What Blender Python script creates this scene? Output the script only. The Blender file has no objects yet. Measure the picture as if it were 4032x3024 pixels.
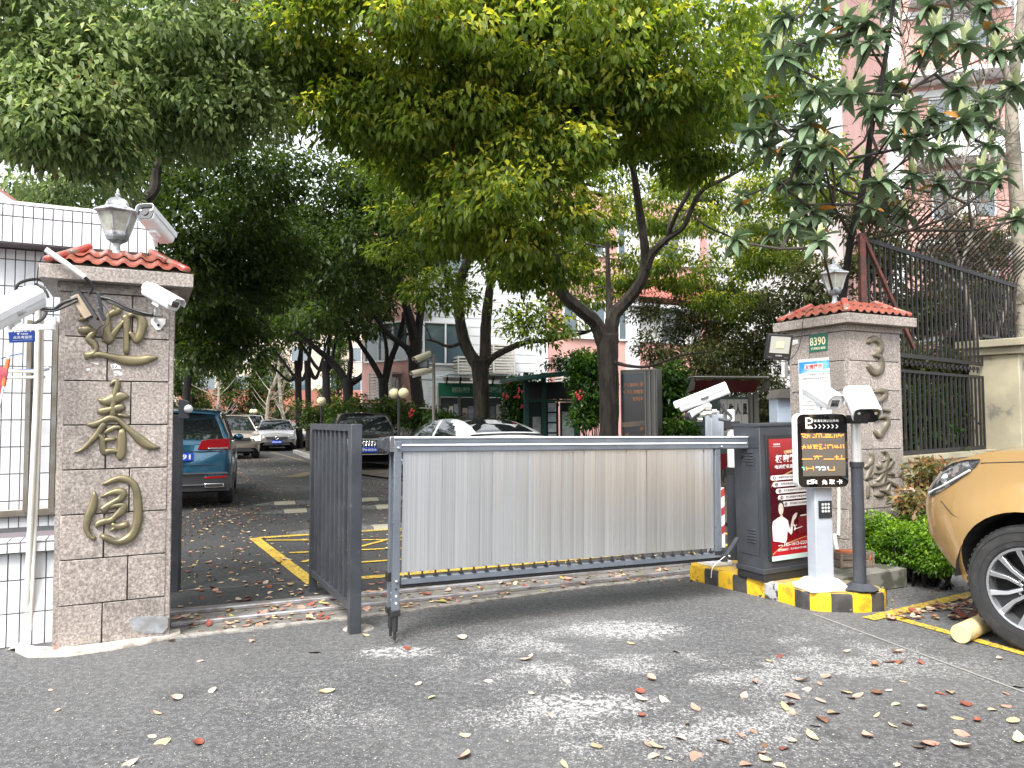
import bpy, bmesh, math, random
import numpy as np
from mathutils import Vector, Matrix
random.seed(7); RNG = np.random.default_rng(7)
R = math.radians
SC = bpy.context.scene
COL = SC.collection
# ------------------------------------------------------------------ camera
FPX, CX, CY, HC = 2930.0, 2016.0, 1512.0, 1.45
cam_d = bpy.data.cameras.new('camera'); cam = bpy.data.objects.new('camera', cam_d); COL.objects.link(cam)
cam_d.sensor_width = 36; cam_d.lens = 36*FPX/4032; cam_d.clip_start = .05; cam_d.clip_end = 900
PITCH = math.atan(138/FPX)
CM = Matrix.Rotation(math.pi/2+PITCH, 4, 'X') @ Matrix.Rotation(-.005, 4, 'Z')
cam.matrix_world = Matrix.Translation((0, 0, HC)) @ CM
SC.camera = cam
# ------------------------------------------------------------------ daylight: bright overcast
SUN_EL, SUN_AZ = 52, 200     # azimuth clockwise from +Y: behind the camera, a little to the left
w = bpy.data.worlds.new('World'); SC.world = w; w.use_nodes = True
nt = w.node_tree; bg = nt.nodes['Background']
sky = nt.nodes.new('ShaderNodeTexSky'); sky.sky_type = 'NISHITA'; sky.sun_disc = False
sky.sun_elevation = R(SUN_EL); sky.sun_rotation = R(SUN_AZ); sky.air_density = 1.0; sky.dust_density = 3.0
hs = nt.nodes.new('ShaderNodeHueSaturation'); hs.inputs['Saturation'].default_value = .22; hs.inputs['Value'].default_value = 1.0
nt.links.new(sky.outputs[0], hs.inputs['Color']); nt.links.new(hs.outputs[0], bg.inputs['Color'])
bg.inputs['Strength'].default_value = .15
sd = bpy.data.lights.new('sun', 'SUN'); sun = bpy.data.objects.new('sun', sd); COL.objects.link(sun)
sd.energy = 1.5; sd.angle = R(22); sd.color = (1, .975, .93)
az = R(SUN_AZ); el = R(SUN_EL)
sv = Vector((math.sin(az)*math.cos(el), math.cos(az)*math.cos(el), math.sin(el)))
sun.rotation_euler = sv.to_track_quat('Z', 'Y').to_euler(); sun.location = (0, -5, 30)
SC.view_settings.view_transform = 'Standard'; SC.view_settings.look = 'None'
SC.view_settings.exposure = 1.7; SC.view_settings.gamma = 1; SC.view_settings.use_curve_mapping = False
SC.cycles.max_bounces = 8; SC.cycles.transparent_max_bounces = 8
# ------------------------------------------------------------------ geometry helpers
def ray(px, py): return (CM.to_3x3() @ Vector(((px-CX)/FPX, (CY-py)/FPX, -1)))
def P(px, py, Y):
    d = ray(px, py); return Vector((0, 0, HC)) + d*(Y/d.y)
def G(px, py, z=0.):
    d = ray(px, py); return Vector((0, 0, HC)) + d*((z-HC)/d.z)
def W(px, py, o, n):
    d = ray(px, py); c = Vector((0, 0, HC)); return c + d*((Vector(o)-c).dot(n)/d.dot(n))
AL = R(26.5)
U = Vector((math.cos(AL), math.sin(AL), 0)); N = Vector((math.sin(AL), -math.cos(AL), 0)); Z = Vector((0, 0, 1))
MW = {}
def mxw(o): return MW.get(o.name, Matrix.Identity(4))
def props(o, label=None, cat=None, group=None, kind=None):
    if label: o['label'] = label
    if cat: o['category'] = cat
    if group: o['group'] = group
    if kind: o['kind'] = kind
    return o
def thing(name, label, cat, loc=(0, 0, 0), rot=0, group=None, M=None):
    o = bpy.data.objects.new(name, None); COL.objects.link(o); o.empty_display_size = .1
    M = M or (Matrix.Translation(loc) @ Matrix.Rotation(rot, 4, 'Z'))
    o.matrix_world = M; MW[o.name] = M
    return props(o, label, cat, group)
def link(name, me, parent=None, **k):
    o = bpy.data.objects.new(name, me); COL.objects.link(o)
    if parent is not None: o.parent = parent
    return props(o, **k)
class MB:
    def __init__(s): s.v = []; s.f = []
    def add(s, vs, fs):
        b = len(s.v); s.v += [tuple(v) for v in vs]; s.f += [tuple(b+i for i in f) for f in fs]; return s
    def box(s, c, d, M=None):
        x, y, z = d[0]/2, d[1]/2, d[2]/2
        vs = [Vector((i*x, j*y, k*z)) for i in (-1, 1) for j in (-1, 1) for k in (-1, 1)]
        if M is not None: vs = [M @ v for v in vs]
        c = Vector(c)
        return s.add([v+c for v in vs], [(0, 1, 3, 2), (4, 6, 7, 5), (0, 4, 5, 1), (2, 3, 7, 6), (0, 2, 6, 4), (1, 5, 7, 3)])
    def bb(s, x0, x1, y0, y1, z0, z1): return s.box(((x0+x1)/2, (y0+y1)/2, (z0+z1)/2), (x1-x0, y1-y0, z1-z0))
    def bar(s, a, b, w, h=None, up=Z):
        a = Vector(a); b = Vector(b); h = h or w; t = (b-a).normalized()
        u = t.cross(up)
        if u.length < 1e-4: u = t.cross(Vector((1, 0, 0)))
        u.normalize(); v = u.cross(t); u *= w/2; v *= h/2
        vs = [a-u-v, a+u-v, a+u+v, a-u+v, b-u-v, b+u-v, b+u+v, b-u+v]
        return s.add(vs, [(0, 1, 2, 3), (7, 6, 5, 4), (0, 4, 5, 1), (1, 5, 6, 2), (2, 6, 7, 3), (3, 7, 4, 0)])
    def tube(s, pts, r, n=8, cap=True):
        pts = [Vector(p) for p in pts]; m = len(pts)
        rs = [r]*m if not hasattr(r, '__len__') else list(r)
        b = len(s.v); ref = None
        for i, p in enumerate(pts):
            t = (pts[min(i+1, m-1)]-pts[max(i-1, 0)])
            t = t.normalized() if t.length > 1e-9 else Z
            if ref is None:
                ref = t.cross(Z)
                if ref.length < .05: ref = t.cross(Vector((1, 0, 0)))
            u = (ref - t*ref.dot(t))
            u = u.normalized() if u.length > 1e-6 else t.cross(Vector((0, 1, 0))).normalized()
            ref = u; v = t.cross(u)
            for k in range(n):
                a = 2*math.pi*k/n; s.v.append(tuple(p+(u*math.cos(a)+v*math.sin(a))*rs[i]))
        for i in range(m-1):
            for k in range(n):
                k2 = (k+1) % n
                s.f.append((b+i*n+k, b+(i+1)*n+k, b+(i+1)*n+k2, b+i*n+k2))
        if cap:
            s.f.append(tuple(b+k for k in range(n))); s.f.append(tuple(b+(m-1)*n+k for k in reversed(range(n))))
        return s
    def cyl(s, a, b, r, n=16, r2=None): return s.tube([a, b], [r, r if r2 is None else r2], n)
    def lathe(s, prof, n=16, c=(0, 0, 0), ph=0.):
        b = len(s.v); c = Vector(c)
        for r, z in prof:
            for k in range(n):
                a = 2*math.pi*k/n+ph; s.v.append((c.x+r*math.cos(a), c.y+r*math.sin(a), c.z+z))
        for i in range(len(prof)-1):
            for k in range(n):
                k2 = (k+1) % n; s.f.append((b+i*n+k, b+i*n+k2, b+(i+1)*n+k2, b+(i+1)*n+k))
        s.f.append(tuple(b+k for k in reversed(range(n)))); s.f.append(tuple(b+(len(prof)-1)*n+k for k in range(n)))
        return s
    def prism(s, poly, o, u, v, n, t):
        """poly (a,b) in the plane o+a*u+b*v, thickness t along n"""
        o = Vector(o); m = len(poly)
        A = [o+u*a+v*b for a, b in poly]; B = [p+n*t for p in A]
        return s.add(A+B, [tuple(reversed(range(m))), tuple(range(m, 2*m))]+[(i, (i+1) % m, m+(i+1) % m, m+i) for i in range(m)])
    def sphere(s, c, r, n=12, m=8):
        prof = [(r*math.sin(math.pi*i/m), -r*math.cos(math.pi*i/m)) for i in range(m+1)]
        prof[0] = (r*.03, -r); prof[-1] = (r*.03, r)
        return s.lathe(prof, n, c)
    def build(s, name, mat, parent=None, world=False, bevel=0, smooth=None, seg=2, **k):
        vs = s.v
        if world and parent is not None:
            Mi = mxw(parent).inverted(); vs = [tuple(Mi @ Vector(v)) for v in vs]
        me = bpy.data.meshes.new(name); me.from_pydata(vs, [], s.f); me.materials.append(mat)
        bm = bmesh.new(); bm.from_mesh(me); bmesh.ops.recalc_face_normals(bm, faces=bm.faces); bm.to_mesh(me); bm.free()
        if smooth is None: smooth = False
        if smooth:
            me.shade_smooth()
            if smooth != 2: me.set_sharp_from_angle(angle=R(40))
        o = link(name, me, parent, **k)
        if bevel:
            b = o.modifiers.new('bevel', 'BEVEL'); b.width = bevel; b.segments = seg; b.limit_method = 'ANGLE'; b.angle_limit = R(40)
            me.shade_smooth(); me.set_sharp_from_angle(angle=R(50)) if seg < 2 else None
            if seg >= 2: b.harden_normals = False; me.set_sharp_from_angle(angle=R(60))
        return o
def piece(name, mat, parent, **k):   # decorator free helper: one box part
    pass
def np_mesh(name, V, F, mat, parent=None, world=True, attr=None, smooth=False, **k):
    """V (n,3) float, F (m,4) int quads"""
    V = np.asarray(V, np.float32)
    if world and parent is not None:
        Mi = np.array(mxw(parent).inverted()); V = V @ Mi[:3, :3].T.astype(np.float32) + Mi[:3, 3].astype(np.float32)
    me = bpy.data.meshes.new(name); n, m, q = len(V), len(F), F.shape[1]
    me.vertices.add(n); me.vertices.foreach_set('co', V.ravel().astype(np.float32))
    me.loops.add(m*q); me.loops.foreach_set('vertex_index', F.ravel().astype(np.int32))
    me.polygons.add(m); me.polygons.foreach_set('loop_start', np.arange(0, m*q, q, dtype=np.int32))
    me.polygons.foreach_set('loop_total', np.full(m, q, np.int32))
    if attr is not None:
        a = me.attributes.new('tint', 'FLOAT', 'POINT'); a.data.foreach_set('value', np.asarray(attr, np.float32))
    me.update(calc_edges=True); me.materials.append(mat)
    if smooth: me.shade_smooth()
    return link(name, me, parent, **k)
def copy_thing(o, M, label=None, group=None):
    r = o.copy(); COL.objects.link(r); r.matrix_world = M; MW[r.name] = M
    if label: r['label'] = label
    if group: r['group'] = group
    for c in [x for x in COL.objects if x.parent == o]:
        d = c.copy(); COL.objects.link(d); d.parent = r
        for e in [x for x in COL.objects if x.parent == c]:
            f = e.copy(); COL.objects.link(f); f.parent = d
    return r
# ------------------------------------------------------------------ materials
MATS = {}
def mat(name, c=(.5, .5, .5), rough=.6, metal=0., c2=None, sc=10., det=4., lo=.35, hi=.65, bump=0., bsc=None, coat=0., em=None, es=1., spec=.5,
        c3=None, sc3=3., lo3=.5, hi3=.6, stretch=None, rnd=0., rnoise=0., trans=0., aniso=0.):
    if name in MATS: return MATS[name]
    m = bpy.data.materials.new(name); m.use_nodes = True; t = m.node_tree; b = t.nodes['Principled BSDF']
    L = t.links.new; nd = t.nodes.new
    b.inputs['Base Color'].default_value = (*c, 1); b.inputs['Roughness'].default_value = rough
    b.inputs['Metallic'].default_value = metal; b.inputs['Specular IOR Level'].default_value = spec
    if coat: b.inputs['Coat Weight'].default_value = coat; b.inputs['Coat Roughness'].default_value = .04
    if trans: b.inputs['Transmission Weight'].default_value = trans
    if em: b.inputs['Emission Color'].default_value = (*em, 1); b.inputs['Emission Strength'].default_value = es
    tc = nd('ShaderNodeTexCoord'); mp = nd('ShaderNodeMapping'); L(tc.outputs['Object'], mp.inputs['Vector'])
    if stretch: mp.inputs['Scale'].default_value = stretch
    oi = nd('ShaderNodeObjectInfo')
    vm = nd('ShaderNodeVectorMath'); vm.operation = 'SCALE'; cb = nd('ShaderNodeCombineXYZ')
    for i in range(3): L(oi.outputs['Random'], cb.inputs[i])
    L(cb.outputs[0], vm.inputs[0]); vm.inputs['Scale'].default_value = 37.; L(vm.outputs[0], mp.inputs['Location'])
    vec = mp.outputs[0]
    col = None
    def noise(s, d=det):
        n = nd('ShaderNodeTexNoise'); n.inputs['Scale'].default_value = s; n.inputs['Detail'].default_value = d
        n.inputs['Roughness'].default_value = .6; L(vec, n.inputs['Vector']); return n.outputs['Fac']
    def mapr(o, a, z):
        r = nd('ShaderNodeMapRange'); r.interpolation_type = 'SMOOTHSTEP'; r.inputs['From Min'].default_value = a; r.inputs['From Max'].default_value = z
        L(o, r.inputs['Value']); return r.outputs[0]
    def mix(f, a, z):
        x = nd('ShaderNodeMix'); x.data_type = 'RGBA'
        if hasattr(f, 'links'): L(f, x.inputs[0])
        else: x.inputs[0].default_value = f
        for i, q in ((6, a), (7, z)):
            if hasattr(q, 'links'): L(q, x.inputs[i])
            else: x.inputs[i].default_value = (*q, 1)
        return x.outputs[2]
    if c2:
        col = mix(mapr(noise(sc), lo, hi), c, c2)
    if c3:
        col = mix(mapr(noise(sc3), lo3, hi3), col if col else c, c3)
    if rnd:
        h = nd('ShaderNodeHueSaturation'); mr = nd('ShaderNodeMapRange'); L(oi.outputs['Random'], mr.inputs['Value'])
        mr.inputs['To Min'].default_value = 1-rnd; mr.inputs['To Max'].default_value = 1+rnd; L(mr.outputs[0], h.inputs['Value'])
        if col: L(col, h.inputs['Color'])
        else: h.inputs['Color'].default_value = (*c, 1)
        col = h.outputs[0]
    if col: L(col, b.inputs['Base Color'])
    if bump:
        bp = nd('ShaderNodeBump'); bp.inputs['Strength'].default_value = min(1, bump); bp.inputs['Distance'].default_value = .004*max(1, bump)
        L(noise(bsc or sc), bp.inputs['Height']); L(bp.outputs[0], b.inputs['Normal'])
    if rnoise:
        r = nd('ShaderNodeMapRange'); r.inputs['From Min'].default_value = .3; r.inputs['From Max'].default_value = .7
        r.inputs['To Min'].default_value = max(0, rough-rnoise); r.inputs['To Max'].default_value = rough+rnoise
        L(noise(sc*.6), r.inputs['Value']); L(r.outputs[0], b.inputs['Roughness'])
    MATS[name] = m; return m
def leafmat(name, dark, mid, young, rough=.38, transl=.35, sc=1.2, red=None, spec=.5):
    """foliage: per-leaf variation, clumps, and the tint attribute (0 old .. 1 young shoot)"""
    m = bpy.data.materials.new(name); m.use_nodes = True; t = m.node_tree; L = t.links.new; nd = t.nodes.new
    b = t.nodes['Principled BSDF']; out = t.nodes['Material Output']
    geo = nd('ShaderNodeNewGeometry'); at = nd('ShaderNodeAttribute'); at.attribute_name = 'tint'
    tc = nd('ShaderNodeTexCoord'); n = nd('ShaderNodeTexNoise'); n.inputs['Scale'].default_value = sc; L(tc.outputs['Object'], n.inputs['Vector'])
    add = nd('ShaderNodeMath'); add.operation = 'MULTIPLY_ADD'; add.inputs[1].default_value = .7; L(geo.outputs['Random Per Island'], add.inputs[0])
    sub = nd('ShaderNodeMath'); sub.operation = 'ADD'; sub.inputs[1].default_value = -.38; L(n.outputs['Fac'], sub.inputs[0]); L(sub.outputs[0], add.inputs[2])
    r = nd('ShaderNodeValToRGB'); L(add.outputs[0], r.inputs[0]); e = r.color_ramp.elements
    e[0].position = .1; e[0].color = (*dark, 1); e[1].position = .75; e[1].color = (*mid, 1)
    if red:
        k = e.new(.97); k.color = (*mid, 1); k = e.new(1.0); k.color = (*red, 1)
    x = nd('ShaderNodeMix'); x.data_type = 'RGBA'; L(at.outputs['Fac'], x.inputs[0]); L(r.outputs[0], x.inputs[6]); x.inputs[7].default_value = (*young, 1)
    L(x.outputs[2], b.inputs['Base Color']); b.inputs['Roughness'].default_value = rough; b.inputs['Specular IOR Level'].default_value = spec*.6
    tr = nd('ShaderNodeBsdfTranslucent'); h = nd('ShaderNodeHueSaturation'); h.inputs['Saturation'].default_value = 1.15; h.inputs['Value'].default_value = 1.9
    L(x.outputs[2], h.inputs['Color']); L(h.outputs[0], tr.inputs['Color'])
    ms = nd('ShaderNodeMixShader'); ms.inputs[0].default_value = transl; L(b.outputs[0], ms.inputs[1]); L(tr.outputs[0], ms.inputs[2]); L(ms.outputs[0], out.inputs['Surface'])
    MATS[name] = m; return m
white_metal = mat('white_metal', (.72, .73, .74), .35, .0, coat=.2, c2=(.6, .61, .62), sc=6, lo=.5, hi=.8)
white_plastic = mat('white_plastic', (.78, .78, .76), .4, c2=(.66, .65, .6), sc=9, lo=.5, hi=.75)
grey_box = mat('grey_box', (.42, .45, .5), .38, .1, c2=(.37, .4, .45), sc=5)
charcoal = mat('charcoal_paint', (.038, .042, .05), .42, .1, c2=(.055, .06, .07), sc=4, lo=.4, hi=.7, c3=(.09, .09, .09), sc3=26, lo3=.66, hi3=.72, rnoise=.1)
gatepaint = mat('gate_blue_grey_paint', (.13, .15, .18), .3, .3, c2=(.17, .19, .22), sc=3, rnoise=.12)
black = mat('black_plastic', (.02, .02, .022), .5)
rubber = mat('rubber', (.018, .018, .019), .75, c2=(.03, .03, .03), sc=30)
chrome = mat('chrome', (.75, .76, .78), .18, 1.)
darkglass = mat('dark_glass', (.008, .01, .012), .04, 0, spec=.9, coat=.6)
glassclear = mat('frosted_glass', (.36, .37, .32), .35, 0, c2=(.25, .26, .22), sc=20, spec=.6)
mortar = mat('dark_mortar', (.085, .078, .07), .9, c2=(.15, .14, .125), sc=30)
concrete = mat('concrete', (.27, .26, .24), .85, c2=(.17, .165, .15), sc=6, bump=.5, bsc=60, c3=(.38, .36, .33), sc3=18, lo3=.55, hi3=.7)
ink_w = mat('white_print', (.8, .8, .78), .5); ink_k = mat('black_print', (.015, .015, .017), .5); ink_r = mat('red_print', (.55, .02, .03), .45)
red_tile = mat('red_glazed_tile', (.33, .095, .058), .28, c2=(.26, .07, .045), sc=12, coat=.5, c3=(.16, .13, .09), sc3=22, lo3=.62, hi3=.72, rnd=.12)
def granite():
    m = bpy.data.materials.new('pink_granite'); m.use_nodes = True; t = m.node_tree; L = t.links.new; nd = t.nodes.new; b = t.nodes['Principled BSDF']
    tc = nd('ShaderNodeTexCoord'); oi = nd('ShaderNodeObjectInfo'); ad = nd('ShaderNodeVectorMath'); ad.operation = 'MULTIPLY_ADD'
    cb = nd('ShaderNodeCombineXYZ'); [L(oi.outputs['Random'], cb.inputs[i]) for i in range(3)]
    L(cb.outputs[0], ad.inputs[0]); ad.inputs[1].default_value = (50, 31, 17); L(tc.outputs['Object'], ad.inputs[2])
    n = nd('ShaderNodeTexNoise'); n.inputs['Scale'].default_value = 62; n.inputs['Detail'].default_value = 5; n.inputs['Roughness'].default_value = .75; L(ad.outputs[0], n.inputs['Vector'])
    r = nd('ShaderNodeValToRGB'); L(n.outputs['Fac'], r.inputs[0]); e = r.color_ramp.elements
    e[0].position = .34; e[0].color = (.13, .105, .09, 1); e[1].position = .68; e[1].color = (.56, .51, .465, 1)
    k = e.new(.46); k.color = (.25, .21, .185, 1); k = e.new(.56); k.color = (.36, .315, .28, 1)
    n2 = nd('ShaderNodeTexNoise'); n2.inputs['Scale'].default_value = 2.2; n2.inputs['Detail'].default_value = 3; L(ad.outputs[0], n2.inputs['Vector'])
    mr = nd('ShaderNodeMapRange'); L(n2.outputs['Fac'], mr.inputs['Value']); mr.inputs['From Min'].default_value = .3; mr.inputs['From Max'].default_value = .7
    mr.inputs['To Min'].default_value = .72; mr.inputs['To Max'].default_value = 1.12
    h = nd('ShaderNodeHueSaturation'); L(mr.outputs[0], h.inputs['Value']); L(r.outputs[0], h.inputs['Color']); h.inputs['Saturation'].default_value = .92
    L(h.outputs[0], b.inputs['Base Color']); b.inputs['Roughness'].default_value = .55
    bp = nd('ShaderNodeBump'); bp.inputs['Strength'].default_value = .25; bp.inputs['Distance'].default_value = .002; L(n.outputs['Fac'], bp.inputs['Height']); L(bp.outputs[0], b.inputs['Normal'])
    return m
GRAN = granite()
brass_d = mat('tarnished_brass', (.17, .145, .105), .55, .45, c2=(.10, .09, .07), sc=9, lo=.4, hi=.7, bump=.3, bsc=15)
brass = mat('aged_brass', (.25, .215, .125), .45, .65, c2=(.15, .135, .09), sc=7, lo=.4, hi=.75, bump=.2, bsc=15)
def paintmat(name, c, c2): return mat(name, c, .65, c2=c2, sc=9, det=8, lo=.52, hi=.66)
# ------------------------------------------------------------------ text as flat raised print
def text(s, o, u, v, w, h, m, parent, name='lettering', depth=.0008, bold=0., fit=True, world=True):
    """text filling the box w x h whose lower-left corner is o (u right, v up)"""
    cu = bpy.data.curves.new('t', 'FONT'); cu.body = s; cu.size = 1; cu.offset = bold; cu.resolution_u = 2
    ob = bpy.data.objects.new('t', cu); COL.objects.link(ob); bpy.context.view_layer.update()
    dg = bpy.context.evaluated_depsgraph_get(); me = bpy.data.meshes.new_from_object(ob.evaluated_get(dg))
    bpy.data.objects.remove(ob); bpy.data.curves.remove(cu)
    n = len(me.vertices)
    if n == 0: return None
    co = np.empty(n*3, np.float32); me.vertices.foreach_get('co', co); co = co.reshape(-1, 3)
    mn = co.min(0); mx = co.max(0)
    sx = w/max(1e-6, mx[0]-mn[0]); sy = h/max(1e-6, mx[1]-mn[1]) if h else sx
    if not w: sx = sy
    a = (co[:, 0]-mn[0])*sx; b = (co[:, 1]-mn[1])*sy
    o = np.array(o); nn = np.array(u.cross(v)).astype(float)
    X = o + a[:, None]*np.array(u) + b[:, None]*np.array(v) + nn*depth
    if world and parent is not None:
        Mi = np.array(mxw(parent).inverted()); X = X @ Mi[:3, :3].T + Mi[:3, 3]
    me.vertices.foreach_set('co', X.astype(np.float32).ravel()); me.update(); me.materials.clear(); me.materials.append(m)
    me.name = name
    return link(name, me, parent)
def brush(strokes, to3, n, hgt, name, m, parent, width=1.0):
    """calligraphic strokes: [(x,y,w),...] px; domed raised profile"""
    mb = MB()
    for st in strokes:
        # catmull resample
        q = [np.array(p, float) for p in st]; pts = []
        for i in range(len(q)-1):
            p0 = q[max(i-1, 0)]; p1 = q[i]; p2 = q[i+1]; p3 = q[min(i+2, len(q)-1)]
            for k in range(5):
                s = k/5; pts.append(.5*((2*p1)+(-p0+p2)*s+(2*p0-5*p1+4*p2-p3)*s*s+(-p0+3*p1-3*p2+p3)*s**3))
        pts.append(q[-1]); b = len(mb.v); K = 7
        m_ = len(pts)
        for i, p in enumerate(pts):
            t = pts[min(i+1, m_-1)][:2]-pts[max(i-1, 0)][:2]; t = t/max(1e-6, np.linalg.norm(t)); s_ = np.array((-t[1], t[0]))
            wd = max(p[2], 1.)*.5*width
            endk = min(1., (min(i, m_-1-i)+.35)/2.5)
            for k in range(K):
                a = -1+2*k/(K-1); pos = p[:2]+s_*a*wd*(.75+.25*endk)
                hh = hgt*(math.sqrt(max(0, 1-a*a))*.6+.4*(abs(a) < .99))*endk
                w3 = to3(pos[0], pos[1]); mb.v.append(tuple(w3+n*(hh if 0 < k < K-1 else -.004)))
        for i in range(m_-1):
            for k in range(K-1): mb.f.append((b+i*K+k, b+i*K+k+1, b+(i+1)*K+k+1, b+(i+1)*K+k))
        mb.f.append(tuple(b+k for k in range(K))); mb.f.append(tuple(b+(m_-1)*K+k for k in range(K)))
    return mb.build(name, m, parent, world=True, smooth=2)
# ================================================================== ground
def asphalt(dark=0):
    m = bpy.data.materials.new('dark_shaded_asphalt' if dark else 'asphalt'); m.use_nodes = True; t = m.node_tree; L = t.links.new; nd = t.nodes.new; b = t.nodes['Principled BSDF']
    tc = nd('ShaderNodeTexCoord'); co = tc.outputs['Object']
    def noise(s, d=4, rg=.6, v=None):
        n = nd('ShaderNodeTexNoise'); n.inputs['Scale'].default_value = s; n.inputs['Detail'].default_value = d; n.inputs['Roughness'].default_value = rg; L(v or co, n.inputs['Vector']); return n.outputs['Fac']
    def mr(o, a, z, c=0., d=1.):
        r = nd('ShaderNodeMapRange'); r.interpolation_type = 'SMOOTHSTEP'
        for k, q in (('From Min', a), ('From Max', z), ('To Min', c), ('To Max', d)): r.inputs[k].default_value = q
        L(o, r.inputs['Value']); return r.outputs[0]
    def mix(f, a, z):
        x = nd('ShaderNodeMix'); x.data_type = 'RGBA'; L(f, x.inputs[0])
        for i, q in ((6, a), (7, z)):
            if hasattr(q, 'links'): L(q, x.inputs[i])
            else: x.inputs[i].default_value = (*q, 1)
        return x.outputs[2]
    def math(op, a, z):
        x = nd('ShaderNodeMath'); x.operation = op
        for i, q in ((0, a), (1, z)):
            if hasattr(q, 'links'): L(q, x.inputs[i])
            else: x.inputs[i].default_value = q
        return x.outputs[0]
    vo = nd('ShaderNodeTexVoronoi'); vo.inputs['Scale'].default_value = 95; L(co, vo.inputs['Vector'])
    sep = nd('ShaderNodeSeparateColor'); L(vo.outputs['Color'], sep.inputs[0])
    rp = nd('ShaderNodeValToRGB'); L(sep.outputs[0], rp.inputs[0]); e = rp.color_ramp.elements; rp.color_ramp.interpolation = 'CONSTANT'
    e[0].position = 0; e[0].color = (.055, .055, .058, 1); e[1].position = .95; e[1].color = (.44, .435, .41, 1)
    for p_, c_ in ((.3, .085), (.5, .055), (.66, .12), (.8, .17), (.88, .27)):
        k = e.new(p_); k.color = (c_, c_, c_*.97, 1)
    edge = mr(vo.outputs['Distance'], .0, .55)
    tar = mix(edge, rp.outputs[0], (.055, .055, .058))
    big = mr(noise(.55, 4), .35, .7, .0, .42)
    tar = mix(big, tar, (.15, .15, .148))
    fine = mr(noise(28, 5, .7), .45, .62, .0, .4); tar = mix(fine, tar, (.20, .20, .197))
    # pale scuffed mortar patches in front of the barrier
    mp = nd('ShaderNodeMapping'); mp.inputs['Scale'].default_value = (1., 1.15, 1); mp.inputs['Rotation'].default_value = (0, 0, -.35); L(co, mp.inputs['Vector'])
    patch = math('MULTIPLY', mr(noise(1.35, 9, .66, mp.outputs[0]), .45, .60), mr(noise(30, 6, .8), .34, .58))
    def blob(x, y, rx, ry):
        mq = nd('ShaderNodeMapping'); mq.vector_type = 'POINT'; mq.inputs['Location'].default_value = (-x/rx, -y/ry, 0); mq.inputs['Scale'].default_value = (1/rx, 1/ry, 0); L(co, mq.inputs['Vector'])
        ln = nd('ShaderNodeVectorMath'); ln.operation = 'LENGTH'; L(mq.outputs[0], ln.inputs[0]); return mr(ln.outputs['Value'], .35, 1.1, 1., 0.)
    zone = math('MAXIMUM', blob(.95, 4.6, 2.3, 1.1), blob(.55, 3.8, 1.5, .75))
    zone = math('MAXIMUM', zone, math('MULTIPLY', blob(-.75, 4.0, .9, .55), .8))
    pf = math('MULTIPLY', patch, zone)
    solid = math('MULTIPLY', math('MAXIMUM', blob(-.72, 4.72, .34, .16), math('MAXIMUM', blob(.35, 3.85, .5, .22), blob(.75, 5.2, .6, .28))), mr(noise(22, 6, .75), .40, .6))
    pf = math('MAXIMUM', math('MULTIPLY', pf, .52), math('MULTIPLY', solid, .8))
    n3 = mr(noise(70, 4, .8), .40, .60); pf = mr(math('ADD', math('MULTIPLY', sep.outputs[1], .5), math('ADD', math('MULTIPLY', n3, .35), pf)), .62, 1.05)
    tar = mix(pf, tar, (.36, .358, .35))
    stain = mr(noise(.9, 3), .62, .74, 0, .5); tar = mix(stain, tar, (.035, .035, .036))
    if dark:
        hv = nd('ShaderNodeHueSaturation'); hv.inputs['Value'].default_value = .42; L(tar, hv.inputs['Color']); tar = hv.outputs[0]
    L(tar, b.inputs['Base Color']); b.inputs['Roughness'].default_value = .8; b.inputs['Specular IOR Level'].default_value = .4
    bp = nd('ShaderNodeBump'); bp.inputs['Strength'].default_value = .7; bp.inputs['Distance'].default_value = .004; L(edge, bp.inputs['Height']); L(bp.outputs[0], b.inputs['Normal'])
    return m
ASPH = asphalt()
def sheet(poly, z, name, m, kind='structure', parent=None):
    me = bpy.data.meshes.new(name); vs = [(p[0], p[1], z) for p in poly]; me.from_pydata(vs, [], [tuple(range(len(vs)))]); me.materials.append(m)
    return link(name, me, parent, kind=kind) if kind else link(name, me, parent)
xs = [-300, -60, -20, -8, 0, 8, 20, 60, 300]; ys = [-200, -30, -8, 0, 8, 20, 50, 120, 400]
mb = MB(); mb.add([(x, y, 0) for y in ys for x in xs], [(j*9+i, j*9+i+1, j*9+i+10, j*9+i+9) for j in range(8) for i in range(8)])
mb.build('ground', ASPH, kind='structure')
def rib(a, b, w, z, name, m, parent=None, kind='structure', seg=1):
    a = Vector(a[:2]); b = Vector(b[:2]); t = (b-a).normalized(); s = Vector((-t.y, t.x))*w/2
    return sheet([a-s, b-s, b+s, a+s], z, name, m, kind, parent)
yel = mat('worn_yellow_line', (.60, .40, .035), .6, c2=(.3, .2, .03), sc=30, det=6, lo=.5, hi=.62, c3=(.1, .1, .095), sc3=55, lo3=.52, hi3=.6)
yel_old = mat('old_yellow_line', (.16, .12, .04), .8, c2=(.09, .085, .07), sc=9, lo=.45, hi=.6)
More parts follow.
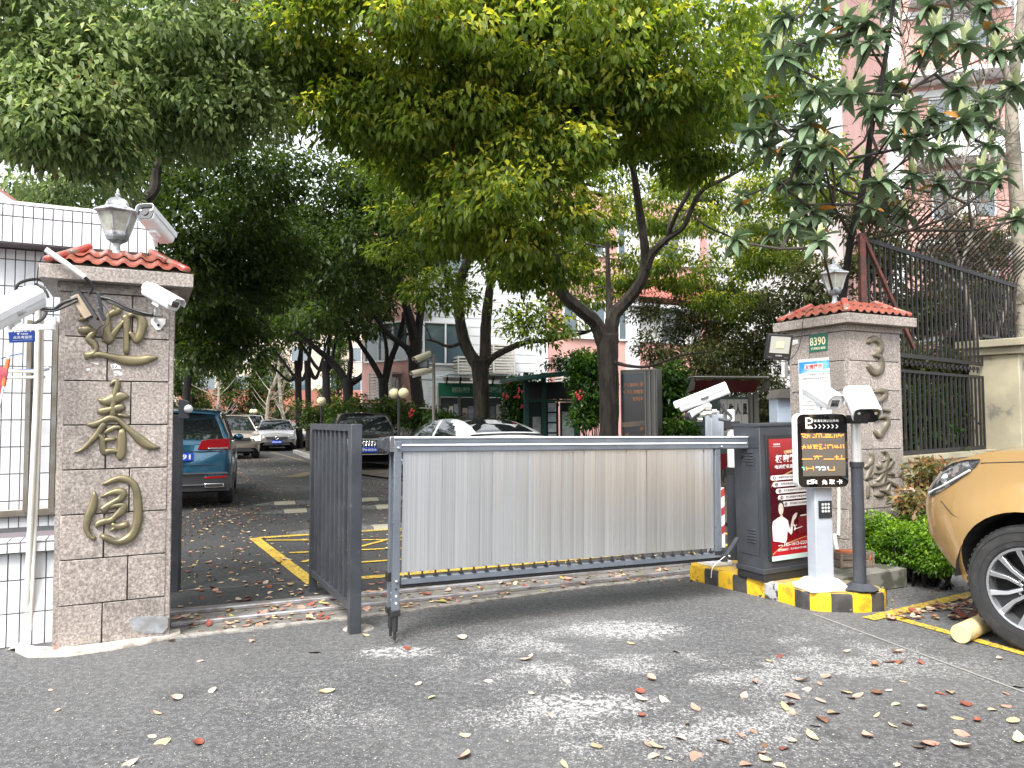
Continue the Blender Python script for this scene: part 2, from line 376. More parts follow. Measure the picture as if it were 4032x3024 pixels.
# concrete threshold strip under the gate line, with two steel rails
o0 = G(672, 2512); e0 = G(2722, 2283); t0 = (e0-o0).normalized(); back = -N
strip = [G(660, 2513), G(1000, 2480), G(1400, 2432), G(1900, 2368), G(2300, 2316), G(2720, 2262), G(2720, 2216), G(1900, 2288), G(1200, 2352), G(660, 2400)]
rail_c = mat('threshold_concrete', (.19, .18, .165), .85, c2=(.12, .115, .105), sc=3.5, bump=.4, bsc=50, c3=(.3, .28, .25), sc3=9, lo3=.56, hi3=.7)
sheet(strip, .004, 'concrete_path', rail_c)
sheet([G(640, 2403), G(1200, 2354), G(1900, 2290), G(2720, 2218), (6, 9.3), (2, 14), (-4, 28), (-16, 62), (-26, 62), (-14, 20), (-5.5, 7), (-3.35, 5.75)], .003, 'road', asphalt(1))  # darker drive asphalt, with the shade under the trees put into its colour
lip = mat('pale_mortar_lip', (.33, .31, .28), .85, c2=(.17, .16, .145), sc=14, lo=.4, hi=.65, bump=.5, bsc=40)
a = [G(x, y) for x, y in ((660, 2513), (1000, 2478), (1400, 2431), (1900, 2367), (2300, 2315), (2720, 2270))]
mb = MB()
for i in range(len(a)-1):
    for k in range(6):
        p = a[i].lerp(a[i+1], k/6); q = a[i].lerp(a[i+1], (k+1)/6)
        w0 = .05+.02*math.sin(i*6+k*1.7); mb.bar(p+Z*.004, q+Z*.004, w0+.02, .012)
mb.build('kerb_lip', lip, kind='structure')
steel = mat('dull_steel_rail', (.36, .36, .38), .5, .4, c2=(.24, .22, .21), sc=5, lo=.45, hi=.62)
for i, (p, q) in enumerate((((672, 2425), (2716, 2224)), ((672, 2470), (2716, 2256)))):
    A_, B_ = G(*p), G(*q); t = thing('gate_rail', ('inner' if i == 0 else 'outer')+' rusty steel track rail set in the concrete strip '+('farther from the road' if i == 0 else 'nearer the road'), 'rail', A_)
    MB().bar(A_+Z*.016, B_+Z*.016, .035, .03).build('rail_head', steel, t, world=True, bevel=.006)
    MB().bar(A_+Z*.006, B_+Z*.006, .07, .006).build('rail_flange', mat('rust', (.15, .125, .11), .9, c2=(.09, .08, .07), sc=15), t, world=True)
# white painted kerb foot around the left pillar
wk = mat('flaked_white_paint', (.44, .41, .36), .8, c2=(.26, .23, .2), sc=9, lo=.5, hi=.66, c3=(.5, .12, .1), sc3=7, lo3=.66, hi3=.7, bump=.5, bsc=30)
kp = [(60, 2570), (110, 2592), (260, 2588), (420, 2566), (560, 2543), (660, 2518), (710, 2504)]
ki = [(75, 2550), (140, 2566), (260, 2568), (420, 2550), (560, 2528), (660, 2503), (705, 2494)]
mb = MB(); n_ = len(kp)
vs = [G(*p)+Z*.001 for p in kp]+[G(*p)+Z*.028 for p in kp]+[G(*p)+Z*.034 for p in ki]
mb.add(vs, [(i, i+1, n_+i+1, n_+i) for i in range(n_-1)]+[(n_+i, n_+i+1, 2*n_+i+1, 2*n_+i) for i in range(n_-1)])
mb.add([G(30, 2560)+Z*.002, G(60, 2570)+Z*.028, G(75, 2540)+Z*.034, G(140, 2520)+Z*.02, G(80, 2515)+Z*.002], [(0, 1, 2, 3, 4)])
mb.build('pavement_kerb', wk, kind='structure', smooth=2)
# round concrete footing of the fixed fence post
t = thing('post_footing', 'round grey concrete footing round the foot of the dark fence post', 'footing', G(1410, 2474))
MB().lathe([(.125, -.01), (.10, .006), (.05, .012)], 14, G(1412, 2474)).build('footing_disc', lip, t, world=True, smooth=True)
# yellow hatched box beyond the gate
c0 = G(1225, 2296); c1 = G(999, 2121); dl = (c1-c0).normalized(); du = Vector((math.cos(R(23.5)), math.sin(R(23.5)), 0))
LB = (c1-c0).length; WB = 5.2
def bx(a, b): return c0+du*a+dl*b
segs = [((0, 0), (0, LB)), ((0, 0), (WB, 0)), ((0, LB), (WB, LB)), ((WB, 0), (WB, LB))]
for i, (p, q) in enumerate(segs):
    sheet([v for v in ((lambda A_, B_: [A_-((B_-A_).normalized().cross(Z))*.055-(B_-A_).normalized()*(.07 if i < 1 else -.07), B_-((B_-A_).normalized().cross(Z))*.055, B_+((B_-A_).normalized().cross(Z))*.07, A_+((B_-A_).normalized().cross(Z))*.07])(bx(*p), bx(*q)))], .008+.0008*i, 'road_marking_line', yel)
k = 0
for p, q in (((.15, 1.0), (1.7, 2.3)), ((.1, 2.6), (2.6, 1.45)), ((.15, 1.6), (1.9, 1.25)), ((.25, .75), (2.3, .62)), ((1.1, .6), (1.9, 1.5)), ((1.7, 2.7), (3.4, 1.2)), ((2.4, .3), (4.9, 2.5)), ((2.9, 2.6), (5., .5)), ((1.5, 1.9), (2.9, 2.1))):
    k += 1; rib(bx(*p), bx(*q), .065, .011+.0006*k, 'road_marking_line', yel)
rib(bx(1.5, .9), bx(2.3, .8), .32, .0175, 'road_marking_line', yel); rib(bx(1.9, 1.15), bx(2.5, 1.1), .14, .0182, 'road_marking_line', yel)
# faint lines far down the drive
rib(G(1061, 1779), G(1330, 1850), .12, .006, 'road_marking_line', yel_old); rib(G(1140, 1880), G(1240, 1860), .5, .0075, 'road_marking_line', yel_old)
# parking bay lines in front of the golden car
rib(G(3455, 2415), G(4300, 2650), .085, .006, 'road_marking_line', yel); rib(G(3420, 2440), G(3870, 2330), .10, .0075, 'road_marking_line', yel)
crk = mat('grey_mortar_joint', (.24, .235, .22), .9)
rib(G(3200, 2418), G(4200, 2790), .018, .004, 'road_surface_line', crk)
for p, q, w_ in (((672, 2330), (1215, 2290), .03),): rib(G(*p), G(*q), w_, .0045, 'road_surface_line', mat('old_joint', (.12, .115, .105), .9))
# speed bumps: rubber segments
bk = mat('speed_bump_black', (.045, .045, .047), .8, c2=(.1, .1, .095), sc=20); by = mat('speed_bump_pale', (.24, .23, .18), .8, c2=(.25, .23, .17), sc=20)
for (p, q, nm, lab) in (((1130, 2102), 15, 'speed_bump', 'black and pale rubber speed bump along the far edge of the yellow hatched box'),
                        ((1020, 2022), 14, 'speed_bump', 'black and pale rubber speed bump crossing the drive, middle one of three'),
                        ((990, 1990), 14, 'speed_bump', 'thin dark speed bump crossing the drive, farthest of three')):
    s0 = G(*p); t = thing(nm, lab, 'speed bump', s0, R(21), group='speed bumps across the drive')
    for i in range(q):
        w_ = .36; m2 = MB(); x0 = i*w_; pr = [(-.17, 0), (-.09, .042), (.09, .042), (.17, 0)]
        if i in (0, q-1):
            e = 0 if i == 0 else 1
            A_ = [(x0+(.02 if e == 0 else 0), y*(.35 if e == 0 else 1), z*(.3 if e == 0 else 1)) for y, z in pr]; B_ = [(x0+w_, y*(1 if e == 0 else .35), z*(1 if e == 0 else .3)) for y, z in pr]
        else: A_ = [(x0+.006, y, z) for y, z in pr]; B_ = [(x0+w_-.006, y, z) for y, z in pr]
        m2.add(A_+B_, [(0, 1, 5, 4), (1, 2, 6, 5), (2, 3, 7, 6), (3, 2, 1, 0), (4, 5, 6, 7)]).build('rubber_segment', by if i % 2 else bk, t)
# ================================================================== stone gate pillars
def pillar(name, label, cx, cy, w_, d_, dark=1):
    M = Matrix.Translation((cx, cy, 0)) @ Matrix.Rotation(AL, 4, 'Z')
    t = thing(name, label, 'pillar', M=M); H = 2.28; n = 8; ch = H/n; th = .03; g = .0034
    MB().bb(-w_/2+th, w_/2-th, -d_/2+th, d_/2-th, 0, H).build('pillar_core', mortar, t)
    for sx in (-1, 1):
        for sy in (-1, 1):
            MB().box((sx*(w_/2-.022), sy*(d_/2-.022), H/2), (.032, .032, H)).build('corner_strip', GRAN, t)
    cache = {}
    def slab(x0, x1, z0, side):
        key = (round(x1-x0, 3), side in 'fb', z0 == 0)
        me = cache.get(key)
        L_ = x1-x0-2*g
        if me is None:
            o = MB().box((0, 0, 0), (L_, th, ch-2*g)).build('stone_slab', GRAN, t, bevel=.003, seg=1); cache[key] = o.data
        else:
            o = link('stone_slab', me, t); b = o.modifiers.new('bevel', 'BEVEL'); b.width = .003; b.segments = 1; b.limit_method = 'ANGLE'
        xm = (x0+x1)/2; zz = z0+ch/2; jit = random.uniform(-.0015, .0015)
        if side == 'f': o.location = (xm, -d_/2+th/2+jit, zz)
        if side == 'b': o.location = (-xm, d_/2-th/2+jit, zz); o.rotation_euler = (0, 0, math.pi)
        if side == 'r': o.location = (w_/2-th/2+jit, xm, zz); o.rotation_euler = (0, 0, math.pi/2)
        if side == 'l': o.location = (-w_/2+th/2+jit, -xm, zz); o.rotation_euler = (0, 0, -math.pi/2)
    for c in range(n):
        f = .40 if c % 2 == 0 else .63
        for side in 'fbrl':
            W_ = (w_ if side in 'fb' else d_)-.062; x0 = -W_/2; xm = x0+W_*(f if side in 'fb' else 1-f)
            slab(x0, xm, c*ch, side); slab(xm, -x0, c*ch, side)
    MB().bb(-w_/2-.012, w_/2+.012, -d_/2-.012, d_/2+.012, H+.002, H+.062).build('moulding', GRAN, t, bevel=.004)
    ov = .105; a_, b_ = w_/2+ov, d_/2+ov
    MB().bb(-a_, a_, -b_, b_, H+.064, H+.155).build('cornice', GRAN, t, bevel=.004)
    zt = H+.155; rise = .135; tw, td = w_*.27, d_*.27; bw, bd = a_-.035, b_-.035
    MB().add([(-bw, -bd, zt), (bw, -bd, zt), (bw, bd, zt), (-bw, bd, zt), (-tw, -td, zt+rise), (tw, -td, zt+rise), (tw, td, zt+rise), (-tw, td, zt+rise)],
             [(0, 1, 5, 4), (1, 2, 6, 5), (2, 3, 7, 6), (3, 0, 4, 7), (4, 5, 6, 7), (3, 2, 1, 0)]).build('roof_bed', mat('mossy_mortar', (.2, .19, .16), .9, c2=(.08, .09, .045), sc=14, lo=.45, hi=.6), t)
    for side in range(4):
        wb, wt, db, dt = (bw, tw, bd, td) if side % 2 == 0 else (bd, td, bw, tw)
        rot = Matrix.Rotation(side*math.pi/2, 4, 'Z')
        pitch = .104; nt_ = max(3, int(round(2*wb/pitch))); pitch = 2*wb/nt_
        for row in range(2):
            s0, s1 = row*.5-.02, row*.5+.53
            for i in range(nt_):
                xa = -wb+i*pitch; m2 = MB(); K = 8; rows_ = []
                for ss in (s0, s1):
                    lim = wb+(wt-wb)*ss-.0; yy = -(db+(dt-db)*ss); zz = zt+rise*ss+(.030 if ss == s0 else .004)
                    pts = []
                    for k_ in range(K+1):
                        x = max(-lim, min(lim, xa+pitch*k_/K)); ph = k_/K
                        pts.append((x, yy-.004, zz+.019*(max(-.35, math.sin(2*math.pi*(ph+.02)))**1 if math.sin(2*math.pi*(ph+.02)) > 0 else -.35*abs(math.sin(2*math.pi*(ph+.02)))**.5)+.012))
                    rows_.append(pts)
                if abs(rows_[0][0][0]-rows_[0][-1][0]) < .02 and abs(rows_[1][0][0]-rows_[1][-1][0]) < .02: continue
                lo_ = [(x, y, z-.012) for x, y, z in rows_[0]]
                vs = [rot @ Vector(v) for v in lo_+rows_[0]+rows_[1]]
                m2.add(vs, [(k_, k_+1, K+2+k_, K+1+k_) for k_ in range(K)]+[(K+1+k_, K+2+k_, 2*K+3+k_, 2*K+2+k_) for k_ in range(K)])
                m2.build('roof_tile', red_tile, t, smooth=True)
    hipm = mat('red_hip_tile', (.38, .06, .045), .3, c2=(.2, .16, .12), sc=14, lo=.45, hi=.6, coat=.3, rnd=.2)
    for sx in (-1, 1):
        for sy in (-1, 1):
            A_ = Vector((sx*bw, sy*bd, zt+.02)); B_ = Vector((sx*tw, sy*td, zt+rise+.03))
            for k_ in range(2):
                p, q = A_.lerp(B_, k_*.5-.01), A_.lerp(B_, k_*.5+.5)
                MB().bar(p+Z*.012, q+Z*.012+Z*.004*k_, .062, .04).build('hip_tile', hipm, t, bevel=.014)
    return t, M, zt+rise
PL, PLM, zr = pillar('stone_gate_pillar', 'tall pink granite gate pillar with brass characters, lamp and cameras, beside the white guardhouse', -2.722, 5.145, .675, .62)
PR_C = Vector((3.2, 7.08, 0))+U*.39-N*.36
PR, PRM, _ = pillar('stone_gate_pillar', 'pink granite gate pillar with green 8390 plate and notice, beside the iron fence', PR_C.x, PR_C.y, .78, .72)
# lanterns on the pillars
def lantern(label, loc, s, rz):
    t = thing('pillar_lantern', label, 'lantern', loc, rz, group='hexagonal lanterns on the gate pillars')
    gm = mat('weathered_grey_paint', (.36, .38, .4), .5, c2=(.13, .14, .15), sc=10, lo=.48, hi=.62, c3=(.6, .61, .6), sc3=6, lo3=.58, hi3=.66)
    MB().lathe([(.062*s, 0), (.05*s, .02*s), (.032*s, .06*s), (.024*s, .11*s), (.03*s, .13*s)], 12).build('neck', gm, t, smooth=True)
    MB().lathe([(.03*s, .128*s), (.075*s, .155*s), (.088*s, .18*s), (.09*s, .2*s)], 6).build('bowl', mat('dark_lantern_base', (.07, .08, .09), .5, c2=(.25, .27, .29), sc=12), t)
    r0, r1, z0, z1 = .088*s, .148*s, .2*s, .385*s
    pt = lambda k, r, z: Vector((r*math.cos(k*math.pi/3), r*math.sin(k*math.pi/3), z))
    for k in range(6):
        MB().add([pt(k, r0*.97, z0), pt(k+1, r0*.97, z0), pt(k+1, r1*.97, z1), pt(k, r1*.97, z1)], [(0, 1, 2, 3)]).build('pane', glassclear, t)
        MB().bar(pt(k, r0, z0), pt(k, r1, z1), .013*s).build('glazing_bar', gm, t)
    MB().lathe([(r0*1.02, z0-.004), (r0*1.06, z0+.022*s), (r0*.98, z0+.028*s)], 6).build('lower_rim', gm, t)
    MB().lathe([(r1*1.0, z1-.012*s), (r1*1.2, z1), (r1*1.16, z1+.012*s), (.1*s, z1+.045*s), (.088*s, z1+.055*s)], 6).build('hat', gm, t)
    MB().lathe([(.09*s, z1+.05*s), (.083*s, z1+.08*s), (.06*s, z1+.11*s), (.025*s, z1+.125*s), (.01*s, z1+.13*s)], 14).build('dome', gm, t, smooth=True)
    MB().lathe([(.012*s, z1+.125*s), (.02*s, z1+.14*s), (.022*s, z1+.15*s), (.01*s, z1+.163*s), (.014*s, z1+.172*s), (.003*s, z1+.2*s)], 8).build('finial', gm, t, smooth=True)
    return t
lantern('hexagonal grey lantern on the tiled roof of the pillar with brass characters', (-2.735-.02, 5.145, zr+.005), .86, R(40))
lantern('smaller hexagonal grey lantern on the tiled roof of the pillar beside the iron fence', (PR_C.x-.1, PR_C.y-.05, zr+.005), .86, R(12))
# brass calligraphy on the left pillar
PO = Vector((-2.722, 5.145, 0))+N*(.31+.001)
def c1m(s, ox, oy): return lambda x, y: W(ox+x/s, oy+y/s, PO, N)
def gl(label, strokes, f, name='brass_character'):
    t = thing(name, label, 'character', f(*strokes[0][0][:2])); L_ = f is not f4 and f is not f5; brush(strokes, f, N, .024, 'stroke', brass if L_ else brass_d, t, width=1.45 if L_ else 1.15); return t
f4 = f5 = None
f1 = c1m(5.53, 280, 1180)
gl('brass running-script character for welcome, topmost on the tall pillar', [
    [(300, 240, 40), (230, 330, 70), (300, 400, 120), (150, 450, 30)],
    [(150, 590, 60), (250, 670, 150), (420, 650, 130), (510, 700, 80), (430, 790, 130), (380, 860, 110), (500, 960, 130), (540, 1080, 90), (480, 1180, 90), (280, 1240, 140)],
    [(420, 1220, 110), (620, 1190, 90), (900, 1250, 110), (1200, 1320, 170), (1500, 1330, 160), (1720, 1280, 120), (1890, 1255, 40)],
    [(1110, 180, 60), (1010, 240, 130), (870, 310, 110), (800, 380, 110), (810, 540, 110), (790, 720, 150), (830, 860, 220), (880, 960, 60)],
    [(940, 100, 90), (960, 190, 120), (1000, 250, 120)],
    [(860, 860, 120), (960, 700, 110), (1100, 530, 70), (1180, 440, 80)],
    [(1140, 320, 90), (1200, 450, 150), (1200, 700, 110), (1205, 1000, 110), (1200, 1210, 90)],
    [(1210, 380, 100), (1350, 320, 80), (1500, 380, 130), (1550, 520, 170), (1520, 700, 150), (1470, 830, 150), (1410, 900, 90), (1330, 780, 90), (1240, 700, 60)]], f1)
f2 = c1m(4.74, 280, 1480)
gl('brass running-script character for spring, middle of the tall pillar', [
    [(720, 190, 30), (780, 120, 60), (860, 110, 80), (860, 200, 100), (820, 330, 90), (790, 450, 90), (780, 600, 100), (770, 800, 110)],
    [(490, 425, 30), (620, 480, 110), (800, 430, 160), (950, 380, 140), (1090, 390, 30)],
    [(480, 660, 60), (600, 660, 110), (760, 620, 90), (900, 600, 120), (1010, 570, 80)],
    [(850, 730, 30), (960, 735, 55), (1090, 770, 50)],
    [(280, 900, 40), (420, 910, 90), (560, 860, 90), (720, 790, 100), (860, 810, 70), (980, 910, 80), (1120, 1040, 90), (1300, 1200, 140), (1480, 1310, 110), (1665, 1340, 20)],
    [(640, 850, 90), (560, 970, 100), (470, 1110, 100), (340, 1250, 80), (190, 1380, 50), (50, 1435, 20)],
    [(600, 1080, 40), (720, 1010, 80), (840, 960, 70), (950, 970, 40)],
    [(950, 970, 90), (945, 1150, 140), (940, 1350, 140), (920, 1480, 140), (900, 1580, 50)],
    [(410, 1105, 20), (520, 1110, 50), (580, 1180, 90), (590, 1320, 100), (620, 1420, 100), (720, 1400, 80), (830, 1400, 60), (880, 1430, 40)],
    [(600, 1200, 60), (700, 1190, 60), (840, 1170, 55)]], f2)
f3 = c1m(5.53, 300, 1860)
gl('brass running-script character for garden inside an open ring, lowest on the tall pillar', [
    [(395, 390, 20), (400, 560, 120), (350, 780, 160), (270, 960, 140), (230, 1130, 120), (240, 1280, 100), (330, 1410, 70), (440, 1430, 50)],
    [(560, 270, 20), (720, 200, 80), (960, 130, 110), (1180, 190, 120), (1300, 360, 130), (1340, 620, 140), (1350, 900, 150), (1320, 1150, 150), (1220, 1360, 150), (1050, 1480, 130), (880, 1510, 100), (700, 1450, 120), (520, 1360, 70)],
    [(540, 540, 20), (680, 470, 70), (860, 420, 110), (1010, 450, 160), (960, 570, 130), (820, 650, 110), (620, 790, 140), (550, 850, 120)],
    [(700, 760, 100), (870, 720, 80), (1020, 730, 130), (990, 830, 150), (860, 950, 110), (760, 1040, 110), (600, 1070, 110), (460, 1130, 100), (440, 1220, 30)],
    [(760, 1080, 60), (850, 1170, 110), (980, 1170, 110), (1150, 1110, 110)],
    [(730, 1270, 20), (800, 1230, 60), (860, 1190, 60)]], f3)
# characters on the right pillar
PO2 = Vector((3.2, 7.08, 0))+N*.001
f4 = lambda x, y: W(3350+x/4.74, 1300+y/4.74, PO2, N)
gl('brass numeral 3 at the top of the shorter pillar', [
    [(310, 260, 80), (360, 190, 110), (460, 170, 120), (550, 260, 110), (540, 380, 100), (440, 460, 90), (540, 500, 80), (570, 620, 100), (540, 760, 120), (440, 800, 120), (340, 700, 100), (300, 640, 60)]], f4)
gl('brass character for number below the numeral 3', [
    [(410, 1160, 20), (520, 1140, 80), (620, 1140, 100), (630, 1230, 90), (540, 1310, 90), (430, 1370, 60)],
    [(390, 1510, 60), (490, 1470, 70), (620, 1490, 60), (740, 1520, 50)],
    [(540, 1490, 50), (480, 1570, 60), (430, 1640, 70)],
    [(400, 1690, 70), (500, 1640, 60), (620, 1610, 80), (680, 1690, 90), (650, 1790, 90), (580, 1890, 110), (520, 1990, 80), (420, 1860, 60)]], f4)
f5 = lambda x, y: W(3380+x/4.146, 1600+y/4.146, PO2, N)
gl('brass character for building, lowest on the shorter pillar', [
    [(185, 730, 30), (215, 830, 60), (190, 920, 70), (90, 1010, 60)], [(200, 940, 60), (170, 1080, 70), (120, 1220, 60)], [(150, 1230, 40), (150, 1380, 45), (145, 1510, 30)],
    [(230, 1060, 20), (200, 1120, 40), (140, 1190, 30)],
    [(370, 740, 40), (430, 740, 50), (465, 830, 60), (440, 960, 60), (430, 1080, 50), (410, 1200, 50), (380, 1290, 40)],
    [(300, 930, 60), (330, 1000, 70), (360, 890, 40)], [(560, 880, 60), (520, 950, 50), (420, 1040, 60), (330, 1080, 60), (240, 1080, 40)],
    [(420, 1060, 50), (350, 1150, 50), (300, 1230, 40)], [(380, 900, 30), (480, 850, 40), (550, 860, 40)], [(470, 1000, 40), (540, 1000, 40)],
    [(470, 1110, 40), (530, 1100, 55), (590, 1130, 40)],
    [(190, 1290, 50), (280, 1290, 60), (400, 1260, 50), (480, 1230, 45), (560, 1270, 60), (650, 1330, 40)],
    [(460, 1190, 30), (500, 1260, 40), (440, 1380, 50), (350, 1350, 60)], [(340, 1350, 50), (440, 1400, 60), (540, 1490, 50)],
    [(250, 1440, 30), (330, 1460, 60), (420, 1430, 50)]], f5)
# torn paper and chalk marks on the left pillar
t = thing('torn_sticker', 'white torn sticker scraps with black print under the topmost brass character', 'sticker', f1(960, 1450))
for pl in ([(850, 1420), (960, 1385), (1080, 1450), (1080, 1510), (900, 1500)], [(920, 1560), (1020, 1545), (1120, 1600), (1110, 1650), (950, 1650)], [(400, 1365), (600, 1385), (590, 1420)], [(335, 1500), (400, 1490), (410, 1540), (340, 1550)]):
    q = [f1(*p) for p in pl]; mb = MB(); mb.add([p+N*.0025 for p in q]+[p+N*.0015 for p in q], [tuple(range(len(q)))]).build('paper_scrap', ink_w, t, world=True)
for pl in ([(900, 1420), (920, 1420), (925, 1490), (900, 1490)], [(950, 1480), (1000, 1430), (1010, 1440), (965, 1490)], [(940, 1600), (1010, 1590), (1010, 1605), (940, 1612)], [(985, 1610), (1000, 1610), (1040, 1650), (1020, 1650)]):
    q = [f1(*p)+N*.0032 for p in pl]; MB().add(q, [(0, 1, 2, 3)]).build('print_mark', ink_k, t, world=True)
t = thing('cement_patch', 'smooth grey cement smear low on the tall pillar', 'patch', W(590, 2460, PO, N))
q = [W(x, y, PO, N) for x, y in ((507, 2440), (540, 2428), (600, 2426), (662, 2428), (661, 2470), (640, 2492), (570, 2495), (520, 2480))]
mb = MB(); mb.add([p+N*.004 for p in q]+[p for p in q], [tuple(range(8))]+[(i, (i+1) % 8, 8+(i+1) % 8, 8+i) for i in range(8)]).build('cement_smear', mat('smooth_cement', (.3, .32, .34), .7, c2=(.2, .2, .2), sc=20), t, world=True)
# ================================================================== white tiled guardhouse
wt_m = mat('white_glazed_tile', (.66, .68, .7), .22, c2=(.56, .58, .6), sc=5, coat=.3, rnd=.05, spec=.6)
grout = mat('dark_grout', (.14, .12, .13), .9)
GH = thing('guardhouse', 'guardhouse clad in upright white glazed tiles with a projecting parapet', 'building', (-3.9, 5.0, 0))
def tilewall(P0, L_, z0, H_, tw, th_, x_off=0, dep=.008, m=wt_m, skip=None, nrm=N, dirv=U):
    ME = None; nx = int(L_/tw)+1; nz = int(math.ceil(H_/th_-1e-6)); Mi = mxw(GH).inverted()
    rot = Matrix(((dirv.x, -nrm.x, 0), (dirv.y, -nrm.y, 0), (0, 0, 1))).to_4x4()
    for j in range(nz):
        hz = min(th_, H_-j*th_)
        if hz < .03: continue
        for i in range(nx):
            if skip and skip(i, j): continue
            if ME is None or abs(hz-th_) > 1e-4:
                o = MB().box((0, 0, 0), (tw-.007, dep, hz-.008)).build('wall_tile', m, GH, bevel=.0015, seg=1)
                if ME is None and abs(hz-th_) < 1e-4: ME = o.data
            else: o = link('wall_tile', ME, GH)
            p = P0+dirv*((i+.5)*tw)+nrm*(dep*.5)+Z*(z0+j*th_+hz/2)
            o.matrix_local = Mi @ Matrix.Translation(p) @ rot
A0 = Vector((-3.32, 4.82, 0)); A1 = Vector((-3.32*5.5/4.82-.0, 5.5, 0)); 
lowP = A0-U*.35; upP = Vector((-.6881*5.45, 5.45, 0))-U*.3; paP = Vector((-.6881*5.3, 5.3, 0))-U*.2
def wallbox(P0, L_, z0, z1, dep, m, name):
    Mi = mxw(GH).inverted(); mb = MB(); c = P0+U*(L_/2)-N*(dep/2)+Z*((z0+z1)/2)
    rot = Matrix(((U.x, -N.x, 0), (U.y, -N.y, 0), (0, 0, 1)))
    mb.box(c, (L_, dep, z1-z0), rot.to_4x4()); return mb.build(name, m, GH, world=True)
wallbox(lowP, .68, 0, .60, .5, grout, 'lower_wall'); tilewall(lowP, .63, .0, .60, .07, .212)
wallbox(lowP+N*.05, .70, .602, .67, .55, grout, 'sill_ledge'); tilewall(lowP+N*.05, .63, .605, .062, .07, .0619)
tp = MB();
Mi = mxw(GH).inverted(); rot = Matrix(((U.x, -N.x, 0), (U.y, -N.y, 0), (0, 0, 1))).to_4x4()
for i in range(10):
    o = MB().box((0, 0, 0), (.063, .2, .008)).build('sill_tile', wt_m, GH, bevel=.0015, seg=1)
    o.matrix_local = Mi @ Matrix.Translation(lowP+N*.05+U*((i+.5)*.07)-N*.1+Z*.675) @ rot
wallbox(upP, .95, .67, 2.73, .4, grout, 'upper_wall'); tilewall(upP, .92, .67, 2.06, .062, .198)
wallbox(paP, 1.17, 2.735, 3.02, .5, grout, 'parapet'); tilewall(paP, 1.15, 2.742, .275, .062, .19)
wallbox(paP+N*.01, 1.18, 3.021, 3.045, .52, white_plastic, 'parapet_coping')
stl = mat('dull_stainless', (.38, .37, .34), .35, .7, c2=(.25, .22, .17), sc=4)
q = W(0, 2022, upP, N); MB().bar(q-U*.3+N*.03, q+U*.62+N*.03, .03, .05).build('window_rail', stl, GH, world=True, bevel=.003)
for px_, w_ in ((101, .045), (205, .035)):
    a_ = W(px_, 2015, upP, N); MB().bar(a_+N*.03, Vector((a_.x, a_.y, 2.2))+N*.03, w_, .03, up=U).build('window_post', stl, GH, world=True)
# red tiled roof corner behind the parapet
t = thing('tiled_roof', 'corner of a red tiled roof rising behind the white parapet', 'roof', P(0, 790, 7.5))
A_ = P(-60, 700, 7.5); B_ = P(72, 792, 7.5)
for k_ in range(6):
    p = A_.lerp(B_, k_/6); q = A_.lerp(B_, (k_+1)/6)
    MB().add([p, q, q+Vector((-.9, .5, -.25)), p+Vector((-.9, .5, -.25)), p-Z*.03, q-Z*.03], [(0, 1, 2, 3), (0, 1, 5, 4)]).build('roof_tile', red_tile, t, world=True)
MB().add([B_-Z*.02+Vector((.02, 0, 0)), A_-Z*.02, A_+Vector((-.8, .3, -1)), B_+Vector((-.5, .3, -.8))], [(0, 1, 2, 3)]).build('gable', wt_m, t, world=True)
# pvc pipes
pvc = mat('white_pvc_pipe', (.74, .73, .68), .35, c2=(.62, .6, .53), sc=3)
def pipe(label, pts, r, m=pvc, cat='pipe', name='drain_pipe', group=None, clamp=True):
    t = thing(name, label, cat, pts[-1], group=group); MB().tube(pts, r, 10).build('pipe_run', m, t, world=True, smooth=True)
    if clamp: MB().tube([pts[-1], pts[-1]+(pts[-2]-pts[-1]).normalized()*.05], r*1.18, 10).build('collar', m, t, world=True, smooth=True)
    return t
pipe('thicker white plastic pipe leaning down the guardhouse wall', [P(150, 1150, 4.85), P(146, 1500, 4.84), P(122, 2000, 4.8), G(99, 2527, .01)], .0175)
pipe('thinner white plastic pipe between the thicker one and the tall pillar', [P(166, 1150, 4.88), P(164, 1500, 4.87), P(142, 2000, 4.83), G(118, 2530, .01)], .0115)
pipe('bent white conduit running level behind the blue sign', [P(-40, 1463, 5.2), P(70, 1462, 5.2), P(150, 1462, 5.2), P(190, 1450, 5.25)], .014, clamp=False)
pipe('white conduit level below the bent one on the guardhouse wall', [P(-40, 1488, 5.2), P(90, 1487, 5.2), P(175, 1484, 5.2)], .011, clamp=False)
# bracket bar and blue sign
t = thing('bracket_arm', 'white steel bracket arm bolted to the tall pillar and carrying the blue sign', 'bracket', P(215, 1290, 4.72))
MB().bar(P(28, 1292, 4.6), P(214, 1287, 4.74), .025, .038).build('arm', white_metal, t, world=True, bevel=.003)
MB().bar(P(211, 1250, 4.74), P(211, 1300, 4.74), .012, .03).build('mounting_plate', white_metal, t, world=True)
t = thing('blue_sign', 'small blue surveillance sign hanging from the white bracket arm', 'sign', P(84, 1326, 4.58))
s0, s1 = P(36, 1350, 4.58), P(138, 1346, 4.64); us = (s1-s0).normalized(); vs_ = Z; ns = us.cross(Z)
hh = .067
MB().add([s0, s1, s1+Z*hh+us*-.0, s0+Z*hh-us*.006, s0-ns*.003, s1-ns*.003, s1+Z*hh-ns*.003, s0+Z*hh-ns*.003], [(0, 1, 2, 3), (4, 5, 6, 7)]).build('sign_plate', mat('sign_blue', (.01, .04, .22), .35), t, world=True)
sw = (s1-s0).length
text('此处有监控', s0+us*sw*.16+Z*hh*.35+ns*.001, us, Z, sw*.72, hh*.26, ink_w, t)
text('中国电信', s0+us*sw*.44+Z*hh*.7+ns*.001, us, Z, sw*.28, hh*.16, ink_w, t)
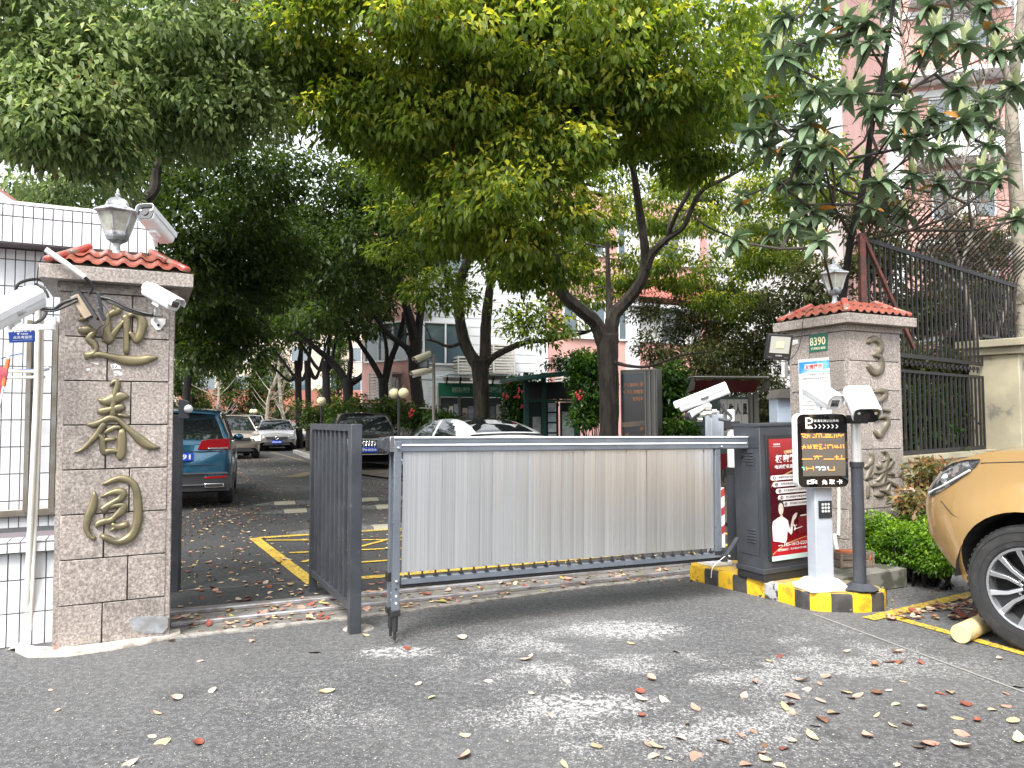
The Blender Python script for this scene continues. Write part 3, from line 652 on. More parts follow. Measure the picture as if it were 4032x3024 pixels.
MB().add([s0+us*sw*.28+Z*hh*.86+ns*.002, s0+us*sw*.4+Z*hh*.92+ns*.002, s0+us*sw*.37+Z*hh*.82+ns*.002, s0+us*sw*.34+Z*hh*.66+ns*.002, s0+us*sw*.33+Z*hh*.78+ns*.002], [(0, 1, 2, 3, 4)]).build('sign_emblem', ink_w, t, world=True)
MB().add([s0+us*sw*.12+Z*hh*.18+ns*.002, s0+us*sw*.9+Z*hh*.2+ns*.002, s0+us*sw*.9+Z*hh*.23+ns*.002, s0+us*sw*.12+Z*hh*.21+ns*.002], [(0, 1, 2, 3)]).build('sign_line', mat('pale_blue_print', (.3, .4, .6), .5), t, world=True)
for xx in (.2, .82): MB().tube([s0+us*sw*xx+Z*hh*.95, s0+us*sw*xx+Z*(hh+.03)], .002, 5).build('cable_tie', white_plastic, t, world=True)
# mop and towel
t = thing('mop', 'orange mop handle with a pink cloth leaning on the guardhouse wall', 'mop', P(20, 1560, 5.0))
MB().tube([P(32, 1415, 5.05), P(14, 1520, 5.0)], .014, 8).build('handle', mat('orange_plastic', (.55, .12, .02), .4), t, world=True, smooth=True)
MB().tube([P(34, 1400, 5.05), P(32, 1418, 5.05)], .012, 8).build('cap', white_plastic, t, world=True, smooth=True)
MB().tube([P(14, 1520, 5.0), P(-12, 1650, 4.95)], .007, 8).build('shaft', chrome, t, world=True, smooth=True)
mb = MB(); c_ = [P(x, y, 4.98+.03*((i*7) % 3)) for i, (x, y) in enumerate(((-5, 1442), (10, 1444), (30, 1452), (28, 1475), (20, 1500), (14, 1530), (4, 1560), (-6, 1570)))]
mb.add(c_, [(0, 1, 2, 3), (0, 3, 4, 7), (4, 5, 6, 7)]).build('pink_cloth', mat('pink_cloth', (.55, .12, .16), .9, c2=(.4, .08, .1), sc=20), t, world=True)
# ================================================================== cctv cameras
def cctv(label, pos, tgt, L_=.3, w_=.11, h_=.1, sty='box', hood=.04, grp='surveillance cameras round the gate', mount=None, m=None, roll=0, front=None):
    """pos: middle of the housing; tgt: direction it looks (+X local)"""
    m = m or white_metal; x = Vector(tgt).normalized(); y = Z.cross(x).normalized(); z = x.cross(y)
    M = Matrix(((x.x, y.x, z.x, pos[0]), (x.y, y.y, z.y, pos[1]), (x.z, y.z, z.z, pos[2]), (0, 0, 0, 1)))
    t = thing('security_camera', label, 'camera', M=M, group=grp); h2, w2, l2 = h_/2, w_/2, L_/2
    if sty == 'box':
        pr = [(-w2*.72, -h2), (w2*.72, -h2), (w2, -h2*.45), (w2, h2*.5), (w2*.62, h2), (-w2*.62, h2), (-w2, h2*.5), (-w2, -h2*.45)]
        MB().prism(pr, (-l2, 0, 0), Vector((0, 1, 0)), Z, Vector((1, 0, 0)), L_).build('housing', m, t, bevel=.004)
        k = 1.16; ph = [(-w2*k, -h2*.05), (-w2*k, h2*.55), (-w2*.68, h2*1.14), (w2*.68, h2*1.14), (w2*k, h2*.55), (w2*k, -h2*.05)]
        inn = [(a*.95, b-.004 if b > 0 else b) for a, b in ph]; mb = MB(); n = 6
        for xx, in ((-l2*.98,), (l2+hood,)): mb.v += [(xx, a, b) for a, b in ph]+[(xx, a, b) for a, b in inn]
        for i in range(5): mb.f += [(i, i+1, 13+i, 12+i), (6+i, 18+i, 19+i, 7+i), (i, 6+i, 7+i, i+1), (12+i, 13+i, 19+i, 18+i)]
        mb.f += [(0, 12, 18, 6), (5, 11, 23, 17)]
        mb.build('sun_shield', m, t)
        MB().bb(l2, l2+.006, -w2*.66, w2*.66, -h2*.62, h2*.55).build('front_bezel', front or m, t, bevel=.002)
        MB().bb(l2+.006, l2+.009, -w2*.5, w2*.5, -h2*.45, h2*.42).build('lens_window', darkglass, t)
        MB().bb(-l2*.2, l2*.1, w2*1.0, w2*1.1, -h2*.5, h2*.1).build('latch', chrome, t)
    else:
        pr = []
        for i in range(20):
            a = 2*math.pi*i/20; s_ = lambda v: math.copysign(abs(v)**.45, v); pr.append((w2*s_(math.cos(a)), h2*s_(math.sin(a))))
        MB().prism(pr, (-l2, 0, 0), Vector((0, 1, 0)), Z, Vector((1, 0, 0)), L_).build('housing', m, t, bevel=.006)
        sh = [(a*1.09, b*1.12+.002) for a, b in pr if b > -h2*.35]; sh = sorted(sh, key=lambda q: math.atan2(q[1], q[0])); mb = MB()
        n = len(sh)
        for xx in (-l2*1.04, l2+hood): mb.v += [(xx, a, b) for a, b in sh]+[(xx, a*.95, b*.95) for a, b in sh]
        for i in range(n-1): mb.f += [(i, i+1, 2*n+i+1, 2*n+i), (n+i, 3*n+i, 3*n+i+1, n+i+1), (i, n+i, n+i+1, i+1), (2*n+i, 2*n+i+1, 3*n+i+1, 3*n+i)]
        mb.build('sun_shield', m, t, smooth=True)
        MB().prism([(a*.94, b*.94) for a, b in pr], (l2, 0, 0), Vector((0, 1, 0)), Z, Vector((1, 0, 0)), .006).build('front_glass', darkglass, t)
        MB().cyl((l2+.006, 0, 0), (l2+.012, 0, 0), h2*.42, 16).build('lens_ring', mat('lens', (.03, .02, .025), .1, coat=1.), t, smooth=True)
        for sy in (-1, 1): MB().cyl((l2+.006, sy*w2*.62, h2*.4), (l2+.01, sy*w2*.62, h2*.4), h2*.17, 12).build('infrared_lamp', mat('ir_lamp', (.5, .52, .45), .3), t)
    if mount is not None:
        a_ = Vector((0, 0, -h2)); b_ = M.inverted() @ Vector(mount)
        MB().box(a_+Vector((0, 0, -.012)), (.06, .05, .024)).build('bracket_plate', m, t, bevel=.002)
        MB().tube([a_+Vector((0, 0, -.02)), a_.lerp(b_, .5), b_], .014, 8).build('bracket_arm', m, t, smooth=True)
        MB().sphere(a_.lerp(b_, .45), .022).build('bracket_joint', m, t, smooth=True)
    return t
# camera on the cornice of the left pillar, looking at us
q = P(618, 890, 4.95)
t = cctv('white camera tilted down behind the tiled roof of the tall pillar', q, Vector((-.10, -.86, .36)), .27, .115, .1, 'bullet', .03, mount=P(612, 968, 5.0))
# camera on the front of the left pillar
q = P(635, 1168, 4.78); cctv('white box camera on the front of the tall pillar, pointing to the drive', q, P(718, 1215, 4.72)-q, .25, .1, .085, 'box', .03, mount=W(610, 1262, PO, N))
t = thing('camera_mount_plate', 'white six-sided mounting plate screwed to the tall pillar under the box camera', 'mount', W(622, 1265, PO, N))
MB().add([f1(*p)+N*.008 for p in ((1740, 420), (2060, 420), (2050, 520), (1940, 660), (1850, 660), (1740, 520))]+[f1(*p) for p in ((1740, 420), (2060, 420), (2050, 520), (1940, 660), (1850, 660), (1740, 520))],
         [tuple(range(6))]+[(i, (i+1) % 6, 6+(i+1) % 6, 6+i) for i in range(6)]).build('plate', white_plastic, t, world=True)
MB().tube([f1(1900, 560)+N*.01, f1(1900, 560)+N*.016], .009, 8).build('bolt', black, t, world=True)
# big camera at far left
q = P(35, 1222, 4.3); cctv('large white box camera at the edge by the guardhouse, pointing away from the pillar', q, P(-120, 1300, 4.05)-q, .44, .13, .125, 'box', .03, mount=P(40, 1290, 4.55))
# lamp driver box with cables on left pillar
t = thing('lamp_driver', 'black and bronze infrared lamp box hanging askew over the topmost brass character', 'lamp', f1(350, 200)+N*.05)
a_, b_ = f1(300, 60)+N*.07, f1(590, 560)+N*.07; ax = (a_-b_).normalized(); sx_ = ax.cross(N).normalized()
MB().bar(P(295, 1150, 4.72), P(372, 1265, 4.74), .065, .05, up=N).build('housing', black, t, world=True, bevel=.006)
MB().bar(P(292, 1163, 4.68), P(348, 1250, 4.70), .052, .012, up=N).build('face_plate', mat('bronze_plate', (.26, .2, .14), .4, .4, c2=(.35, .28, .2), sc=15), t, world=True, bevel=.004)
MB().bar(P(388, 1150, 4.7), P(400, 1230, 4.72), .022, .03, up=N).build('clamp', charcoal, t, world=True, bevel=.003)
MB().bar(P(388, 1212, 4.7), P(412, 1262, 4.72), .024, .03, up=N).build('clamp_arm', charcoal, t, world=True, bevel=.003)
MB().bar(P(360, 1262, 4.7), P(392, 1290, 4.72), .05, .04, up=N).build('terminal_block', mat('terminal', (.06, .05, .05), .6, c2=(.35, .12, .04), sc=30, lo=.6, hi=.65), t, world=True)
t = thing('white_tube', 'white plastic tube slanting from the cornice down to the black lamp box', 'tube', P(180, 985, 4.6))
MB().tube([P(180, 982, 4.55), P(260, 1038, 4.6), P(333, 1092, 4.66)], .017, 12).build('tube_body', white_plastic, t, world=True, smooth=True)
cabm = mat('black_cable', (.018, .018, .02), .5)
def cable(label, pts, r=.01, name='cable', m=cabm, n=8):
    pp = [Vector(p) for p in pts]; out = []
    for i in range(len(pp)-1):
        p0, p1, p2, p3 = pp[max(i-1, 0)], pp[i], pp[i+1], pp[min(i+2, len(pp)-1)]
        for k in range(6):
            s = k/6; out.append(.5*((2*p1)+(p2-p0)*s+(2*p0-5*p1+4*p2-p3)*s*s+(3*p1-3*p2+p3-p0)*s**3))
    out.append(pp[-1]); o = MB().tube(out, r, n).build(name, m, None, smooth=True); props(o, label, 'cable'); return o
cable('short black cable from the white tube to the lamp box', [P(330, 1090, 4.66), P(352, 1108, 4.68), P(362, 1135, 4.7), P(350, 1158, 4.7)], .010)
cable('black cable sagging from the lamp box to the left of the pillar', [P(305, 1172, 4.68), P(250, 1192, 4.66), P(215, 1215, 4.66), P(172, 1212, 4.64), P(145, 1192, 4.62)], .0105)
cable('second black cable sagging just under the first beside the pillar', [P(308, 1182, 4.67), P(240, 1215, 4.65), P(200, 1225, 4.65), P(160, 1218, 4.64), P(142, 1196, 4.62)], .0065)
cable('black cable from the lamp box across the pillar to the box camera', [P(398, 1170, 4.7), P(440, 1180, 4.7), P(500, 1210, 4.72), P(560, 1230, 4.74), P(602, 1238, 4.74)], .009)
cable('thin black cable just under the one crossing the pillar', [P(400, 1176, 4.71), P(440, 1195, 4.71), P(500, 1222, 4.73), P(560, 1240, 4.75), P(640, 1246, 4.75)], .007)
cable('thin looped black wire beside the lamp box', [P(397, 1190, 4.69), P(425, 1225, 4.69), P(432, 1262, 4.69), P(418, 1286, 4.7), P(400, 1290, 4.7)], .0025, n=5)
cable('black hose arching over the far left camera', [P(62, 1152, 4.7), P(70, 1120, 4.7), P(110, 1103, 4.75), P(150, 1100, 4.8), P(175, 1110, 4.85)], .010)
cable('black hose curling down behind the white bracket arm', [P(185, 1220, 4.75), P(172, 1250, 4.72), P(140, 1272, 4.7), P(120, 1285, 4.7)], .010)
cable('black hose curving between the spikes by the tall pillar', [P(140, 1118, 4.8), P(165, 1130, 4.8), P(182, 1150, 4.8), P(190, 1172, 4.8)], .008)
cable('thin black wire hanging from the cornice edge', [P(165, 1010, 4.62), P(150, 1060, 4.62), P(146, 1120, 4.62), P(145, 1190, 4.62)], .004, n=5)
cable('thin blue cord tied across the window posts', [P(4, 1413, 5.1), P(45, 1400, 5.1), P(90, 1392, 5.1)], .004, m=mat('blue_cord', (.03, .09, .3), .6), n=5)
cable('dark blue cord running level behind the pipes', [P(40, 1453, 5.1), P(120, 1455, 5.1), P(195, 1451, 5.15)], .0035, m=MATS['blue_cord'], n=5)
# grey box and dark upright just behind the pillar
t = thing('gate_post', 'dark upright gate post with a boxed head behind the tall pillar', 'post', (P(692, 2328, 6.29).x, 6.29, 0))
q = G(690, 2330); MB().bb(q.x-.035, q.x+.035, q.y-.03, q.y+.03, 0, 1.5).build('upright', charcoal, t, world=True, bevel=.003)
MB().add([P(703, 1648, 6.2), P(745, 1648, 6.2), P(745, 1580, 6.2), P(722, 1572, 6.2), P(703, 1572, 6.2)]+[P(703, 1648, 6.35), P(745, 1648, 6.35), P(745, 1580, 6.35), P(722, 1572, 6.35), P(703, 1572, 6.35)],
         [(0, 1, 2, 3, 4)]+[(i, (i+1) % 5, 5+(i+1) % 5, 5+i) for i in range(5)]+[(9, 8, 7, 6, 5)]).build('head_box', charcoal, t, world=True, bevel=.004)
MB().sphere(P(742, 1610, 6.2), .035).build('lamp_bulb', mat('milk_lamp', (.7, .7, .72), .3), t, world=True, smooth=True)
# ================================================================== fixed fence panel
t = thing('fence_panel', 'dark steel railing panel standing edge-on beside the folded barrier', 'fence', G(1402, 2472))
fa = Vector((-1.085, 5.15, 0)); fb = Vector((-1.69, 6.36, 0)); fd = (fb-fa).normalized(); fl = (fb-fa).length
rotF = Matrix.Rotation(math.atan2(fd.y, fd.x), 4, 'Z')
MB().box(fa+Z*.71, (.078, .078, 1.42), rotF).build('post', charcoal, t, world=True, bevel=.004)
MB().box(fb+Z*.71, (.06, .06, 1.42), rotF).build('post', charcoal, t, world=True, bevel=.003)
for z_ in (.165, 1.395): MB().box(fa+fd*(fl/2)+Z*z_, (fl-.08, .05, .05), rotF).build('rail', charcoal, t, world=True, bevel=.002)
for i in range(9):
    p = fa+fd*(.13+i*(fl-.22)/8.); MB().box(p+Z*.78, (.052, .022, 1.18), rotF).build('bar', charcoal, t, world=True, bevel=.002)
# ================================================================== advertising barrier gate
GA = R(24.5); GM = Matrix.Translation(P(1560, 2252, 4.9)*1.0) ; gp = P(1560, 1722, 4.9); GM = Matrix.Translation((gp.x, gp.y, 0)) @ Matrix.Rotation(GA, 4, 'Z') @ Matrix.Rotation(R(.75), 4, 'Y')
t = BG = thing('barrier_gate', 'grey boom barrier with hanging aluminium slats closing the drive', 'gate', M=GM)
Lg = 2.93; zt = 1.33
alu = bpy.data.materials.new('aluminium_slat'); alu.use_nodes = True
def _alu():
    m = alu; tr = m.node_tree; L = tr.links.new; nd = tr.nodes.new; b = tr.nodes['Principled BSDF']; b.inputs['Metallic'].default_value = .85; b.inputs['Roughness'].default_value = .34
    tc = nd('ShaderNodeTexCoord'); mp = nd('ShaderNodeMapping'); mp.inputs['Scale'].default_value = (210, 210, .6); L(tc.outputs['Object'], mp.inputs['Vector'])
    oi = nd('ShaderNodeObjectInfo'); cb = nd('ShaderNodeCombineXYZ'); mu = nd('ShaderNodeMath'); mu.operation = 'MULTIPLY'; mu.inputs[1].default_value = 91; L(oi.outputs['Random'], mu.inputs[0]); L(mu.outputs[0], cb.inputs[0]); L(cb.outputs[0], mp.inputs['Location'])
    n = nd('ShaderNodeTexNoise'); n.inputs['Scale'].default_value = 1; n.inputs['Detail'].default_value = 3; L(mp.outputs[0], n.inputs['Vector'])
    n2 = nd('ShaderNodeTexNoise'); n2.inputs['Scale'].default_value = 3; n2.inputs['Detail'].default_value = 5; L(tc.outputs['Object'], n2.inputs['Vector'])
    r = nd('ShaderNodeValToRGB'); L(n.outputs['Fac'], r.inputs[0]); e = r.color_ramp.elements; e[0].position = .3; e[0].color = (.60, .625, .645, 1); e[1].position = .7; e[1].color = (.80, .83, .85, 1)
    h = nd('ShaderNodeHueSaturation'); L(r.outputs[0], h.inputs['Color']); mr = nd('ShaderNodeMapRange'); L(oi.outputs['Random'], mr.inputs['Value']); mr.inputs['To Min'].default_value = .93; mr.inputs['To Max'].default_value = 1.06; L(mr.outputs[0], h.inputs['Value'])
    L(h.outputs[0], b.inputs['Base Color'])
    r2 = nd('ShaderNodeMapRange'); r2.inputs['To Min'].default_value = .24; r2.inputs['To Max'].default_value = .34; L(n2.outputs['Fac'], r2.inputs['Value']); L(r2.outputs[0], b.inputs['Roughness'])
    bp = nd('ShaderNodeBump'); bp.inputs['Strength'].default_value = .2; bp.inputs['Distance'].default_value = .001; L(n.outputs['Fac'], bp.inputs['Height']); L(bp.outputs[0], b.inputs['Normal'])
_alu()
MB().bb(-.06, Lg+.04, -.005, .125, zt-.095, zt-.002).build('boom', gatepaint, t, bevel=.008)
MB().bb(-.055, Lg+.035, -.012, .13, zt-.004, zt+.007).build('boom_cap', white_metal, t, bevel=.003)
MB().bb(.02, Lg, -.010, -.004, zt-.052, zt-.040).build('boom_trim', white_metal, t)
MB().bb(.02, Lg, -.008, -.003, zt-.036, zt-.012).build('boom_groove', gatepaint, t)
MB().prism([(-.10, zt-.085), (-.115, zt-.07), (-.115, zt-.015), (-.10, zt+.002), (-.06, zt+.004), (-.06, zt-.092)], (0, .128, 0), Vector((1, 0, 0)), Z, Vector((0, -1, 0)), .136).build('end_cap', charcoal, t, bevel=.004)
MB().bb(-.062, -.03, -.013, .13, zt-.09, zt+.008).build('end_clamp', chrome, t, bevel=.003)
for y_, x_ in ((.0, -.006), (.105, -.006)):
    MB().bb(x_-.024, x_+.024, y_-.012, y_+.022, .2, zt-.096 if y_ else zt-.02).build('hanging_post', gatepaint, t, bevel=.003)
    MB().bb(x_-.032, x_+.032, y_-.018, y_+.028, .175, .215).build('post_collar', black, t, bevel=.004)
    MB().cyl((x_, y_+.005, .075), (x_, y_+.005, .178), .019, 10).build('rubber_sleeve', black, t, smooth=True)
    MB().cyl((x_, y_+.005, .02), (x_, y_+.005, .08), .010, 8).build('foot_pin', black, t, smooth=True)
    for k in range(3): MB().cyl((x_, y_-.0145, .26+k*.045), (x_, y_-.012, .26+k*.045), .0075, 8).build('bolt_hole', ink_w if k < 2 else black, t)
MB().bb(-.04, .0, .09, .14, .38, .44).build('post_bracket', black, t, bevel=.004)
MB().bb(.03, 2.66, -.014, .02, .375, .415).build('bottom_rail', gatepaint, t, bevel=.003)
MB().tube([(.03, .01, .362), (2.66, .01, .362)], .014, 8).build('rubber_strip', rubber, t, smooth=True)
MB().bb(2.615, 2.66, .0, .035, .37, zt-.096).build('hanging_post', gatepaint, t, bevel=.003)
MB().bb(2.59, 2.66, -.02, .03, .40, .425).build('corner_clamp', black, t)
for x_, z_ in ((-.006, zt-.066), (-.006, .40), (2.66, zt-.075)): MB().sphere((x_, -.02, z_), .010, 8, 6).build('bolt_head', chrome, t, smooth=True)
ns_ = 28; x0, x1 = .035, 2.60; pw = (x1-x0)/ns_
prof = []
for k in range(13):
    s = k/12; prof.append(((s-.5)*(pw-.0012), -.0008*math.sin(math.pi*s)**.5 - (.0006 if k in (3, 4, 8, 9) else 0)))
def slat_me(tw):
    mb = MB(); n = len(prof); zs = (.448, .9, zt-.094)
    for i, z_ in enumerate(zs):
        for a_, b_ in prof: mb.v.append((a_, b_, z_))
        for a_, b_ in prof: mb.v.append((a_, b_+.006, z_))
    for i in range(2):
        for k in range(n-1):
            b0 = i*2*n; b1 = (i+1)*2*n; mb.f += [(b0+k, b0+k+1, b1+k+1, b1+k), (b0+n+k, b1+n+k, b1+n+k+1, b0+n+k+1)]
    mb.f += [(0, n, 3*n, 2*n), (n-1, 3*n-1, 4*n-1, 2*n-1)] if False else []
    return mb
for i in range(ns_):
    if i == 0: o = slat_me(0).build('aluminium_slat', alu, t, smooth=True); sme = o.data
    else: o = link('aluminium_slat', sme, t)
    o.location = (x0+(i+.5)*pw, .012, 0); o.rotation_euler = (random.uniform(-.003, .003), 0, random.gauss(0, .014))
    if i == 0: h = MB().bb(-.010, .010, -.012, .012, .418, .432).bb(-.014, .014, -.014, .014, .415, .422) .cyl((0, 0, .43), (0, 0, .452), .007, 6).build('slat_clip', black, t, bevel=.002, seg=1); hme = h.data
    else: h = link('slat_clip', hme, t)
    h.location = (x0+(i+.5)*pw, -.004, 0)
# actuator arm to the island
a_, b_ = P(2852, 2200, 6.02), P(2905, 2120, 6.15)
MB().bar(a_, b_, .035, .03).build('actuator_arm', charcoal, t, world=True, bevel=.003)
MB().box(P(2850, 2196, 6.0), (.05, .05, .06)).build('arm_joint', black, t, world=True, bevel=.004); MB().sphere(P(2872, 2190, 5.98), .012).build('joint_bolt', chrome, t, world=True, smooth=True)
cable('thin black wire sprouting from the barrier arm joint', [P(2850, 2195, 5.98), P(2838, 2160, 5.98), P(2826, 2145, 6.0)], .0025, n=5)
cable('thin white cable tie hanging over the edge of the painted island', [P(2855, 2190, 5.95), P(2830, 2210, 5.9), P(2806, 2235, 5.9), P(2800, 2275, 5.95)], .0025, m=white_plastic, n=5)
# ================================================================== yellow and black island
ISL = [G(2722, 2284), G(2860, 2316), G(3000, 2350), G(3100, 2376), G(3160, 2397), G(3230, 2407), G(3380, 2412), G(3474, 2405), G(3487, 2380)]
bk_ = [Vector((2.88, 5.85, 0)), Vector((2.55, 6.35, 0)), Vector((2.15, 6.95, 0)), Vector((1.78, 7.25, 0)), G(2725, 2225)]
pts = [Vector((p.x, p.y)) for p in ISL+bk_]
py_ = mat('kerb_yellow_paint', (.70, .42, .01), .55, c2=(.45, .27, .02), sc=13, lo=.5, hi=.66, c3=(.07, .06, .045), sc3=17, lo3=.63, hi3=.68, bump=.5, bsc=30)
pk_ = mat('kerb_black_paint', (.03, .028, .026), .6, c2=(.06, .055, .05), sc=10, c3=(.25, .23, .2), sc3=17, lo3=.66, hi3=.72, bump=.6, bsc=30)
top_m = mat('island_top_paint', (.60, .38, .03), .7, c2=(.26, .22, .15), sc=2.6, lo=.45, hi=.6, c3=(.16, .14, .11), sc3=20, lo3=.6, hi3=.68, bump=.3, bsc=40)
t = ISO = thing('traffic_island', 'raised island painted in yellow and black blocks under the ticket posts', 'island', (2.3, 6.2, 0))
H = .135
MB().prism([(p.x, p.y) for p in pts], (0, 0, 0), Vector((1, 0, 0)), Vector((0, 1, 0)), Z, H-.004).build('concrete_core', concrete, t, world=True)
ctr = sum(pts, Vector((0, 0)))/len(pts)
mb = MB(); n = len(pts); inn = [ctr+(p-ctr)*.985 for p in pts]
mb.add([(p.x, p.y, H-.006) for p in pts]+[(p.x, p.y, H) for p in inn], [tuple(range(n, 2*n))]+[(i, (i+1) % n, n+(i+1) % n, n+i) for i in range(n)]).build('painted_top', top_m, t, world=True)
path = pts[:9]+[pts[9], pts[10]]; cum = [0]
for i in range(len(path)-1): cum.append(cum[-1]+(path[i+1]-path[i]).length)
def at_(s):
    for i in range(len(path)-1):
        if s <= cum[i+1]: return path[i].lerp(path[i+1], (s-cum[i])/(cum[i+1]-cum[i]))
    return path[-1]
s = -.02; i = 0
bl = [.17, .155, .155, .15, .17, .13, .17, .14, .15, .15, .15, .13, .13, .12, .13]
bnd = [0]; 
while bnd[-1] < cum[-1]-.05: bnd.append(min(cum[-1], bnd[-1]+bl[min(len(bnd)-1, len(bl)-1)]))
scar = mat('chipped_concrete', (.34, .34, .35), .8, c2=(.05, .045, .04), sc=14, lo=.5, hi=.6, bump=.6, bsc=30)
for i in range(len(bnd)-1):
    mb = MB(); K = 4; o3 = []
    for k in range(K+1):
        p = at_(bnd[i]+(bnd[i+1]-bnd[i])*k/K); d_ = (p-ctr).normalized(); o3.append([(p+d_*.012, 0), (p+d_*.014, H-.03), (p+d_*.006, H-.004), (p-d_*.035, H+.003)])
    for row in o3: mb.v += [(q.x, q.y, z_) for q, z_ in row]
    for k in range(K):
        for j in range(3): mb.f.append((k*4+j, (k+1)*4+j, (k+1)*4+j+1, k*4+j+1))
    mb.build('painted_block', scar if i == 5 else (pk_ if i % 2 == 1 else py_), t, world=True, smooth=True)
# advert cabinet (barrier motor housing)
CM_ = Matrix.Translation((2.01, 6.02, H)) @ Matrix.Rotation(R(26), 4, 'Z') @ Matrix.Rotation(R(-1), 4, 'Y')
t = CAB = thing('advert_cabinet', 'dark steel barrier cabinet with a red lightbox advert on its front', 'cabinet', M=CM_)
cw, cd, chh = .57, .30, 1.255
MB().bb(0, cw, 0, cd, 0, .06).build('plinth', black, t, bevel=.003)
MB().bb(-.0, cw, .0, cd, .08, chh).build('cabinet_body', charcoal, t, bevel=.006)
MB().bb(-.008, cw+.008, -.008, cd+.008, .06, .10).build('base_skirt', charcoal, t, bevel=.004)
MB().bb(-.008, cw+.008, -.008, cd+.008, chh-.012, chh+.012).build('cabinet_lid', charcoal, t, bevel=.004)
MB().bb(-.004, .0, .04, .24, .2, 1.0).build('service_door', charcoal, t, bevel=.002)
MB().bb(-.004, .0, .02, cd-.02, 1.07, chh-.03).build('upper_side_panel', charcoal, t, bevel=.002)
for zz in (.30, .93):
    for k in range(5): MB().bb(-.010, -.003, .075, .165, zz+k*.024, zz+k*.024+.012).build('vent_louvre', charcoal, t, bevel=.002, seg=1)
MB().cyl((-.012, .20, .99), (-.003, .20, .99), .012, 10).build('lock', black, t)
MB().bb(.055, cw-.025, -.014, -.0, .17, chh-.08).build('door_frame', black, t, bevel=.003)
pw0, pw1, pz0, pz1 = .082, cw-.045, .20, chh-.115
gr = bpy.data.materials.new('red_poster_print'); gr.use_nodes = True
def _post():
    tr = gr.node_tree; L = tr.links.new; nd = tr.nodes.new; b = tr.nodes['Principled BSDF']; tc = nd('ShaderNodeTexCoord'); sp = nd('ShaderNodeSeparateXYZ'); L(tc.outputs['Object'], sp.inputs[0])
    r = nd('ShaderNodeValToRGB'); mr = nd('ShaderNodeMapRange'); mr.inputs['From Min'].default_value = pz0; mr.inputs['From Max'].default_value = pz1; L(sp.outputs['Z'], mr.inputs['Value']); L(mr.outputs[0], r.inputs[0])
    e = r.color_ramp.elements; e[0].position = 0; e[0].color = (.32, .008, .012, 1); e[1].position = 1; e[1].color = (.35, .01, .02, 1)
    for p_, c_ in ((.3, (.05, .004, .008)), (.55, (.055, .004, .01)), (.7, (.13, .006, .012)), (.2, (.16, .006, .01))): k = e.new(p_); k.color = (*c_, 1)
    L(r.outputs[0], b.inputs['Base Color']); b.inputs['Roughness'].default_value = .25; b.inputs['Coat Weight'].default_value = .4
_post()
MB().bb(pw0, pw1, -.018, -.014, pz0, pz1).build('poster', gr, t)
MB().bb(pw0-.004, pw1+.003, -.0185, -.0135, pz0-.04, pz0-.001).build('lightbox_strip', mat('pale_lightbox', (.5, .62, .6), .3), t)
X = Vector((1, 0, 0)); Wp = pw1-pw0; Hp = pz1-pz0
def pp(a, b, d=.0012): return CM_ @ Vector((pw0+a*Wp, -.018-d, pz0+b*Hp))
ux = (CM_.to_3x3() @ X).normalized(); uz = (CM_.to_3x3() @ Z).normalized()
def ptxt(s, a, b, w_, h_, m, bold=.0, d=.0022): text(s, pp(a, b, d), ux, uz, w_*Wp, h_*Hp, m, t, bold=bold)
def pflat(poly, m, name, d=.001): MB().add([pp(a, b, d) for a, b in poly], [tuple(range(len(poly)))]).build(name, m, t, world=True)
cream = mat('cream_print', (.72, .6, .48), .4); gold_p = mat('gold_print', (.5, .3, .12), .4)
ptxt('极家装修', .10, .945, .17, .017, ink_w, .02); ptxt('专注家庭装修设计', .08, .93, .2, .008, ink_w)
pflat([(.36, .895), (.58, .905), (.585, .876), (.365, .866)], gold_p, 'print_badge', .0008); ptxt('汶水店', .41, .875, .12, .02, ink_w)
ptxt('极家精装', .14, .795, .72, .068, ink_w, .035); ptxt('电话报名即享五大礼', .12, .742, .84, .034, ink_w, .025)
arc = [(.02+.98*(k/16), .60+.135*math.sin(math.pi*(k/16)*.62)**.8) for k in range(17)]
mb = MB(); mb.v = [tuple(pp(a, b, .0009)) for a, b in arc]+[tuple(pp(a, b-.012, .0009)) for a, b in arc]; mb.f = [(k, k+1, 18+k, 17+k) for k in range(16)]; mb.build('print_arc', gold_p, t, world=True)
for i, s_ in enumerate(('免费提供360°全景设计效果图', '免费享建设银行装修分期', '竣工即送全屋空气检测治理', '竣工即送58寸液晶电视', '签约送第三方全程监理')):
    a_ = .07+.045*i+(.03 if i > 1 else 0)+(.05 if i > 3 else 0); b_ = .645-.058*i; e_ = .96
    rr = .021; cap = [(a_-.02+.05*math.cos(q)*.9, b_+.021+rr*math.sin(q)) for q in [math.pi/2+k*math.pi/8 for k in range(9)]]
    pflat([(e_, b_), (e_, b_+.042)]+cap, ink_w, 'print_banner', .0012)
    pflat([(a_+.035+.038*math.cos(q), b_+.021+.0165*math.sin(q)) for q in [k*math.pi/6 for k in range(12)]], mat('maroon_print', (.1, .006, .012), .4), 'print_disc', .0017)
    ptxt(str(i+1), a_+.02, b_+.011, .028, .021, ink_w, .01, .0024); ptxt(s_, a_+.13, b_+.013, min(.62, e_-a_-.2), .02, MATS['maroon_print'], .01)
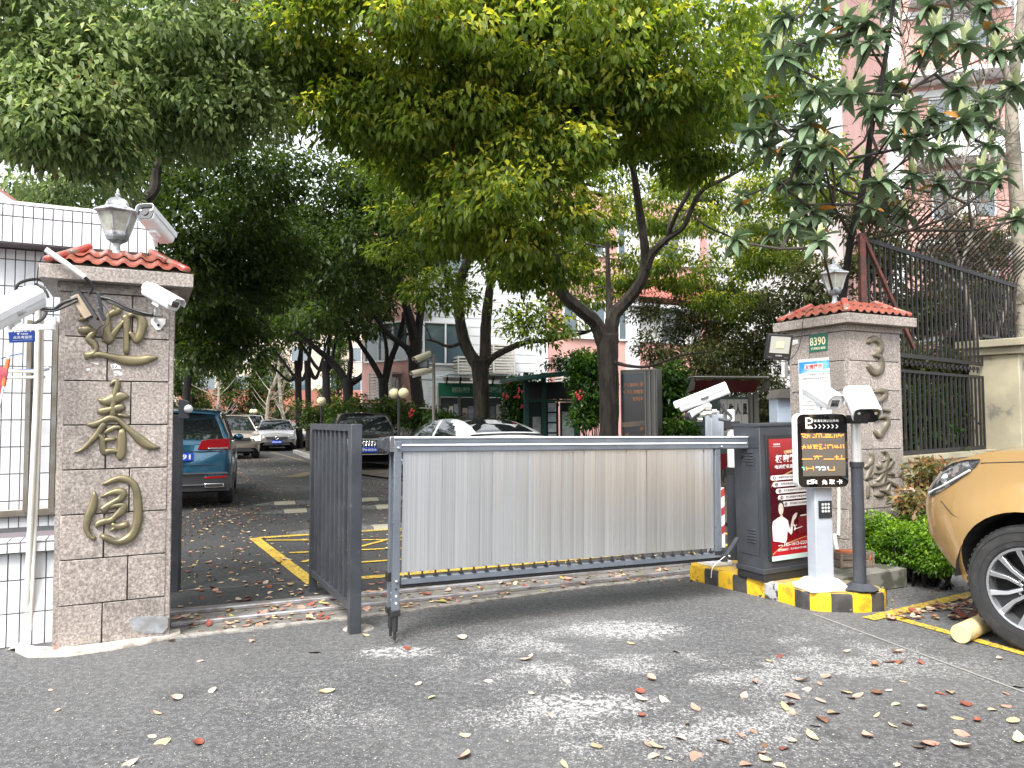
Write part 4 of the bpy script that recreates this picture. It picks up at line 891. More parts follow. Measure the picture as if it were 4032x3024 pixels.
# flat printed figure of a woman in a white blouse
skin = mat('printed_skin', (.68, .55, .48), .4)
pflat([(.02, .13), (.32, .10), (.36, .13), (.38, .20), (.47, .165), (.50, .18), (.52, .24), (.56, .29), (.60, .305), (.63, .325), (.59, .33), (.64, .35), (.56, .34), (.52, .32), (.47, .25), (.45, .21), (.42, .25), (.40, .29), (.33, .315), (.28, .325), (.16, .325), (.10, .31), (.03, .295), (0.01, .25)], ink_w, 'print_blouse', .0015)
pflat([(.47, .23), (.5, .23), (.57, .30), (.65, .345), (.60, .352), (.54, .325)], skin, 'print_hand', .0018)
pflat([(.20, .32), (.21, .34), (.27, .34), (.28, .32), (.24, .30)], skin, 'print_neck', .0018)
pflat([(.235+.085*math.cos(q), .415+.055*math.sin(q)) for q in [k*math.pi/8 for k in range(16)]], ink_k, 'print_hair', .0016)
pflat([(.22+.022*math.cos(q), .468+.014*math.sin(q)) for q in [k*math.pi/5 for k in range(10)]], ink_k, 'print_hair_bun', .0016)
pflat([(.235+.062*math.cos(q), .395+.052*math.sin(q)) for q in [k*math.pi/8 for k in range(16)]], skin, 'print_face', .0019)
for dx in (-.03, .03): pflat([(.235+dx-.013, .402), (.235+dx+.013, .402), (.235+dx+.013, .406), (.235+dx-.013, .406)], ink_k, 'print_eye', .0022)
pflat([(.22, .372), (.25, .372), (.245, .366), (.225, .366)], ink_r, 'print_lips', .0022)
pflat([(0, .0), (1, .0), (1, .135), (.8, .13), (.55, .11), (.35, .09), (.15, .05), (0, .01)], mat('bright_red_print', (.42, .012, .02), .35), 'print_swoosh', .0011)
pflat([(1, .135), (.8, .13), (.55, .11), (.35, .09), (.15, .05), (0, .01), (0, .02), (.15, .06), (.35, .098), (.55, .118), (.8, .138), (1, .143)], gold_p, 'print_swoosh_edge', .0013)
pflat([(.7, .315), (.97, .32), (.97, .333), (.72, .328)], cream, 'print_sofa', .0013)
pflat([(.66, .17), (.97, .18), (.97, .315), (.66, .31)], mat('dark_red_print', (.17, .008, .014), .4), 'print_curtain', .0009)
ptxt('185-1613-0200', .29, .072, .60, .032, ink_w, .015); ptxt('联系电话', .14, .078, .11, .012, ink_w, .01); ptxt('浦西旗舰店：汶水路259号28幢C栋', .12, .036, .80, .021, ink_w, .01)
brush([[(0, 0, 6), (12, 30, 8), (4, 60, 6), (20, 40, 8)], [(-10, 20, 5), (30, 12, 6)], [(10, 50, 5), (60, 38, 6), (80, 30, 4)]], lambda x, y: pp(.54+x*.0028, .255-y*.0009, .002), N, .001, 'print_signature', ink_w, t)
# display sign with post
# --- post
t = thing('ticket_post', 'square silver post with a keypad and a black parking display on top', 'ticket machine', (2.36, 5.78, H))
pc = Vector((2.375, 5.80, 0)); ra = R(14); rm = Matrix.Rotation(ra, 4, 'Z')
MB().box(pc+Z*(H+.55), (.155, .11, .98), rm).build('post', grey_box, t, world=True, bevel=.008)
MB().add([], []).prism([(-.16, -.13), (.16, -.13), (.175, -.115), (.175, .115), (.16, .13), (-.16, .13), (-.175, .115), (-.175, -.115)], pc+Z*(H), rm.to_3x3() @ X, rm.to_3x3() @ Vector((0, 1, 0)), Z, .035).build('base_plate', white_metal, t, world=True, bevel=.006)
b_ = [Vector((sx*.15, sy*.11, H+.035)) for sx, sy in ((-1, -1), (1, -1), (1, 1), (-1, 1))]; c_ = [Vector((sx*.1, sy*.075, H+.085)) for sx, sy in ((-1, -1), (1, -1), (1, 1), (-1, 1))]
MB().add([pc+rm.to_3x3() @ v for v in b_+c_], [(0, 1, 5, 4), (1, 2, 6, 5), (2, 3, 7, 6), (3, 0, 4, 7), (4, 5, 6, 7)]).build('base_cover', white_metal, t, world=True, bevel=.006)
un = rm.to_3x3() @ X; nn_ = -(rm.to_3x3() @ Vector((0, 1, 0))); kf = pc+nn_*.056
kc = W(3248, 2005, kf, nn_)
MB().box(kc+nn_*.004, (.115, .01, .13), rm).build('keypad', black, t, world=True, bevel=.003)
for i in range(3):
    for j in range(3): MB().cyl(kc+un*((i-1)*.026)+Z*((j-1)*.026+.012)+nn_*.008, kc+un*((i-1)*.026)+Z*((j-1)*.026+.012)+nn_*.012, .0105, 12).build('key', mat('keypad_key', (.45, .47, .46), .4), t, world=True)
# --- display
sc_ = P(3240, 1774, 5.68); dw, dh, dd = .418, .565, .075; rs = R(8); rmS = Matrix.Rotation(rs, 4, 'Z').to_3x3(); us = rmS @ X; nS = -(rmS @ Vector((0, 1, 0)))
def rrect(w_, h_, r, n=6):
    o = []
    for cx_, cy_, a0 in ((w_/2-r, h_/2-r, 0), (-w_/2+r, h_/2-r, 90), (-w_/2+r, -h_/2+r, 180), (w_/2-r, -h_/2+r, 270)):
        for k in range(n+1): a = R(a0+90*k/n); o.append((cx_+r*math.cos(a), cy_+r*math.sin(a)))
    return o
D_ = thing('parking_display', 'black rounded parking display with orange LED lines on the silver post', 'display', sc_)
MB().prism(rrect(dw, dh, .05), sc_-nS*dd, us, Z, nS, dd-.004).build('display_case', white_metal, D_, world=True, bevel=.004)
MB().prism(rrect(dw-.012, dh-.012, .046), sc_-nS*.004, us, Z, nS, .006).build('front_glass', mat('black_acrylic', (.004, .004, .005), .06, coat=.8), D_, world=True)
def sp(a, b, d=.004): return sc_+us*((a-.5)*dw)+Z*((.5-b)*dh)+nS*d     # a right, b down, 0..1
ledbg = mat('led_matrix', (.07, .064, .055), .6, c2=(.10, .085, .066), sc=3, stretch=(1, 1, 200), em=(.2, .16, .11), es=.06)
MB().add([sp(.085, .263), sp(.93, .268), sp(.93, .84), sp(.10, .84)], [(3, 2, 1, 0)]).build('led_panel', ledbg, D_, world=True)
led = mat('led_orange', (.3, .1, .02), .5, em=(1., .28, .05), es=.9); ledg = mat('led_green', (.1, .3, .2), .5, em=(.25, 1., .6), es=.7); ledw = mat('led_white', (.5, .5, .5), .5, em=(.8, .95, .85), es=.6)
def stx(s, a, b, w_, h_, m, bold=0., par=D_, d=.006): text(s, sp(a, b, d), us, Z, w_*dw, h_*dh, m, par, bold=bold)
# P with a car, chevrons, title
stx('P', .165, .205, .15, .15, ink_w, .0); stx('高清车牌识别系统', .33, .118, .485, .036, ink_w, .0)
for k in range(6):
    a_ = .335+k*.083; MB().add([sp(a_, .15, .006), sp(a_+.02, .15, .006), sp(a_+.055, .176, .006), sp(a_+.02, .203, .006), sp(a_, .203, .006), sp(a_+.035, .176, .006)], [(5, 2, 1, 0), (4, 3, 2, 5)]).build('chevron_print', ink_w, D_, world=True)
MB().add([sp(a, b, .0065) for a, b in ((.205, .205), (.305, .205), (.307, .188), (.29, .18), (.275, .166), (.235, .166), (.222, .18), (.203, .188))], [tuple(range(8))]).build('car_print', ink_w, D_, world=True)
def seg(lst, m):
    mb = MB()
    for x0_, y0_, x1_, y1_ in lst:
        A_, B_ = sp((x0_-100)/1090, (y0_-58)/1530, .007), sp((x1_-100)/1090, (y1_-58)/1530, .007); d_ = (B_-A_); d_.normalize() if d_.length > 0 else None; s_ = d_.cross(nS)*.0034
        mb.add([A_-s_, B_-s_, B_+s_, A_+s_], [(0, 1, 2, 3)])
    mb.build('led_characters', m, D_, world=True)
seg([(180, 480, 290, 490), (200, 520, 300, 560), (290, 490, 230, 560), (300, 500, 380, 510), (330, 480, 310, 560), (340, 530, 370, 555), (450, 490, 470, 500), (415, 550, 480, 550), (500, 480, 500, 560), (500, 480, 540, 480), (560, 480, 560, 560), (560, 480, 610, 480), (610, 480, 615, 560), (640, 550, 860, 550), (690, 490, 820, 500), (750, 480, 750, 550), (700, 510, 730, 550), (810, 500, 770, 550), (890, 490, 890, 560), (930, 490, 940, 560), (960, 520, 1090, 505), (990, 480, 960, 540), (1030, 510, 1030, 550)], led)
seg([(190, 740, 280, 740), (240, 700, 240, 760), (240, 740, 200, 790), (240, 740, 280, 780), (320, 700, 320, 770), (320, 740, 380, 740), (380, 700, 390, 770), (320, 770, 390, 770), (420, 710, 540, 710), (430, 740, 540, 740), (440, 770, 530, 780), (470, 700, 450, 780), (560, 700, 620, 700), (560, 740, 600, 740), (600, 740, 560, 790), (560, 790, 630, 790), (650, 775, 700, 770), (690, 700, 700, 730), (740, 710, 840, 710), (740, 710, 750, 780), (840, 710, 850, 780), (890, 710, 890, 760), (890, 760, 990, 760), (940, 710, 940, 780), (1020, 700, 1020, 780), (1075, 700, 1080, 780)], led)
seg([(190, 993, 410, 993), (430, 940, 620, 940), (500, 920, 500, 940), (500, 945, 450, 1000), (520, 945, 540, 1000), (650, 1000, 870, 1000), (880, 955, 970, 955), (925, 920, 925, 1005), (905, 1000, 1105, 1000), (1030, 920, 1030, 1000)], led)
seg([(275, 1150, 285, 1225), (285, 1185, 430, 1185), (415, 1140, 430, 1225), (740, 1225, 880, 1225), (865, 1150, 875, 1225)], led)
seg([(185, 1160, 225, 1165), (225, 1165, 225, 1220), (475, 1160, 540, 1150)], ledg); seg([(480, 1180, 500, 1160), (500, 1155, 560, 1165), (560, 1165, 570, 1190), (570, 1190, 540, 1225), (590, 1170, 620, 1150), (620, 1150, 680, 1170), (680, 1170, 680, 1215), (680, 1215, 610, 1215), (735, 1150, 745, 1220)], ledw)
stx('免', .455, .955, .11, .066, ink_w, .03); stx('取', .60, .955, .11, .066, ink_w, .03); stx('卡', .75, .955, .11, .066, ink_w, .03)
MB().add([sp(a, b, .006) for a, b in ((.17, .893), (.30, .893), (.30, .945), (.17, .945))], [(3, 2, 1, 0)]).add([sp(a, b, .006) for a, b in ((.30, .91), (.365, .893), (.365, .945), (.30, .93))], [(3, 2, 1, 0)]).add([sp(a, b, .006) for a, b in ((.24, .883), (.33, .883), (.33, .89), (.24, .89))], [(3, 2, 1, 0)]).build('camera_print', ink_w, D_, world=True)
MB().add([sp(a, b, .0075) for a, b in ((.195, .91), (.245, .91), (.245, .932), (.195, .932))], [(3, 2, 1, 0)]).build('camera_print_screen', ink_k, D_, world=True)
q = P(3236, 1555, 5.72); cctv('white box camera above the black parking display, its dark window facing the road', q, Vector((.26, -.85, -.42)), .30, .135, .12, 'box', .018, mount=sc_+Z*dh*.5-nS*.03)
# bullet camera on its own black pole
c_ = G(3397, 2330, H); c_.y += .04
t = thing('camera_pole', 'slim pole, black below and silver above, carrying the bullet camera', 'pole', c_)
MB().prism([(.13*math.cos(a), .10*math.sin(a)) for a in [R(22.5+45*k) for k in range(8)]], c_, X, Vector((0, 1, 0)), Z, .02).build('base_plate', charcoal, t, world=True)
MB().lathe([(.135, .02), (.075, .055), (.07, .06)], 8, c_, R(22.5)).build('base_cover', charcoal, t, world=True)
MB().cyl(c_+Z*.05, c_+Z*(.94), .047, 20, .044).build('lower_pole', charcoal, t, world=True, smooth=True)
MB().cyl(c_+Z*.935, c_+Z*.975, .052, 20).build('pole_collar', black, t, world=True, smooth=True)
MB().cyl(c_+Z*.97, c_+Z*1.27, .036, 20).build('upper_pole', chrome if False else mat('brushed_silver', (.6, .61, .6), .35, .6), t, world=True, smooth=True)
MB().box(c_+Z*1.30+Vector((-.0, -.02, 0)), (.13, .10, .065)).build('junction_box', black, t, world=True, bevel=.004)
q = P(3392, 1592, 5.62); cctv('white bullet camera with two infrared lamps on the slim black pole', q, Vector((-.10, -.76, -.62)), .27, .19, .13, 'bullet', .012, mount=c_+Z*1.33)
# left barrier-side camera post
c_ = G(2815, 2222, H)
t = thing('camera_post', 'square light grey post behind the barrier boom, carrying a box camera', 'post', c_)
pr = Matrix.Rotation(AL, 4, 'Z')
MB().box(c_+Z*.02, (.24, .2, .04), pr).build('base_plate', white_metal, t, world=True, bevel=.008); MB().box(c_+Z*.05, (.17, .14, .03), pr).build('base_cover', white_metal, t, world=True, bevel=.008)
MB().box(c_+Z*.72, (.10, .09, 1.32), pr).build('post', grey_box, t, world=True, bevel=.008)
MB().box(c_+Z*1.22+U*.07, (.05, .09, .26), pr).build('side_bracket', grey_box, t, world=True, bevel=.008)
q = P(2770, 1565, 6.45); t = cctv('white box camera on the grey post above the barrier, pointing up the drive', q, Vector((-.88, .30, -.36)), .44, .115, .10, 'box', .03, mount=P(2800, 1640, 6.6), m=white_metal)
t = thing('fill_light', 'small cream spotlight with a dark rim below the box camera over the boom', 'lamp', P(2730, 1625, 6.35))
MB().tube([P(2775, 1600, 6.45), P(2735, 1622, 6.35), P(2718, 1632, 6.3)], [.018, .028, .03], 12).build('lamp_body', white_plastic, t, world=True, smooth=True)
MB().tube([P(2722, 1636, 6.3), P(2708, 1640, 6.34)], [.034, .036], 12).build('lamp_rim', black, t, world=True, smooth=True)
t = thing('paper_boxes', 'three creased white paper-covered brackets stacked on the grey camera post', 'bracket', P(2785, 1625, 6.45))
for (x_, y_, w_, h_) in ((2788, 1602, .055, .05), (2782, 1628, .07, .04), (2765, 1632, .06, .035), (2754, 1652, .05, .035), (2812, 1622, .045, .045)):
    c2_ = P(x_, y_, 6.42); MB().add([c2_+Vector((-w_/2, 0, h_/2)), c2_+Vector((w_/2, 0, h_/2)), c2_+Vector((w_*.4, -.03, 0)), c2_+Vector((w_/2, 0, -h_/2)), c2_+Vector((-w_/2, 0, -h_/2)), c2_+Vector((-w_*.4, -.03, 0))], [(0, 1, 2, 5), (5, 2, 3, 4)]).build('paper_wrap', mat('printed_paper', (.7, .68, .62), .7, c2=(.35, .33, .3), sc=60, lo=.6, hi=.66), t, world=True)
cable('thick grey hose looping below the camera over the boom', [P(2828, 1580, 6.5), P(2850, 1610, 6.5), P(2878, 1640, 6.5), P(2868, 1655, 6.5), P(2830, 1650, 6.5)], .014, m=mat('grey_hose', (.09, .09, .1), .5))
c_ = G(2893, 2190, 0.); c_ = P(2888, 2190, 7.0); c_.z = 0
t = thing('sensor_pole', 'round pole, black below and white above, between the barrier and the dark cabinet', 'pole', c_)
MB().lathe([(.10, 0), (.09, .06), (.05, .09)], 8, c_).build('base_cover', charcoal, t, world=True)
MB().cyl(c_+Z*.05, c_+Z*.93, .052, 18).build('lower_pole', charcoal, t, world=True, smooth=True); MB().cyl(c_+Z*.92, c_+Z*.99, .056, 18).build('pole_collar', black, t, world=True, smooth=True)
MB().cyl(c_+Z*.98, c_+Z*1.36, .039, 18).build('upper_pole', white_plastic, t, world=True, smooth=True)
MB().box(c_+Z*1.385+Vector((-.02, 0, 0)), (.18, .1, .07)).build('sensor_box', black, t, world=True, bevel=.004); MB().cyl(c_+Z*1.42, c_+Z*1.53, .034, 14).build('sensor_cap', white_plastic, t, world=True, smooth=True)
# striped folding board behind the barrier
t = thing('striped_board', 'red and white striped warning board half hidden behind the barrier post', 'board', P(2858, 2180, 7.3))
A_, B_ = P(2826, 2190, 7.35), P(2872, 2190, 7.35); A_.z = B_.z = .1; w_ = (B_-A_).length; ud = (B_-A_).normalized(); nb = ud.cross(Z)
A_, B_ = A_+Vector((.02, .5, 0)), B_+Vector((.1, .5, 0)); MB().bar(A_+Z*.31, B_+Z*.31, .02, .62).build('board_panel', white_plastic, t, world=True)
for k in range(3):
    z_ = .02+k*.19; MB().add([A_+Z*z_+nb*.012, B_+Z*(z_+.14)+nb*.012, B_+Z*(z_+.22)+nb*.012, A_+Z*(z_+.08)+nb*.012], [(0, 1, 2, 3)]).build('red_stripe', mat('stripe_red', (.36, .03, .03), .6), t, world=True)
# ================================================================== things fixed to the right pillar
NL = (Matrix.Rotation(AL, 3, 'Z') @ Vector((-1, 0, 0))); UL = -(Matrix.Rotation(AL, 3, 'Z') @ Vector((0, 1, 0))); PL0 = Vector((3.2, 7.08, 0))+NL*.002   # left face: u runs toward the corner
def fl_(x, y, d=0.): return W(x, y, PL0+NL*d, NL)
def lplate(name, label, cat, corners, m, d, part):
    q = [fl_(*c) for c in corners]; t = thing(name, label, cat, q[0]); n = len(q)
    MB().add([p+NL*d for p in q]+q, [tuple(range(n))]+[(i, (i+1) % n, n+(i+1) % n, n+i) for i in range(n)]).build(part, m, t, world=True); return t, q
t, q = lplate('number_plate', 'green house number plate reading 8390 on the shorter pillar', 'sign', ((3187, 1388), (3259, 1378), (3258, 1310), (3186, 1316)), mat('sign_green', (.01, .13, .085), .35), .006, 'sign_plate')
w_ = (q[1]-q[0]).length; h_ = (q[2]-q[1]).length
text('8390', q[0]+UL*w_*.06+Z*h_*.36+NL*.0065, UL, Z, w_*.86, h_*.50, mat('cream_paint', (.8, .75, .5), .5), t, bold=.02); text('沪闵路迎春园', q[0]+UL*w_*.12+Z*h_*.12+NL*.0065, UL, Z, w_*.78, h_*.15, MATS['cream_paint'], t, bold=.015)
t, q = lplate('notice_sheet', 'white and blue notice headed in red characters on the shorter pillar', 'notice', ((3152, 1660), (3276, 1650), (3264, 1407), (3144, 1417)), ink_w, .004, 'notice_paper')
w_ = (q[1]-q[0]).length; h_ = (q[2]-q[1]).length
def nq(a, b, d=.0045): return q[0]+UL*w_*a+Z*h_*b+NL*d
nblue = mat('notice_blue', (.03, .25, .55), .4, c2=(.2, .5, .7), sc=8); nlb = mat('notice_pale_blue', (.3, .6, .75), .4)
MB().add([nq(0, 1), nq(.97, 1), nq(.97, .87), nq(.8, .855), nq(.55, .87), nq(.3, .85), nq(0, .80)], [tuple(range(7))]).build('print_band', nblue, t, world=True)
MB().add([nq(0, .0), nq(.97, .0), nq(.97, .03), nq(.6, .05), nq(.3, .09), nq(0, .10)], [tuple(range(6))]).build('print_band', nlb, t, world=True)
MB().add([nq(0, .8), nq(.3, .845), nq(.55, .85), nq(.8, .83), nq(.97, .84), nq(.97, .80), nq(.7, .81), nq(.4, .82), nq(.2, .81)], [tuple(range(9))]).build('print_band', nlb, t, world=True)
MB().add([nq(.19, .955, .0052), nq(.77, .955, .0052), nq(.77, .865, .0052), nq(.19, .865, .0052)], [(0, 1, 2, 3)]).build('title_glow', ink_w, t, world=True)
text('友情提示', nq(.2, .87, .006), UL, Z, w_*.55, h_*.08, ink_r, t, bold=.02)
for i, s_ in enumerate(('　　小区是我家，爱护靠大家，', '希望养狗和养宠物居民管好自', '己的狗和猫，不要让它们随地', '随大小便，请主人自觉', '则，但不', '望，警告', '狗，不要在小区', '宠，随便大小便', '舒适安逸的生活环境', '象小区的留言')):
    s_ = s_.strip('　'); x_ = .2 if i == 0 else .1; text(s_, nq(x_, .765-.064*i, .0055), UL, Z, w_*min(.8, .067*len(s_)), h_*.03, ink_k, t, bold=0)
# floodlight
q = P(3065, 1366, 6.9)
t = thing('floodlight', 'square black floodlight on a short bracket at the side of the shorter pillar', 'floodlight', q)
fm = (Matrix.Rotation(R(6), 3, 'Z') @ Matrix.Rotation(R(14), 3, 'X') @ Matrix.Rotation(R(3), 3, 'Y')).to_4x4()
MB().box(q, (.24, .05, .24), fm).build('lamp_case', black, t, world=True, bevel=.006)
nf = fm.to_3x3() @ Vector((0, -1, 0)); uf = fm.to_3x3() @ X; vf = fm.to_3x3() @ Z
MB().add([q+nf*.027+uf*a+vf*b for a, b in ((-.095, -.055), (.095, -.055), (.095, .10), (-.095, .10))], [(0, 1, 2, 3)]).build('reflector', mat('lamp_reflector', (.45, .47, .44), .25, .2, coat=.5), t, world=True)
MB().box(q+nf*.028+vf*.024, (.075, .006, .06), fm).build('led_chip', mat('led_chip', (.6, .6, .4), .4), t, world=True)
text('金雨照明', q+nf*.028+uf*-.03+vf*-.085, uf, vf, .06, .014, ink_w, t); text('50W', q+nf*.028+uf*-.1+vf*-.1, uf, vf, .03, .011, mat('grey_print', (.25, .25, .25), .5), t); text('IP66', q+nf*.028+uf*.06+vf*-.1, uf, vf, .03, .011, MATS['grey_print'], t)
MB().bar(q-nf*.03, P(3138, 1345, 7.35), .03, .04).build('bracket', white_metal, t, world=True, bevel=.003)
cable('thin black wire from the tiled cap down to the floodlight', [P(3205, 1208, 7.2), P(3165, 1250, 7.15), P(3158, 1310, 7.2), P(3140, 1380, 7.2), P(3100, 1422, 7.1), P(3060, 1418, 7.0)], .004, n=5)
t = thing('white_pipe_box', 'white vertical trunking behind the side of the shorter pillar', 'trunking', P(3090, 1500, 8.2))
MB().bar(P(3090, 1410, 8.2), P(3090, 1486, 8.2), .05, .05, up=N).build('trunking_body', white_plastic, t, world=True)
t = thing('utility_box', 'pale blue steel box with a dark sloping hood behind the shorter pillar', 'box', P(3085, 1700, 9.0))
A_ = P(3064, 1730, 9.0); B_ = P(3150, 1730, 9.0); mb = MB()
MB().bb(A_.x, B_.x, 9.0, 9.3, .3, P(3064, 1565, 9.0).z).build('box_body', mat('pale_blue_paint', (.45, .52, .62), .4), t, world=True, bevel=.006)
q = P(3048, 1568, 9.0); MB().prism([(0, 0), (.4, 0), (.33, .11), (.06, .11)], (q.x, 8.9, q.z), X, Z, Vector((0, 1, 0)), .4).build('box_hood', mat('hood_grey', (.12, .11, .1), .6), t, world=True)
# pipe at the foot of pillar
pipe('white plastic pipe running down the corner of the shorter pillar to the planter', [P(3303, 1915, 6.98), P(3303, 2080, 6.95), P(3300, 2110, 6.9)], .013)
pipe('white bent plastic hose behind the crate at the foot of the shorter pillar', [P(3285, 2105, 6.75), P(3290, 2140, 6.7), P(3300, 2180, 6.65), P(3290, 2235, 6.6)], .02, clamp=False)
pipe('white elbow pipe poking from the wall above the reddish shrub', [P(3548, 1922, 7.5), P(3585, 1918, 7.4), P(3608, 1945, 7.3)], .03)
# concrete block with crate and bricks
A_ = Vector((3.37, 6.43, 0)); t = thing('concrete_block', 'low mossy concrete slab beside the painted island under the crate', 'slab', A_)
mossy = mat('mossy_concrete', (.2, .19, .165), .9, c2=(.07, .07, .05), sc=5, lo=.42, hi=.6, bump=.6, bsc=35)
MB().box(A_-U*.40-N*.2+Z*.08, (.8, .4, .16), pr).build('slab_body', mossy, t, world=True, bevel=.01)
C_ = P(3375, 2235, 6.45); t = thing('wooden_crate', 'weathered wooden crate holding a brick beside the silver post', 'crate', C_)
wood = mat('grey_wood', (.24, .19, .14), .85, c2=(.13, .1, .08), sc=5, stretch=(1, 1, 14), rnd=.2)
C_ = Vector((C_.x, C_.y, .16)); cr = Matrix.Rotation(R(10), 4, 'Z'); uc = cr.to_3x3() @ X; vc = cr.to_3x3() @ Vector((0, 1, 0))
for k in range(2):
    for sgn in (-1, 1):
        MB().box(C_+vc*(sgn*.09+.09)+Z*(.035+k*.065), (.32, .012, .058), cr).build('plank', wood, t, world=True, bevel=.002, seg=1)
        MB().box(C_+uc*(sgn*.155)+vc*.09+Z*(.035+k*.065), (.012, .17, .058), cr).build('plank', wood, t, world=True, bevel=.002, seg=1)
for sgn in (-1, 1): MB().box(C_+uc*(sgn*.150)-vc*.006+Z*.068, (.02, .012, .13), cr).build('corner_batten', wood, t, world=True)
MB().box(C_+vc*.09+Z*.01, (.3, .16, .01), cr).build('crate_floor', wood, t, world=True)
MB().box(C_+vc*.09+Z*.07, (.29, .15, .02), cr).build('soil', mat('soil', (.05, .035, .025), .95), t, world=True)
brk = mat('orange_brick', (.42, .12, .05), .85, c2=(.3, .08, .03), sc=20, bump=.5)
for dx, dz, rz, lab in ((-.03, .115, 8, 'orange brick lying across the top of the wooden crate'), (.06, .085, -15, 'second orange brick sunk in the wooden crate')):
    o = MB().box((0, 0, 0), (.2, .09, .05)).build('brick', brk, None, bevel=.006); o.location = C_+uc*dx+vc*.07+Z*dz; o.rotation_euler = (0, R(3), R(rz)); props(o, lab, 'brick')
# wheel chock log
lg = thing('wooden_log', 'short pale round log chocking the front wheel of the golden car', 'log', G(3800, 2530))
A_, B_ = G(3782, 2535), G(3905, 2475)
MB().cyl(A_+Z*.062, B_+Z*.062, .06, 24).build('log_body', mat('pale_yellow_paint', (.62, .5, .26), .55, c2=(.45, .36, .2), sc=8, lo=.5, hi=.7, c3=(.2, .17, .12), sc3=30, lo3=.66, hi3=.72), lg, world=True, bevel=.004, seg=2)
# ================================================================== cars
tyre_m = mat('tyre_rubber', (.022, .022, .023), .8, c2=(.04, .038, .036), sc=12, lo=.45, hi=.7)
well_m = mat('wheel_well', (.008, .008, .008), .9); trim_m = mat('black_trim', (.02, .02, .022), .5)
lamp_m = mat('lamp_lens', (.35, .37, .4), .12, .3, coat=1.); redlamp = mat('red_lamp', (.28, .006, .01), .12, coat=1.); inner_lamp = mat('lamp_inner_dark', (.05, .05, .055), .15, .5, coat=1.)
glass_car = mat('car_glass', (.012, .015, .016), .03, spec=.9, coat=.8); plate_m = mat('plate_blue', (.01, .06, .45), .35); alloy = mat('alloy_rim', (.55, .56, .58), .25, .9); alloy_d = mat('dark_alloy', (.04, .042, .045), .3, .6)
def carpaint(name, c, metal=.4, flake=None): return mat(name, c, .28, metal, coat=1., c2=flake or tuple(x*.97 for x in c), sc=300)
